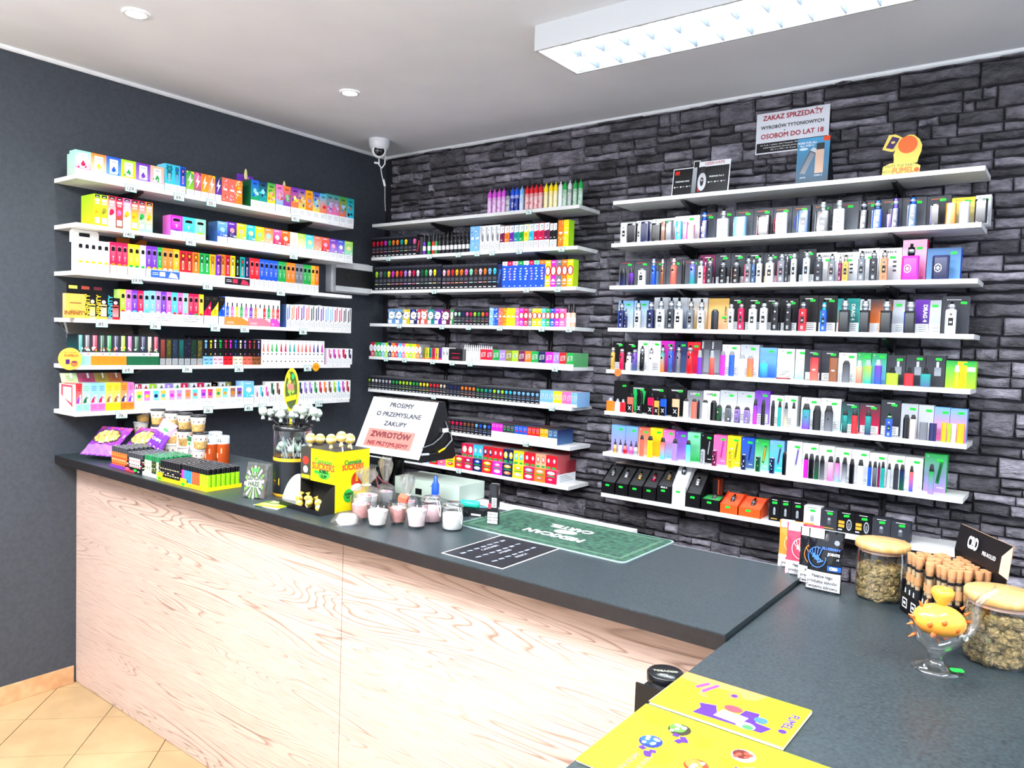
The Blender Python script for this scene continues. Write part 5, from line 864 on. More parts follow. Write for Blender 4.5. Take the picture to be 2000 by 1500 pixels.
for k, (x, t) in enumerate(((215, 'gd'), (268, 'wh'), (318, 'rd'), (378, 'pk'), (428, 'lg'))):
    a = rp('R', 6, 1160+x/5.263, .178); h = 142/5.263/pxm(a); R = .0095; b = MB(); b.lathe([(R*.9, 0), (R, .002), (R, h*.5), (R*.55, h*.62)], mix(pc(t), WH, .15), 12); b.lathe([(R*1.02, h*.08), (R*1.02, h*.32)], mix(pc(t), BK, .3), 12, cap=False)
    o = b.build('drip_bottle', GLOSS, None, a); tag(o, f'{pn(t)} small bottle with pointed black cap, {nth(k)} from left, seventh right rack shelf', 'bottle', 'pointed bottles on the seventh shelf of the right rack'); b = MB(); b.lathe([(R*.62, 0), (R*.6, h*.15), (R*.3, h*.2), (R*.22, h*.4)], BK, 10); b.build('cap', PLAST, o, (0, 0, h*.6))
for x0, x1, hz, t in ((468, 506, 218, 'co'), (546, 599, 220, 'yl'), (677, 726, 220, 'co>cy'), (800, 852, 222, 'vi'), (940, 988, 228, 'cy>mt')): pod(i, G7, x0, x1, hz, t, .2)
for x0, x1, hz, t in ((1092, 1136, 155, 'lg/bk'), (1211, 1259, 165, 'pl/pk'), (1378, 1426, 205, 'yl/bk'), (1511, 1558, 160, 'nv/yl'), (1657, 1706, 162, 'dn/lm'), (1799, 1852, 165, 'nv/mt')): pod(i, G7, x0, x1, hz, t, .06, capc=lin('#a0a4a8'), deco='win', nm=f'{pn(t[:2])} clear pattern print device')
pod(i, G7, 1930, 1972, 240, 'bk', .12)
for x0, x1, hz, t in ((325, 368, 225, 'mg'), (371, 420, 230, 'bk'), (424, 468, 222, 'dg>dn'), (475, 518, 225, 'bk>gy'), (545, 602, 230, 'lp>pk'), (614, 660, 230, 'pk>lb'), (680, 728, 235, 'dg>lg'), (748, 796, 232, 'bk'), (826, 880, 235, 'wh'), (920, 956, 232, 'bl'), (964, 1006, 235, 'gy>dg'), (1010, 1036, 232, 'pl'), (1040, 1077, 242, 'tl'), (1100, 1134, 235, 'lg'), (1158, 1208, 240, 'dg'), (1214, 1262, 240, 'nv>dn'), (1305, 1344, 240, 'co>bl'), (1480, 1536, 278, 'gr>vi')): pod(i, G8, x0, x1, hz, t, .24)
# ---- eighth shelf: atomiser boxes
i = 7
def tankbox(x0, x1, fz, dep, ang, tok, tc, lab, F=G7, txt=None):
    """open black carton: upright front face, insert sloping up to the back with a small atomiser on it"""
    ox, oy, s = F; a, c = rp('R', i, ox+x0/s, .192), rp('R', i, ox+x1/s, .192); w = c[0]-a[0]-.001; h = fz/s/pxm(a); C1, C2 = pc(parse(tok)[0]), pc(parse(tok)[1]); hb = h+dep*math.tan(ang); b = MB()
    b.box(0, w, 0, .002, 0, h, C1); b.box(0, .002, 0, dep, 0, h, C1); b.box(w-.002, w, 0, dep, 0, h, C1); b.face([(0, dep, 0), (0, dep, hb), (w, dep, hb), (w, dep, 0)], C1)
    for x in (0.0, w-.002): b.face([(x, 0, h), (x, dep, h), (x, dep, hb+.008)], C1); b.face([(x+.002, 0, h), (x+.002, dep, h), (x+.002, dep, hb+.008)][::-1], C1)
    b.face([(.002, .002, h-.004), (w-.002, .002, h-.004), (w-.002, dep-.001, hb-.004), (.002, dep-.001, hb-.004)], mix(C2, WH, .04))
    o = b.build('atomiser_box', PAPER, None, a); n = dc.get('tb', 0); dc['tb'] = n+1; tag(o, lab, 'box', 'atomiser boxes on the lowest right rack shelf'); put('price_sticker', sticker_mesh(), o, (w*.45, -.001, h*.72))
    if txt: text(o, txt, .010, WH, (w*.5, -.0014, h*.92), bold=.0003)
    R = .0095; t = tankmesh(R, .045, pc(tc)); t.build('atomiser', METAL, o, (w*.5, dep*.38, (h+hb)/2-.012), (ang-PI/2+.35, 0, 0)); return o
tankbox(75, 213, 118, .10, .6, 'bk', 'gy', 'black open atomiser box with dark tank, leftmost on the lowest right shelf')
tankbox(215, 348, 122, .10, .6, 'bk', 'sv', 'black open box with silver atomiser, second on the lowest right shelf')
tankbox(350, 493, 128, .10, .6, 'bk', 'gd', 'black open box with gold atomiser, third on the lowest right shelf')
tankbox(495, 638, 135, .10, .6, 'bk', 'cr', 'black open box with red atomiser, fourth on the lowest right shelf')
tankbox(640, 790, 170, .11, .55, 'bk', 'gd', 'black lettered open box with gold and silver atomiser, lowest right shelf', txt='ZEUS X')
tankbox(795, 940, 190, .11, .85, 'wh', 'dg', 'white open atomiser box with dark tank, lowest right shelf')
tankbox(942, 1092, 145, .10, .7, 'bk', 'sv', 'black open box with silver atomiser right of the white one, lowest right shelf')
tankbox(1096, 1288, 112, .08, .12, 'bk>gr', 'lg', 'low black box with green insert, lowest right shelf')
tankbox(1290, 1478, 92, .10, .35, 'vo', 'gy', 'left orange low atomiser box, lowest right shelf'); tankbox(1480, 1712, 88, .10, .33, 'vo', 'gy', 'right orange low atomiser box, lowest right shelf')
a = rp('R', 7, 1160+1215/5.263, .09); b = MB(); b.box(0, .028, 0, .05, 0, .125, lin('#a8442c')); b.rect(0, 0, .022, .125, lin('#171214')); tag(b.build('device_box', PAPER, None, a), 'tall rust red box behind the low green box, lowest right shelf', 'box')
a, c = rp('R', 7, 1160+215/5.263, .06), rp('R', 7, 1160+715/5.263, .06); b = MB(); b.box(0, c[0]-a[0], 0, .05, 0, .132, lin('#1b1719')); b.box(0, c[0]-a[0], -.002, .052, .132, .134, lin('#d9c4bb')); tag(b.build('long_carton', PAPER, None, a), 'long dark carton with pale top behind the atomiser boxes', 'carton')
for k, (x0, x1, hz, t, tx) in enumerate(((5, 103, 205, 'bk', 0), (106, 208, 208, 'bk', 1), (211, 323, 210, 'bk', 1), (327, 484, 190, 'wh', 0), (488, 638, 185, 'dg', 2), (641, 798, 190, 'bk', 3), (801, 959, 192, 'bk', 3), (962, 1133, 185, 'dg', 2), (1136, 1315, 182, 'dg', 2))):
    o, w, h = dcard(7, G8, x0, x1, hz, t, 'plain', front=.18, depth=.05, stick=(.55, .82)); b = MB(); g_ = WH if t != 'wh' else BK
    b.rect(w*.25, h*.93, w*.75, h*.955, g_, y=-.0009)
    if tx != 3: b.rect(w*.4, h*.28, w*.62, h*.55, lin('#8f959c') if tx != 2 else lin('#565b63'), y=-.0009); b.ell(w*.51, h*.55, w*.09, h*.07, LGY, -.0011); b.rect(w*.2, h*.08, w*.8, h*.12, lin('#c9a040'), y=-.0009)
    else: b.rect(w*.06, h*.42, w*.42, h*.56, lin('#e0a83c'), y=-.0009); b.rect(w*.06, h*.24, w*.42, h*.38, lin('#e0a83c'), y=-.0009); b.ell(w*.7, h*.4, w*.16, h*.28, LGY, -.0009, 12); b.ell(w*.7, h*.4, w*.11, h*.2, BK, -.0011, 12); b.rect(w*.64, h*.25, w*.76, h*.5, lin('#70757c'), y=-.0013); b.rect(w*.06, h*.1, w*.3, h*.16, WH, y=-.0009)
    b.build('print', PAPER, o)
# ---- on top of the right rack
def standee(u0, u1, v0, hz, tok, label, front, lean=.12, frame_=True):
    a, c = rp('R', 0, u0, front), rp('R', 0, u1, front); w = c[0]-a[0]; h = hz/pxm(a); t = empty('display_stand', label, 'display stand', a, (-lean, 0, 0)); return t, w, h
t, w, h = standee(1311, 1422, 338, 53, '', 'black device advertising stand with white border on the top right shelf', .192)
b = MB(); b.box(0, w, 0, .003, 0, h, WH); b.box(w*.46, w*1.0, 0.0002, .0028, h, h+.02, WH); b.box(w*.36, w*.47, 0, .003, h, h+.028, WH); b.face([(w*.1, .003, 0), (w*.9, .003, 0), (w*.9, .05, 0.006), (w*.1, .05, 0.006)], WH); b.build('board', PAPER, t)
b = MB(); e = .004; b.rect(e, 0, w-e, h-e, lin('#121215'), y=-.0006); b.rect(w*.37, h-e, w*.46, h+.024, lin('#121215'), y=-.0006); b.rect(w*.04, h*.76, w*.12, h*.9, lin('#d82a20'), y=-.0009)
b.rect(w*.355, .004, w*.43, h*.98, lin('#6e7278'), lin('#b8bcc2'), y=-.001); b.rect(w*.375, h, w*.425, h+.018, lin('#24262a'), y=-.001); b.ell(w*.53, h*.42, w*.075, h*.34, lin('#c9ccd2'), -.001, 16); b.rect(w*.46, .008, w*.5, h*.6, lin('#b0202c'), y=-.0008); b.ell(w*.53, h*.42, w*.03, h*.17, lin('#101014'), -.0013, 12); b.ell(w*.53, h*.47, w*.012, h*.035, WH, -.0015, 8); b.rect(w*.49, h*.74, w*.57, h*.98, lin('#2c2e34'), y=-.0012)
for q in range(3): b.ell(w*(.05+.11*q), h*.3, w*.014, w*.014, WH, -.001, 8); b.rect(w*(.075+.11*q), h*.285, w*(.12+.11*q), h*.32, GY, y=-.001); b.ell(w*(.65+.11*q), h*.38, w*.014, w*.014, WH, -.001, 8); b.rect(w*(.675+.11*q), h*.365, w*(.72+.11*q), h*.4, GY, y=-.001)
b.build('print', PAPER, t); text(t, 'GEEKVAPE', .0175, lin('#b0303c'), (w*.73, -.0012, h+.009), sx=1.15); text(t, 'FREEMAX ONE', .010, WH, (w*.18, -.0012, h*.5), bold=.0002); text(t, 'FREEMAX Pod 2', .010, WH, (w*.78, -.0012, h*.58), bold=.0002)
t, w, h = standee(1553, 1616, 274, 88, '', 'tall blue poster stand showing two devices on the top right shelf', .192, .05)
b = MB(); b.box(0, w, 0, .003, 0, h, lin('#4e86b4')); b.face([(w, .003, 0), (w+.012, .05, 0), (w, .003, h)], lin('#111318')); b.face([(w, .0, 0), (w+.012, .048, 0), (w, .0, h)][::-1], lin('#111318')); b.build('board', PAPER, t)
b = MB(); b.rect(0, 0, w, h, lin('#3c4a58'), lin('#4f9ccc'), y=-.0005); b.poly([(w*.06, h*.22), (w*.3, h*.18), (w*.62, h*.66), (w*.4, h*.74)], lin('#5c626c'), -.0008); b.poly([(w*.12, h*.22), (w*.28, h*.2), (w*.56, h*.62), (w*.42, h*.68)], lin('#878e99'), -.001); b.poly([(w*.40, h*.72), (w*.62, h*.64), (w*.66, h*.72), (w*.5, h*.78)], lin('#c4ccd4'), -.0011)
b.rect(w*.58, h*.2, w*.84, h*.72, lin('#cfae98'), lin('#d8b8a4'), y=-.0012); b.rect(w*.6, h*.72, w*.84, h*.86, lin('#26282e'), y=-.0012); b.rect(w*.8, h*.9, w*1.0, h*1.0, lin('#e84c20'), y=-.0012); b.ell(w*.2, h*.76, w*.14, h*.03, lin('#cfe4f0'), -.001); b.build('print', PAPER, t)
text(t, 'MORE FOR ALL\nALL FOR U', .0115, WH, (w*.3, -.0012, h*.86), bold=.0002); text(t, 'ARTIO', .008, WH, (w*.22, -.0012, h*.12)); text(t, 'DORIC E', .008, WH, (w*.7, -.0012, h*.15))
# yellow cut-out board: generic fruit disc in place of the figure
a, c = rp('R', 0, 1722, .193), rp('R', 0, 1795, .193); w = c[0]-a[0]; t = empty('cutout_board', 'yellow cut-out advertising board with an orange fruit on the top right shelf', 'display stand', a, (-.06, 0, 0))
YE = lin('#f6de6c')
def blob(b, pts, c, y, th=.003):
    b.face([(x*w, y, z*w) for x, z in pts], c); b.face([(x*w, y+th, z*w) for x, z in pts][::-1], c)
    for k in range(len(pts)): p, q = pts[k], pts[(k+1) % len(pts)]; b.face([(p[0]*w, y+th, p[1]*w), (q[0]*w, y+th, q[1]*w), (q[0]*w, y, q[1]*w), (p[0]*w, y, p[1]*w)], c)
b = MB(); blob(b, [(.0, 0), (1.0, 0), (1.02, .2), (.9, .27), (.82, .34), (.2, .34), (.02, .26)], YE, 0); blob(b, [(.3, .3), (.93, .3), (.96, .45), (1.02, .62), (1.03, .8), (.95, .98), (.8, 1.12), (.66, 1.14), (.52, 1.08), (.42, .96), (.36, .8), (.28, .6), (.3, .45)], YE, .0005, .002); blob(b, [(-.04, .78), (.24, .68), (.40, .76), (.52, 1.06), (.3, 1.2), (.12, 1.2)], YE, .001, .0015); b.build('board', PAPER, t)
b = MB(); b.ell(w*.65, w*.85, w*.26, w*.26, lin('#f0743c'), -.0008, 20); b.poly([(w*.06, w*.82), (w*.26, w*.76), (w*.42, w*1.06), (w*.22, w*1.14)], lin('#3b1e5c'), -.001); b.ell(w*.25, w*.96, w*.06, w*.04, lin('#f2d27c'), -.0013, 10); 
b.ell(w*.93, w*.085, w*.07, w*.07, lin('#f0643c'), -.001, 12); b.build('print', PAPER, t); text(t, 'TASTE THE PARTY', .0145, lin('#6a5a2c'), (w*.5, -.0015, w*.24), sx=.95); text(t, 'WITH', .014, lin('#6a5a2c'), (w*.14, -.0015, w*.085)); text(t, 'FUMEL', .030, lin('#f07a20'), (w*.57, -.0015, w*.09), bold=.001, sx=.85)
a = rp('R', 0, 1500, .08); b = MB(); b.grid([[(-.03, 0, 0), (.03, .01, 0)], [(-.02, 0, .014), (.035, .01, .028)]], lin('#c89a28'), False); tag(b.build('gold_packet', PAPER, None, a), 'small gold packet lying at the back of the top right shelf', 'packet')
# ================================================================== on the walls and the ceiling
x0, x1, z0, z1 = 2.146, 2.457, 2.508, 2.686; w, h = x1-x0, z1-z0
t = empty('wall_sign', 'white paper sign with red and black Polish lettering on the stone wall', 'sign', (x0, -.019, z0)); b = MB(); b.box(0, w, 0, .0015, 0, h, lin('#dfe2ec')); b.rect(.005, .006, w-.005, h*.27, lin('#101014'), y=-.0005); b.build('paper', PAPER, t)
RED = lin('#a8142c'); text(t, 'ZAKAZ SPRZEDAŻY', .030, RED, (w*.5, -.001, h*.87), bold=.0006, sx=.95); text(t, 'WYROBÓW TYTONIOWYCH', .0205, lin('#24242c'), (w*.5, -.001, h*.64), bold=.0004, sx=.98); text(t, 'OSOBOM DO LAT 18', .029, RED, (w*.5, -.001, h*.42), bold=.0006, sx=.98)
for k, s in enumerate(('art. 6 ust. 1 ustawy z dnia 9 listopada 1995 r. o ochronie', 'przed następstwami używania tytoniu i wyrobów', '(Dz. U. z 1996 r. Nr 10, poz. 55)')): text(t, s, .0095, WH, (w*.42, -.001, h*(.215-.062*k)))
# distribution box on the dark wall
def tintb(nt, p):
    o = nt.nodes['Material Output']; t_ = nd(nt, 'ShaderNodeBsdfTransparent'); t_.inputs[0].default_value = (.45, .5, .55, 1); g_ = nd(nt, 'ShaderNodeBsdfGlossy'); g_.inputs['Roughness'].default_value = .45; g_.inputs[0].default_value = (.5, .52, .55, 1); mx = nd(nt, 'ShaderNodeMixShader'); mx.inputs[0].default_value = .16
    nt.links.new(t_.outputs[0], mx.inputs[1]); nt.links.new(g_.outputs[0], mx.inputs[2]); nt.links.new(mx.outputs[0], o.inputs[0])
TINT = mat('tinted_window', tintb)
y0, y1, z0, z1 = -.457, -.155, 1.897, 2.085; t = empty('fuse_box', 'grey white fuse box with tinted window on the dark wall by the corner', 'fuse box', (XL, (y0+y1)/2, z0), (0, 0, PI/2)); w, h = y1-y0, z1-z0
b = MB(); b.rprism(w, h, 0, .055, .012, lin('#d6dade'), bev=.004); b.v = [(x, -z, y+h/2) for x, y, z in b.v]; b.build('housing', PLAST, t)
b = MB(); b.box(-w*.47, w*.47, -.085, -.055, h*.04, h*.2, lin('#e2e6e8')); b.box(-w*.47, w*.47, -.085, -.055, h*.77, h*.96, lin('#e2e6e8')); b.build('cover', PLAST, t)
b = MB(); b.box(-w*.40, w*.46, -.0615, -.056, h*.22, h*.75, lin('#15191e')); 
for k in range(9): b.box(-w*.18+k*.016, -w*.18+k*.016+.012, -.064, -.0615, h*.4, h*.62, lin('#3a4148')); b.box(-w*.18+k*.016+.002, -w*.18+k*.016+.010, -.067, -.064, h*.48, h*.56, lin('#0c0f12'))
b.build('breaker_row', PLAST, t); b = MB(); b.box(-w*.45, w*.46, -.083, -.081, h*.2, h*.77, lin('#3b444c')); o = b.build('window_cover', TINT, t)
# dome security camera
t = empty('security_camera', 'white dome security camera on the ceiling in the room corner', 'security camera', (.03, -.32, H), (0, 0, .62))
b = MB(); b.lathe([(.060, 0), (.062, -.012), (.056, -.045), (.045, -.06), (.02, -.064)][::-1], lin('#e4e8ee'), 24); b.build('base', PLAST, t)
dq = Vector((.74, -.62, -.20)).to_track_quat('Z', 'Y').to_euler(); dq.z -= 0; Rq = Matrix.Rotation(-.62, 3, 'Z') @ Vector((.74, -.62, -.20)); dq = Rq.to_track_quat('Z', 'Y').to_euler()
b = MB(); b.lathe([(0, -.044), (.026, -.036), (.042, -.012), (.044, .004), (.041, .020), (.034, .030), (.030, .030)], lin('#eef1f5'), 24, cap=False); b.build('eyeball', PLAST, t, (0, -.006, -.064), tuple(dq))
b = MB(); b.lathe([(.030, .0302), (.027, .034), (0, .038)], lin('#12161c'), 20, cap=False); b.build('lens_window', GLOSS, t, (0, -.006, -.064), tuple(dq))
b = MB(); b.tube([(.0, .02, -.06), (-.004, .02, -.10), (-.002, .02, -.14), (.012, .03, -.155), (.028, .035, -.13), (.03, .04, -.06)], .0045, WH); b.tube([(-.002, .02, -.13), (-.03, .012, -.128)], .006, WH); b.tube([(.006, .025, -.15), (.014, .03, -.20), (.022, .035, -.23)], .0028, WH); b.tube([(.022, .035, -.22), (.032, .035, -.258)], .007, WH); b.tube([(.032, .035, -.255), (.034, .035, -.34), (.036, .05, -.40)], .0022, lin('#c8ccd2')); b.build('cable', PLAST, t)
# recessed downlights
for k, (x, y) in enumerate(((.545, -1.995), (.541, -.985))):
    t = empty('downlight', f'{"left" if k == 0 else "right"} of the two glowing round ceiling downlights', 'ceiling light', (x, y, H)); b = MB(); b.lathe([(.046, -.0005), (.044, -.006), (.034, -.007), (.033, -.002)], WH, 24, cap=False); b.build('ring', PLAST, t); b = MB(); b.lathe([(.0, -.0015), (.034, -.0015)], WH, 24); b.build('lamp', M_LAMP, t)
# fluorescent fixture with louvres
fx0, fx1, fy0, fy1 = 1.712, 2.925, -1.128, -.842; t = empty('fluorescent_light', 'long white louvred fluorescent fixture on the ceiling', 'ceiling light', (fx0, fy0, H)); L, Wd = fx1-fx0, fy1-fy0; zb = -.090
b = MB(); e = .012; c_ = lin('#c4c8cd')
b.box(0, L, 0, e, zb, 0, c_); b.box(0, L, Wd-e, Wd, zb, 0, c_); b.box(0, e, e, Wd-e, zb, 0, c_); b.box(L-e, L, e, Wd-e, zb, 0, c_); b.box(e, L-e, e, Wd-e, -.006, -.001, c_); b.build('housing', PLAST, t)
MIR = colmat('mirror_louvre', .18, .9, noise=0); BLADE = solid(lin('#3c444c'), .5); nL = 12
for row in range(2):
    y0 = e+(Wd-2*e)*row/2; y1 = y0+(Wd-2*e)/2; ym = (y0+y1)/2; b = MB(); cc = lin('#e8f0f6')
    for ya, yb in ((y0+.002, y0+.016), (y1-.002, y1-.016)): b.grid([[(e, ya+(yb-ya)*(1-(1-q)**2), zb+.004+(.06)*q) for q in (0, .25, .5, .75, 1)], [(L-e, ya+(yb-ya)*(1-(1-q)**2), zb+.004+.06*q) for q in (0, .25, .5, .75, 1)]], cc)
    b.build('reflector', MIR, t); b = MB(); b.tube([(e+.02, ym, -.05), (L-e-.02, ym, -.05)], .013, WH, 12); b.build('tube_lamp', M_TUBE, t)
    for k in range(1, nL):
        x = e+(L-2*e)*k/nL; b = MB(); b.face([(x-.001, y0, zb+.001), (x-.007, y0, zb+.038), (x-.007, y1, zb+.038), (x-.001, y1, zb+.001)], cc); b.face([(x+.001, y0, zb+.001), (x+.001, y1, zb+.001), (x+.007, y1, zb+.038), (x+.007, y0, zb+.038)], cc); b.face([(x-.001, y0, zb+.001), (x-.001, y1, zb+.001), (x+.001, y1, zb+.001), (x+.001, y0, zb+.001)], cc); b.build('louvre', BLADE, t)
# ================================================================== counters
t = empty('counter', 'long shop counter front clad in pale pine pattern panels', 'counter', (0, 0, 0))
zt = HC-TC
def pbox(name, x0, x1, y0, y1, z0, z1, m, par): b = MB(); b.box(x0, x1, y0, y1, z0, z1, (.5, .5, .5)); return b.build(name, m, par)
pbox('front_panel', XL+.002, 1.5745, YP, YP+.018, .003, zt-.001, M_WOOD, t); pbox('front_panel', 1.577, XS+.002, YP, YP+.018, .003, zt-.001, M_WOOD, t)
pbox('cabinet_body', XL+.004, XS, YP+.02, YB-.03, .02, zt-.001, M_BLACK, t)
b = MB(); b.box(XL+.001, XS, YC, YB, zt, HC, (.5, .5, .5)); o = bevel(b.build('worktop', M_TOP, None), .002); tag(o, 'long dark slate counter top running from the dark wall', 'worktop')
b = MB(); b.box(XL+.001, XS+.001, YC-.0012, YC, zt+.001, HC-.003, (.5, .5, .5)); b.build('edge_band', M_EDGE, o)
b = MB(); b.box(XL+.3, XS, YB-.0005, YB+.002, zt, HC+.0006, lin('#c9ced2')); b.build('back_strip', METAL, o)
b = MB(); b.box(XS+.004, 4.3, -4.4, YB, H2-TC, H2, (.5, .5, .5)); o = bevel(b.build('side_worktop', M_TOP, None), .002); tag(o, 'dark slate side counter top in the right foreground', 'worktop')
b = MB(); b.box(XS+.003, XS+.004, -4.4, YB, H2-TC+.001, H2-.003, (.5, .5, .5)); b.build('edge_band', M_EDGE, o)
t = empty('side_counter', 'side counter cabinet under the right foreground worktop', 'counter', (0, 0, 0)); pbox('side_panel', XS+.065, XS+.083, -4.35, YP-.002, .003, H2-TC-.001, M_WOOD, t); pbox('cabinet_body', XS+.085, 4.25, -4.3, YB-.03, .02, H2-TC-.001, M_BLACK, t)
b = MB(); b.box(.95, 2.285, YB+.004, YB+.10, HC-.02, HC-.003, (.5, .5, .5)); b.box(.97, 1.0, YB+.02, YB+.08, 0, HC-.02, (.5, .5, .5)); b.box(2.2, 2.23, YB+.02, YB+.08, 0, HC-.02, (.5, .5, .5)); tag(b.build('back_shelf', M_SHELF, None), 'white board running behind the long worktop', 'shelf')
# ------------------------------------------------------------------ mat and menu
x0, x1, y0, y1 = 1.853, 2.447, -1.648, -1.338
t = empty('counter_mat', 'dark green rubber mat with white lettering on the worktop', 'mat', ((x0+x1)/2, (y0+y1)/2, HC+.0003), (0, 0, -.012)); w, d = x1-x0, y1-y0
M_MAT = noisecol('green_mat', '#0f3029', '#2c5d46', 60, .6, .5, detail=8, dist=.0015)
b = MB(); b.rprism(w, d, 0, .003, .02, lin('#9ab4b4'), k=5); b.build('backing', PLAST, t); b = MB(); b.rprism(w-.010, d-.010, .003, .0036, .018, (.1, .2, .15), k=5); b.build('surface', M_MAT, t)
b = MB(); e = .026
for k in range(2):
    q = e+k*.006; c_ = lin('#8fb89a'); th = .0012
    for xa, xb, ya, yb in ((-w/2+q, w/2-q, -d/2+q, -d/2+q+th), (-w/2+q, w/2-q, d/2-q-th, d/2-q), (-w/2+q, -w/2+q+th, -d/2+q, d/2-q), (w/2-q-th, w/2-q, -d/2+q, d/2-q)): b.face([(xa, ya, .004), (xb, ya, .004), (xb, yb, .004), (xa, yb, .004)], c_)
b.face([(.030*math.cos(a*PI/9)+0, .021*math.sin(a*PI/9), .0041) for a in range(18)], WH); b.face([(.02+.026*math.cos(a*PI/9), .004+.019*math.sin(a*PI/9), .00415) for a in range(18)], WH)
for xx in (-.010, .016): b.face([(xx+.006*math.cos(a*PI/6), -.002+.004*math.sin(a*PI/6), .0044) for a in range(12)], lin('#6cc060'))
b.build('print', PAPER, t)
text(t, 'MEXICAN', .050, WH, (0, -.050, .0042), (0, 0, PI), bold=.002, sx=.95); text(t, 'CARTEL', .046, WH, (0, .048, .0042), (0, 0, PI), bold=.002, sx=.95)
t = empty('price_list', 'black paper price list with white border, half under the green mat', 'price list', (2.136, -1.776, HC), (0, 0, 0)); w, d = .208, .262
b = MB(); b.box(-w/2, w/2, -d/2, d/2, .0002, .0008, WH); e = .004; b.face([(-w/2+e, -d/2+e, .001), (w/2-e, -d/2+e, .001), (w/2-e, d/2-e, .001), (-w/2+e, d/2-e, .001)], lin('#17181f')); b.build('sheet', PAPER, t)
b = MB()
for r_ in range(3):
    for k in range(7):
        xx = -w*.32+r_*w*.26; yy = -d*.38+k*d*.11; b.face([(xx, yy, .0012), (xx+rnd.uniform(.004, .012), yy, .0012), (xx+.010, yy+d*.07, .0012), (xx+.002, yy+d*.07, .0012)], lin('#8e95a8'))
b.build('print', PAPER, t)['kind'] = 'stuff'
for r_, s in enumerate(('CANNABIS', 'HYBRID', 'INDICA')): text(t, s, .015, lin('#c8ccd8'), (-w*.20+r_*w*.26, 0, .0013), (0, 0, PI/2))
b = MB(); 
# ------------------------------------------------------------------ small builders
def yawpts(u0, v0, u1, v1, z=HC): a, c = cp(u0, v0, z), cp(u1, v1, z); return a, math.atan2(c.y-a.y, c.x-a.x), (c-a).length
def pillow(name, m, w, h, th, colf, par=None, loc=(0, 0, 0), rot=(0, 0, 0), nx=14, nz=16):
    b = MB()
    for sgn in (-1, 1):
        rows = []
        for j in range(nz+1):
            v = j/nz; row = []
            for i_ in range(nx+1):
                u = i_/nx; q = max(0, math.sin(PI*min(1, max(0, (v-.06)/.88))))**.6*max(0, math.sin(PI*u))**.5; wr = .0025*math.sin(u*23+v*9)*math.sin(v*17)
                row.append(((u-.5)*w*(1-.06*math.sin(PI*v)), sgn*(th/2*q+wr*(1 if q > 0 else 0))+(.002*math.sin(u*40) if q == 0 else 0), v*h))
            rows.append(row if sgn < 0 else row[::-1])
        n = len(b.v); m_ = nx+1
        for r_ in rows: b.v += r_
        for j in range(nz):
            for i_ in range(nx):
                b.f.append((n+j*m_+i_, n+j*m_+i_+1, n+(j+1)*m_+i_+1, n+(j+1)*m_+i_)); uu = (i_+.5)/nx if sgn < 0 else 1-(i_+.5)/nx; b.c.append([colf(uu, (j+.5)/nz, sgn)]*4); b.s.append(True)
    return b.build(name, m, par, loc, rot)
# ------------------------------------------------------------------ crisp bags, pouch
def crisp(u, v, s):
    P = lin('#7d2fa6')
    def f(x, z, sg):
        if sg > 0: return P
        if z > .86: return lin('#a03a78')
        d = ((x-.5)/.42)**2+((z-.58)/.27)**2
        if d < .75: return lin('#e8d85c') if (int(x*14)+int(z*11)) % 3 else lin(['#f4f0e0', '#e06048', '#d8d848'][int(x*17+z*5) % 3])
        if d < 1: return lin('#3d2a30')
        return mix(P, WH, .12 if z < .3 else 0)
    return f
for k, (x, y, yaw, n) in enumerate(((.005, -1.865, .38, 'left'), (.135, -1.775, .30, 'right'))):
    o = pillow('crisp_bag', GLOSS, .17, .165, .05, crisp(0, 0, 0), None, (x, y-.02, HC+.022), (-.85, 0, yaw), 22, 24); tag(o, f'{n} purple crisp bag leaning back on the counter by the dark wall', 'crisp bag', 'purple crisp bags')
o = pillow('snack_pouch', GLOSS, .075, .125, .022, lambda x, z, s: lin('#6f2c9c') if z < .55 else (lin('#eadcee') if (.3 < x < .75 and z > .66) else lin('#c08ccc')), None, tuple(cp(291, 876, HC+.082)), (-.35, .42, .45), 14, 16)
o.location.y += .02; tag(o, 'purple and white snack pouch leaning on top of the lighters', 'pouch'); put('price_sticker', sticker_mesh(), o, (.008, -.014, .088)); text(o, 'CHIPS', .016, WH, (-.004, -.0135, .036), bold=.0004)
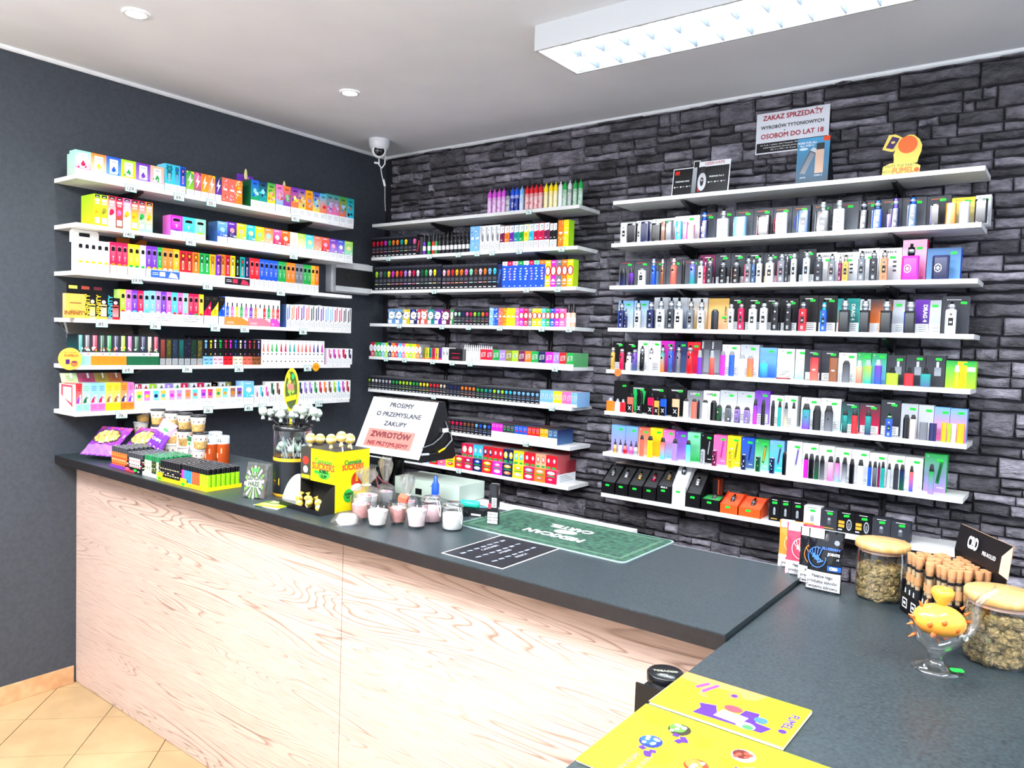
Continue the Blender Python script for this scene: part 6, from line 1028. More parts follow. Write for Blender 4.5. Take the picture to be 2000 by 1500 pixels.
# ------------------------------------------------------------------ noodle cups
cupm = []
def cup():
    if cupm: return cupm
    b = MB(); b.lathe([(.026, 0), (.027, .002), (.0295, .030), (.0312, .040), (.034, .066)], lambda r: lin('#d2a763') if r < 3 else lin('#efe9de'), 18)
    for k in range(46):
        a = rnd.uniform(0, 2*PI); z = rnd.choice([rnd.uniform(.006, .034), rnd.uniform(.006, .028)]); R = .0268+z*.115+.0003; s_ = rnd.uniform(.003, .006); cc = lin(rnd.choice(['#c99a52', '#e0bd7c', '#a87838', '#efd9a8', '#6f5a2c', '#e8a46c']))
        b.face([(R*math.cos(a-.12), R*math.sin(a-.12), z), (R*math.cos(a+.12), R*math.sin(a+.12), z+.001), (R*math.cos(a+.10)*1.006, R*math.sin(a+.10)*1.006, z+s_), (R*math.cos(a-.08)*1.006, R*math.sin(a-.08)*1.006, z+s_)], cc)
    for k in range(9):
        a = k*.7; z = .045; R = .0268+z*.115+.0003; b.face([(R*math.cos(a), R*math.sin(a), z-.004), (R*math.cos(a+.2), R*math.sin(a+.2), z-.003), (R*math.cos(a+.2)*1.01, R*math.sin(a+.2)*1.01, z+.006), (R*math.cos(a)*1.01, R*math.sin(a)*1.01, z+.002)], lin('#c46038') if k % 2 else lin('#54606a'))
    cupm.append(b.mesh('noodle_cup', PAPER)); b = MB(); b.lathe([(.0335, 0), (.0355, .001), (.0355, .006), (.032, .009), (.0, .0085)], lin('#26282c'), 18); cupm.append(b.mesh('lid', PLAST)); b = MB(); b.lathe([(.0335, 0), (.0365, .001), (.0365, .006), (.032, .009), (.0, .0085)], lin('#e6e8ea'), 18); cupm.append(b.mesh('lid', PLAST)); return cupm
YCUP = -1.625; xs = [un(u, 833, 1, YCUP).x for u in (280, 309, 337, 362, 388)]; th_c = (un(337, 833, 1, YCUP).z-HC)/2; sc_c = th_c/.0758
for tier in range(3):
    for k, x in enumerate(xs):
        x = x - (.02 if tier == 1 and k == 0 else 0) + (.018 if tier == 1 and k == 4 else 0)
        if abs(x-xs[k]) > .03: pass
        o = put('noodle_cup', cup()[0], None, (x, YCUP-.001*tier, HC+th_c*tier), (0, 0, rnd.uniform(0, 6))); o.scale = (sc_c*.98,)*3; put('lid', cup()[2 if tier == 0 or (tier == 1 and k == 0) else 1], o, (0, 0, .0662))
        tag(o, f'instant noodle cup, {nth(k)} from left in the {["bottom", "middle", "top"][tier]} row of the stack', 'noodle cup', 'instant noodle cups stacked on the counter')
# ------------------------------------------------------------------ cards and cans in front
def card(name, u0, v0, u1, v1, h, lean, c, label, cat='card'):
    a, yaw, w = yawpts(u0, v0, u1, v1); t = empty(name, label, cat, a, (-lean, 0, yaw)); b = MB(); b.box(0, w, 0, .0015, 0, h, c); b.build('card', PAPER, t); return t, w
t, w = card('leaf_card', 341, 897, 374, 907, .118, .1, lin('#eef0ee'), 'white card with a green leaf motif leaning behind the lighters')
b = MB(); b.rect(w*.35, .095, w*.85, .115, lin('#2b7a4a'), y=-.0006); b.ell(w*.12, .07, .004, .004, lin('#333'), -.0006) if False else None
for k in range(7): a_ = PI*(.1+.8*k/6); l_ = .026*(.55+.45*math.sin(a_)); b.poly([(w*.38+.002*math.sin(a_), .038), (w*.38+l_*.55*math.cos(a_)+.003*math.sin(a_), .038+l_*.55*math.sin(a_)), (w*.38+l_*math.cos(a_), .038+l_*math.sin(a_)), (w*.38+l_*.55*math.cos(a_)-.003*math.sin(a_), .038+l_*.6*math.sin(a_))], lin('#1c3a28'), -.0008)
b.build('print', PAPER, t); put('price_sticker', sticker_mesh(), t, (w*.75, -.001, .085)); text(t, 'Hemp', .024, lin('#1c2a22'), (w*.78, -.001, .04), (PI/2, -PI/2, 0), shear=.3)
t, w = card('red_card', 345, 894, 379, 903, .128, .06, lin('#a8452c'), 'rust red framed card behind the white leaf card'); b = MB(); b.rect(.006, .05, w-.006, .118, lin('#c9a08c'), y=-.0005); b.rect(w*.72, .075, w*.85, .112, lin('#1c1a1c'), y=-.0008); b.build('print', PAPER, t); put('price_sticker', sticker_mesh(), t, (w*.3, -.001, .115))
for k, (u, v) in enumerate(((397, 897), (411, 906), (434, 905), (420, 895))):
    p = cp(u, v); b = MB(); R = .030; b.lathe([(R*.96, 0), (R, .002), (R, .088), (R, .0885), (R, .118), (R*.94, .121)], lambda r: lin('#b84c1c') if r < 3 else lin('#d3e3ee'), 22); b.lathe([(R*.90, .121), (R*.90, .114), (0, .114)], lin('#c2ccd2'), 22, cap=False)
    for q in range(6): a_ = -PI/2-.62+YAW*0+q*.0; 
    for q in range(3): b.face([((R+.0004)*math.cos(-1.9+q*.55+dx), (R+.0004)*math.sin(-1.9+q*.55+dx), zz) for dx, zz in ((0, .008+q*.02), (.18, .008+q*.02), (.18, .03+q*.02), (0, .03+q*.02))], lin('#e9b48c'))
    o = b.build('drink_can', PLAST, None, p); tag(o, f'orange and pale blue drink can, {["rear left", "front left", "front right", "rear right"][k]} of the four', 'can', 'orange drink cans')
    for q, ch in enumerate('CHILL'): a_ = -1.95+q*.30; text(o, ch, .020, lin('#30363e'), ((R+.0008)*math.cos(a_), (R+.0008)*math.sin(a_), .104), (PI/2, 0, a_+PI/2), bold=.0004)
# ------------------------------------------------------------------ lighters in trays
def lighter(c, cc, h=.078, pat=None, w=.0165, d=.0155):
    b = MB(); b.rprism(w, d, 0, h*.72, .0045, c, c)
    if pat:
        for k in range(6): z = h*(.06+.1*k); b.rect(-w*.34, z, w*.34, z+h*.05, pat[k % len(pat)], y=-d/2-.0003); b.face([(w/2+.0003, -d*.3, z), (w/2+.0003, d*.3, z), (w/2+.0003, d*.3, z+h*.05), (w/2+.0003, -d*.3, z+h*.05)], pat[(k+1) % len(pat)])
    m1 = b.mesh('lighter', PLAST); b = MB(); b.rprism(w*.94, d*.94, 0, h*.25, .004, cc, cc, bev=.0015); b.box(-w*.12, w*.12, -d*.3, d*.1, h*.25, h*.265, lin('#8a8e92')); m2 = b.mesh('cap', PLAST); return m1, m2, h*.72
def tray(x0, y0, nx, ny, px, py, kinds, tc, label, lab, walls=True, th=.014, colsel=None, logo=None):
    tn = re.search(r'in the ([a-z ]*tray)', lab[0])[1]
    t = empty('lighter_tray', label, 'tray', (x0, y0, HC)); W_, D_ = nx*px+.006, ny*py+.006; b = MB(); b.box(0, W_, 0, D_, .0002, .0015, tc); b.box(0, W_, 0, .0015, .0015, th, tc); b.box(0, W_, D_-.0015, D_, .0015, th, tc); b.box(0, .0015, .0015, D_-.0015, .0015, th, tc); b.box(W_-.0015, W_, .0015, D_-.0015, .0015, th, tc)
    b.build('tray_body', PAPER, t)
    for i_ in range(nx):
        for j in range(ny):
            k = colsel(i_, j) if colsel else rnd.randrange(len(kinds)); m1, m2, zc = kinds[k]; o = put('lighter', m1, None, (x0+.003+px*(i_+.5), y0+.003+py*(j+.5), HC+.0018), (0, 0, rnd.uniform(-.05, .05))); put('cap', m2, o, (0, 0, zc)); q = lab[k % len(lab)].split(' in the ')[0]; tag(o, f'{q.split(" with ")[0]} in the {tn}, {nth(i_)} from left, {nth(j)} row back', 'lighter', f'lighters in the {tn}')
    return t, W_, D_
K = [lighter(lin(c), lin('#111216'), .078, None) for c in ('#e83aa8', '#2d7fe0', '#f0562c', '#9be01c')]
t, w, d = tray(.726, -1.912, 10, 7, .0178, .0192, K, lin('#f4e21c'), 'yellow tray holding bright plain lighters with black tops', ['pink lighter with black top in the yellow tray of bright lighters', 'blue lighter with black top in the yellow tray of bright lighters', 'orange lighter with black top in the yellow tray of bright lighters', 'lime lighter with black top in the yellow tray of bright lighters'], colsel=lambda i_, j: 0 if i_ < 1 else 1 if i_ < 4 else 2 if i_ < 7 else 3)
b = MB(); b.box(.012, .052, -.003, -.001, 0, .028, lin('#f4e21c')); lines(b, .015, .012, .048, .026, 3, lin('#8a7a10'), -.0034); b.build('info_flap', PAPER, t); put('price_sticker', sticker_mesh(), t, (.034, -.0042, .008))
b = MB(); [b.poly([(.075+.02*k, .003), (.087+.02*k, .003), (.081+.02*k, .012)], lin('#e87820'), -.0006) for k in range(4)]; b.build('print', PAPER, t)
K = [lighter(lin('#0e0e12'), lin('#121216'), .076, [lin('#0e0e12'), lin('#3a3a44'), lin('#c8b48c')]), lighter(lin('#e6d8b4'), lin('#121216'), .076, [lin('#d8c498'), lin('#222'), lin('#8a7a58')]) if False else lighter(lin('#17171c'), lin('#121216'), .076, [lin('#e0d2b0'), lin('#111114'), lin('#b0a078')])]
t, w, d = tray(.578, -1.914, 8, 7, .0175, .0190, K, lin('#f4e21c'), 'yellow tray holding black printed lighters', ['black lighter with fine grey print in the second yellow tray', 'black lighter with cream print in the second yellow tray'])
b = MB(); b.box(-.004, .036, -.003, -.001, 0, .030, lin('#f4e21c')); lines(b, 0, .014, .032, .028, 3, lin('#8a7a10'), -.0034); b.build('info_flap', PAPER, t); put('price_sticker', sticker_mesh(), t, (.018, -.0042, .008))
K = [lighter(lin('#2a3a1c'), lin('#1c6a40'), .082, [lin('#b8c888'), lin('#2a3a24'), lin('#7a7a3a')]), lighter(lin('#cfe0b8'), lin('#1f7a48'), .082, [lin('#405830'), lin('#e8f0d8'), lin('#8aa060')])]
t, w, d = tray(.448, -1.908, 7, 7, .0178, .0190, K, lin('#eceff2'), 'white tray holding green topped lighters', ['dark green lighter with green top in the white tray', 'pale green lighter with green top in the white tray']); text(t, 'FUN', .010, lin('#d86a60'), (.05, -.001, .007))
K = [lighter(lin('#1a1a1e'), lin('#3a3c40'), .078, [WH, lin('#101014'), lin('#c83028')]), lighter(lin('#eceef0'), lin('#35373b'), .078, [lin('#101014'), WH, lin('#b8452c')])]
t, w, d = tray(.322, -1.914, 7, 7, .0172, .0185, K, lin('#141418'), 'black and red tray holding black and white patterned lighters', ['black patterned lighter with dark top in the black tray', 'white patterned lighter with dark top in the black tray'], th=.022)
b = MB(); b.rect(0, .001, w*.62, .010, lin('#c01830'), lin('#e84a60'), y=-.001); b.ell(w*.16, .012, w*.14, .006, lin('#e8606c'), -.0012); b.build('print', PAPER, t); put('price_sticker', sticker_mesh(), t, (w*.66, -.0012, .012)); text(t, 'oo', .014, WH, (w*.86, -.0012, .010))
K = [lighter(lin('#d8662c'), lin('#3c3e42'), .088, [lin('#f6cfa0'), lin('#c8381c'), lin('#f08a30')])]
t, w, d = tray(.188, -1.912, 7, 7, .0178, .0190, K, lin('#7a3a9c'), 'purple tray holding tall orange patterned lighters', ['orange patterned lighter with dark top in the purple tray'])
# ------------------------------------------------------------------ lollipops
def lolly(par_none, p, top, R, cc, stick, label, grp, L=.09):
    t = empty('lollipop', label, 'lollipop', p); d = Vector(top)-Vector(p); b = MB(); b.tube([(0, 0, 0), tuple(d)], .0022, stick, 6); b.build('stick', PLAST, t)
    b = MB(); rows = []
    for i_ in range(7):
        th_ = PI*i_/6; rows.append([(R*math.sin(th_)*math.cos(2*PI*j/12)*(1+.05*math.sin(j*5+i_*3)), R*math.sin(th_)*math.sin(2*PI*j/12)*(1+.05*math.cos(j*4+i_)), R*math.cos(th_)) for j in range(12)])
    b.grid(rows, lambda r: mix(cc, WH, .45) if r % 2 else mix(cc, BK, .25), True, True); b.build('candy', GLOSS, t, tuple(d))
    b = MB(); b.lathe([(.004, -R*.9), (.006, -R*1.25), (.008, -R*1.75), (.007, -R*1.7)], mix(cc, WH, .3), 9, cap=False); b.build('wrapper_skirt', PLAST, t, tuple(d)); return t
jx, jy = 1.135, -1.715; J = empty('lollipop_jar', 'black and clear round jar of green lollipops with an oval header', 'jar', (jx, jy, HC)); R = .068
b = MB(); b.lathe([(R*.97, 0), (R, .002), (R, .010), (R, .0105), (R, .125), (R, .1255), (R, .137)], lambda r: lin('#e8a82c') if r < 3 or r > 4 else lin('#1b1e22'), 32, cap=False); b.lathe([(0, .118), (R*.97, .118)], lin('#1b1e22'), 24, cap=False); b.build('tin_base', PLAST, J)
b = MB(); b.lathe([(R*.985, .137), (R*.985, .232)], (.9, .9, .9), 32, cap=False); b.build('clear_wall', THIN, J); b = MB(); b.lathe([(R*1.03, .232), (R*1.04, .246), (R*.95, .25), (R*.9, .246), (R*.9, .236)], lin('#101114'), 32, cap=False); b.lathe([(R*.9, .243), (0, .243)], lin('#2a2e34'), 24, cap=False); b.build('lid', PLAST, J)
b = MB(); c0 = -2.05
pts = [(c0-.5, .072), (c0+.55, .062), (c0+.5, .036), (c0-.45, .048)]; b.face([((R+.0006)*math.cos(a_), (R+.0006)*math.sin(a_), z) for a_, z in ((c0-.5, .055), (c0-.1, .050), (c0+.3, .055), (c0+.7, .040), (c0+.7, .066), (c0+.3, .080), (c0-.1, .074), (c0-.5, .080))], lin('#e9a832')); b.ell(0, 0, .001, .001, WH); b.build('ribbon_print', PAPER, J)
b = MB()
for k in range(26): a_, r_, z = rnd.uniform(0, 2*PI), rnd.uniform(.1, .9)*R, .125+rnd.uniform(0, .02); q = rnd.uniform(0, 6); b.tube([(r_*math.cos(a_), r_*math.sin(a_), z), (r_*math.cos(a_)*.6+.03*math.cos(q), r_*math.sin(a_)*.6+.03*math.sin(q), z+rnd.uniform(.03, .08))], .002, rnd.choice([BK, WH, lin('#8fa39a')]), 5)
for k in range(12): a_, r_ = rnd.uniform(0, 2*PI), rnd.uniform(.2, .75)*R; b.lathe([(0, -.013), (.012, -.006), (.014, 0), (.011, .008), (0, .014)], lin('#a9beb2'), 8, o=(r_*math.cos(a_), r_*math.sin(a_), .150+rnd.uniform(0, .05)), cap=False)
o = b.build('jar_filling', PLAST, J); o['kind'] = 'stuff'
k = 0
for u, v in ((514, 803), (528, 806), (541, 798), (549, 809), (562, 802), (572, 810), (580, 799), (590, 801), (598, 809), (604, 797), (613, 804), (621, 807), (556, 796), (596, 795)):
    yy = jy - .055 + .11*((k*5) % 7)/6; p = un(u, v, 1, yy); aa = math.atan2(yy-jy, p.x-jx); rr = min(R*.8, math.hypot(p.x-jx, yy-jy)*.55)
    lolly(None, (jx+rr*math.cos(aa), jy+rr*math.sin(aa), HC+.245), p, .0165, lin('#9fb8ac'), BK, f'green wrapped lollipop in the round jar, {nth(k)} of fourteen from left', 'green lollipops'); k += 1
b = MB(); rx, rz = .043, .080; p = un(569, 762, 1, jy+.02)
b.v = []; n = 28
for rr, c_, y_ in ((1, lin('#f4d81c'), 0), (.82, lin('#3c4a24'), -.0008)): b.face([(rx*rr*math.cos(2*PI*i_/n), y_, rz*(rr if rr == 1 else .86)*math.sin(2*PI*i_/n)) for i_ in range(n)], c_)
b.face([(rx*math.cos(2*PI*i_/n), .0015, rz*math.sin(2*PI*i_/n)) for i_ in range(n)][::-1], lin('#e8e4d8'))
for k in range(10): a_ = rnd.uniform(0, 6.28); r_ = rnd.uniform(.2, .6); x_, z_ = rx*r_*math.cos(a_), rz*r_*math.sin(a_); b.poly([(x_, z_-.004), (x_+.014, z_+.008), (x_+.004, z_+.022), (x_-.006, z_+.008)], lin(rnd.choice(['#7a9a3c', '#a8c048', '#54702c'])), -.0012-.0001*k)
b.ell(-.012, .050, .009, .012, lin('#d8c020'), -.0025); b.ell(.012, .050, .009, .011, lin('#2c9a58'), -.0025); b.ell(0, .012, .019, .014, lin('#e8685c'), -.0025); b.poly([(-.033, -.028), (.034, -.012), (.034, -.030), (-.030, -.046)], lin('#f0cc1c'), -.0028)
o = b.build('header_sign', PAPER, J, (p.x-jx, .02, p.z-HC)); b = MB(); b.box(-.008, .008, 0, .0012, .245, p.z-HC-rz*.96, lin('#f4d81c')); b.build('header_stem', PAPER, J, (p.x-jx, .02, 0))
# yellow lollipop box
bx, by = 1.302, -1.808; w, d = .176, .145; h = 119.5/pxm((1.479, -1.808, HC)); t = empty('lollipop_box', 'yellow and black cardboard box of yellow lollipops with open front', 'box', (bx, by, HC), (0, 0, 0)); YB_ = lin('#f8dc10'); hm = h*.46
b = MB(); b.box(0, w, 0, d, h-.001, h, lin('#33322e')); b.face([(0, 0, hm), (w, 0, hm), (w, 0, h), (0, 0, h)], YB_); b.face([(w, 0, 0), (w, d, 0), (w, d, h), (w, 0, h)], YB_); b.face([(w, d, 0), (0, d, 0), (0, d, h), (w, d, h)], YB_); b.face([(0, d, 0), (0, 0, 0), (0, 0, h), (0, d, h)], lin('#2a2824')); b.face([(0, 0, .001), (w, 0, .001), (w, d, .001), (0, d, .001)], lin('#23211e')); b.face([(.002, .05, .001), (w-.002, .05, .001), (w-.002, .05, h), (.002, .05, h)], lin('#23211e'))
b.face([(0, -.0004, hm), (w*.30, -.0004, hm), (w*.30, -.0004, h), (0, -.0004, h)], lin('#3a3833')); b.build('carton', PAPER, t)
b = MB(); b.grid([[(w, 0, hm), (w, -.02, hm*.9), (w, -.05, hm*.6), (w, -.065, hm*.2), (w, -.06, 0)], [(w-.0, .001, 0), (w, 0, 0), (w, 0, 0), (w, 0, 0), (w, 0, 0)]], lin('#2a2925'), False); b.face([(-.035, -.055, .0008), (w, -.06, .0008), (w, 0, .0008), (0, 0, .0008)], lin('#17161a')); b.face([(-.035, -.055, .001), (w, -.06, .001), (w, -.062, .016), (-.033, -.058, .022)], lin('#17161a'));  b.face([(-.033, -.0585, .022), (w, -.0625, .016), (w, -.0605, .001), (-.035, -.0555, .001)], lin('#17161a')); b.build('tray_flap', PAPER, t)
b = MB(); b.ell(w*.68, h*.60, w*.17, h*.085, lin('#4ec840'), -.001, 18); b.rect(w*.42, hm+.004, w*.9, hm+.006, lin('#c08a10'), y=-.0008); b.rect(w*.42, h*.93, w*.8, h*.94, lin('#c08a10'), y=-.0008)
b.ell(w*.15, h*.78, w*.09, h*.07, lin('#c8342a'), -.001, 14); b.ell(w*.15, h*.63, w*.07, h*.06, lin('#d8d4c8'), -.0011, 12); b.rect(w*.03, h*.48, w*.28, h*.54, lin('#b8c020'), y=-.001)
b.build('print', PAPER, t)
def boxtext(x, y, rz, sc=1):
    for s, sz, c_, dz, bo in (('Cannabis', .026, '#2d8a34', .80, .0008), ('SUCKERS', .030, '#f0522a', .715, .0012)): text(t, s, sz*sc, lin(c_), (x, y, h*dz), (PI/2, 0, rz), bold=bo, sx=.92)
boxtext(w*.66, -.0012, 0); text(t, 'BUBBLE\nGUM', .016, lin('#14301a'), (w*.68, -.0016, h*.60), bold=.0006, sx=.85)
for s, sz, c_, dz in (('Cannabis', .022, '#2d8a34', .80), ('SUCKERS', .025, '#f0522a', .72)): text(t, s, sz, lin(c_), (w+.0012, d*.5, h*dz), (PI/2, 0, PI/2), bold=.0009, sx=.9)
b = MB(); b.ell(0, 0, .024, .030, lin('#c23a22'), -.001, 16); b.rect(-.005, -.002, .005, .030, lin('#f0b020'), y=-.0014); b.ell(0, -.022, .026, .013, lin('#e8e4da'), -.0013, 14); b.ell(-.034, -.045, .022, .022, lin('#2fae3a'), -.0012, 14); b.build('print', PAPER, t, (w, d*.62, h*.48), (0, 0, PI/2)); text(t, 'BUBBLE\nGUM', .011, lin('#14301a'), (w+.0018, d*.62-.034, h*.48-.045), (PI/2, 0, PI/2), bold=.0004, sx=.85)
put('price_sticker', sticker_mesh(), t, (w*.47, -.0014, h*.62))
for k, (u, v, yy) in enumerate(((607, 856, -1.78), (625, 857, -1.73), (647, 858, -1.77), (667, 853, -1.79), (683, 857, -1.73))):
    p = un(u, v, 1, yy); lolly(None, (p.x-.004+.004*k, yy, HC+h+.001), p, .0185, lin('#e6bc00'), WH, f'yellow wrapped lollipop standing on the yellow box, {nth(k)} from left', 'yellow lollipops on the yellow box')
for k in range(9):
    x_, y_ = bx+.012+.0165*k, by-.012-.014*(k % 3)
    if k % 3 == 2: x_ += .004
    tt = empty('wrapped_candy', f'yellow wrapped candy in the open mouth of the yellow box, {nth(k)} from left', 'candy', (x_, y_, HC+.018+.013*(k % 2)), (rnd.uniform(-.6, .6), rnd.uniform(-.6, .6), rnd.uniform(0, 3)), 'yellow candies in the yellow box'); b = MB(); b.lathe([(0, -.013), (.010, -.007), (.013, 0), (.010, .008), (0, .013)], lambda r: mix(lin('#e8c018'), lin('#5c8a20') if r == 2 else WH, .3), 9, cap=False); b.build('candy', GLOSS, tt); b = MB(); b.lathe([(.002, .012), (.009, .022)], lin('#f2dc60'), 8, cap=False); b.build('wrapper_end', GLOSS, tt)
# tin, discs, leaflets, box behind the jar
a, yaw, w_ = yawpts(488, 967, 531, 972); t = empty('sweet_tin', 'small clear pack with green and white striped lettered label, leaning upright', 'tin', a+Vector((.046, -.012, 0)), (-.22, 0, yaw)); b = MB(); b.rprism(.078, .030, 0, .112, .012, lin('#46463f')); b.build('tin_body', GLOSS, t)
b = MB(); wv = .066; 
for k in range(16): a_ = 2*PI*k/16; b.poly([(0, .052), (.040*math.cos(a_), .052+.058*math.sin(a_)), (.040*math.cos(a_+.2), .052+.058*math.sin(a_+.2))], lin('#6fc030') if k % 2 else WH, -.0155)
b.rect(-.031, .036, .031, .072, lin('#e9f2d8'), y=-.0160); b.build('print', PAPER, t); text(t, 'LEMON\nHAZE', .021, lin('#1f4a18'), (0, -.0165, .056), bold=.001, sx=.85); put('price_sticker', sticker_mesh(), t, (0, -.017, .094))
b = MB(); b.rprism(.086, .036, 0, .122, .014, (.9, .9, .9)); b.build('clear_shell', FILM, t, (0, 0, -.0005))
t = empty('leaflet_pile', 'pile of green leaflets on the counter edge below the round jar', 'leaflets', tuple(cp(537, 987)), (0, 0, .12)); 
for k in range(3): b = MB(); q = .006*k; b.box(-.055+q*.5, .055, -.042, .042-q, .0004+.0016*k, .0018+.0016*k, WH if k < 2 else lin('#9ed01c')); o = b.build('leaflet', PAPER, t, (0, 0, 0), (0, 0, .08*k))
b = MB(); b.face([(-.05, .0, .0051), (.05, -.0, .0051), (.05, .035, .0051), (-.05, .035, .0051)], lin('#4c6a2c')); [b.face([(-.04, -.03+.010*k, .0052), (.03, -.03+.010*k, .0052), (.03, -.026+.010*k, .0052), (-.04, -.026+.010*k, .0052)], lin('#e6f4b8')) for k in range(3)]; b.face([(-.03, .008, .0053), (.0, .008, .0053), (.0, .03, .0053), (-.03, .03, .0053)], lin('#b8c890')); b.build('print', PAPER, t, (0, 0, 0), (0, 0, .16))
a = cp(577, 979); b = MB(); n = 20; pts = [(.058*math.cos(PI*k/n), .092*math.sin(PI*k/n)) for k in range(n+1)]; b.face([(x, 0, z) for x, z in pts], lin('#f2ecdc')); b.face([(x, .002, z) for x, z in pts][::-1], lin('#f2ecdc')); o = b.build('half_round_card', PAPER, None, a+Vector((-.012, .006, 0)), (-.25, 0, .15)); tag(o, 'cream half-round card leaning between round jar and yellow box', 'card')
a = cp(518, 934); b = MB(); b.box(0, .05, 0, .03, 0, .11, WH); b.rect(.004, .066, .046, .105, lin('#c9ccd0')); o = b.build('white_carton', PAPER, None, (1.02, -1.70, HC), (0, 0, .2)); tag(o, 'small white carton standing left behind the round lollipop jar', 'carton'); put('price_sticker', sticker_mesh(), o, (.036, -.001, .085))
# ------------------------------------------------------------------ till screens with the paper sign
px_, py_, pz_ = 1.3785, -1.4492, 1.3107; yaw, lean = .0506, .4632; w, hS = .32, .22
t = empty('till_screen', 'black back-to-back till screen on a stand behind the candles', 'till screen', (px_, py_, HC), (0, 0, yaw)); zc = pz_-HC; cl, sl = math.cos(lean), math.sin(lean)
zb, zt_ = zc-hS/2*cl-.004, zc+hS/2*cl+.002; yb_, yt = -hS/2*sl+.004, hS/2*sl+.004; b = MB(); Wd_ = w/2-.002
sec = [(yb_+.001, zb), (yt+.001, zt_), (yt+.035, zt_), (yb_+.205, zb), (yb_+.19, zb-.010), (yb_+.01, zb-.008)]
A = [(-Wd_, y, z) for y, z in sec]; B = [(Wd_, y, z) for y, z in sec]; c_ = lin('#0c0c10'); b.face(A[::-1], c_); b.face(B, c_)
for k in range(len(sec)): q = (k+1) % len(sec); b.face([A[k], A[q], B[q], B[k]], c_)
b.build('housing', PLAST, t); b = MB(); b.tube([(-.085, .09, .012), (-.06, .09, zb)], .026, c_, 16); b.rprism(.13, .15, .0005, .012, .02, c_, o=(-.095, .09)); b.build('stand', PLAST, t)
b = MB(); xr = Wd_+.002; b.tube([(xr, yb_+.01, zb+.045), (xr+.004, .02, zb+.055), (xr+.006, .06, zb+.075), (xr+.004, .10, zb+.11), (xr+.001, .09, zb+.13)], .0022, lin('#6c7076')); b.tube([(xr, yb_+.01, zb+.022), (xr+.002, .0, zb+.020)], .0045, lin('#b9bdc2')); b.tube([(xr+.002, .0, zb+.020), (xr+.004, .05, zb+.022)], .003, lin('#1c1c20')); b.tube([(xr+.004, .05, zb+.022), (xr+.005, .085, zb+.033)], .004, lin('#e8c020')); b.tube([(xr+.005, .085, zb+.033), (xr+.006, .125, zb+.06), (xr+.004, .12, zb+.085), (xr+.004, .09, zb+.10)], .0025, lin('#8c9094')); b.box(xr, xr+.008, .075, .10, zb+.092, zb+.106, WH); b.build('cables', PLAST, t)
t = empty('paper_sign', 'white paper sign with Polish notice hung on the till screen', 'sign', (px_, py_, pz_), (0, 0, yaw)); b = MB(); e = .0015
P = lambda x, z, o_=0: (x, z*sl-o_*cl-.001, z*cl+o_*sl)
sh = empty('x', '', '') if False else None
b.grid([[P(-w/2, z), P(w/2, z)] for z in (-hS/2, hS/2)] + [[P(-w/2, hS/2+.0, .001), P(w/2, hS/2, .001)]], WH, False)
b2 = MB(); b2.box(-w/2, w/2, -.0012, 0, -hS/2, hS/2, WH); iw, ih = w*.80, hS*.86; x0_, z0_ = -iw/2-.004, -ih/2
for xa, xb, za, zb2 in ((x0_, x0_+iw, z0_, z0_+.0011), (x0_, x0_+iw, z0_+ih-.0011, z0_+ih), (x0_, x0_+.0011, z0_, z0_+ih), (x0_+iw-.0011, x0_+iw, z0_, z0_+ih)): b2.rect(xa, za, xb, zb2, lin('#3c4050'), y=-.0016)
rr = MB(); b2.rect(x0_+.008, z0_+.010, x0_+iw-.018, z0_+.010+ih*.37, lin('#ec6a62'), y=-.0016); o = b2.build('sheet', PAPER, t, (0, 0, 0), (-lean, 0, 0)); o.rotation_euler = (-lean, 0, 0)
for s, sz, dz, bo in (('PROSIMY', .025, .375, .0009), ('O PRZEMYSLANE', .025, .205, .0009), ('ZAKUPY', .025, .04, .0009), ('ZWROTÓW', .030, -.165, .0014), ('NIE PRZYJMUJEMY', .0215, -.32, .0007)): text(o, s, sz, lin('#2a2d3c') if dz > -.1 else lin('#541a20'), (-.004 if dz > -.1 else -.008, -.0022, hS*dz), bold=bo, sx=1.15)
# pale green box behind, dark reader, tubes
b = MB(); b.box(0, .30, 0, .15, 0, .062, lin('#a9b8ae')); b.rect(.10, .008, .13, .03, BK); b.rect(.17, .045, .20, .048, lin('#4a5450')); o = b.build('till_box', PLAST, None, (1.366, YB-.060, HC), (0, 0, .06)); tag(o, 'pale grey green till box behind the blue bottle', 'till box')
p = cp(757, 968); b = MB(); b.rprism(.07, .07, 0, .05, .01, lin('#15161a')); b.build
a, yaw_, w_ = yawpts(815, 998, 925, 1003); t = empty('card_reader', 'flat black glossy card terminal behind the clip jars', 'card terminal', cp(860, 1001)+Vector((0, .05, 0)), (0, 0, -.15)); b = MB(); b.rprism(.20, .085, 0, .020, .012, lin('#101216'), bev=.003); b.build('body', GLOSS, t); b = MB(); b.rprism(.15, .06, .020, .0208, .006, lin('#1d2430')); b.build('screen', GLOSS, t)
p = cp(913, 1004); b = MB(); b.box(-.055, .055, -.02, .02, 0, .022, lin('#121417')); b.rect(.01, .004, .045, .010, WH, y=-.0206); o = b.build('black_carton', PAPER, None, p+Vector((.015, .0, 0)), (0, 0, .25)); tag(o, 'small black carton under the green tube behind the clip jars', 'carton')
b = MB(); b.tube([(-.034, 0, 0), (-.03, 0, 0), (.03, 0, 0), (.034, 0, 0)], [.006, .0125, .0125, .006], lin('#20b89a'), 14); tag(b.build('green_tube', PLAST, None, p+Vector((.01, .0, .0352)), (0, 0, .3)), 'turquoise green tube lying on the small black carton', 'tube')
b = MB(); b.tube([(-.06, 0, 0), (.06, 0, 0)], .0022, lin('#5ab4dc')); tag(b.build('blue_pen', PLAST, None, cp(940, 992)+Vector((0, 0, .003)), (0, 0, .6)), 'thin light blue pen lying left of the black spray packet', 'pen')
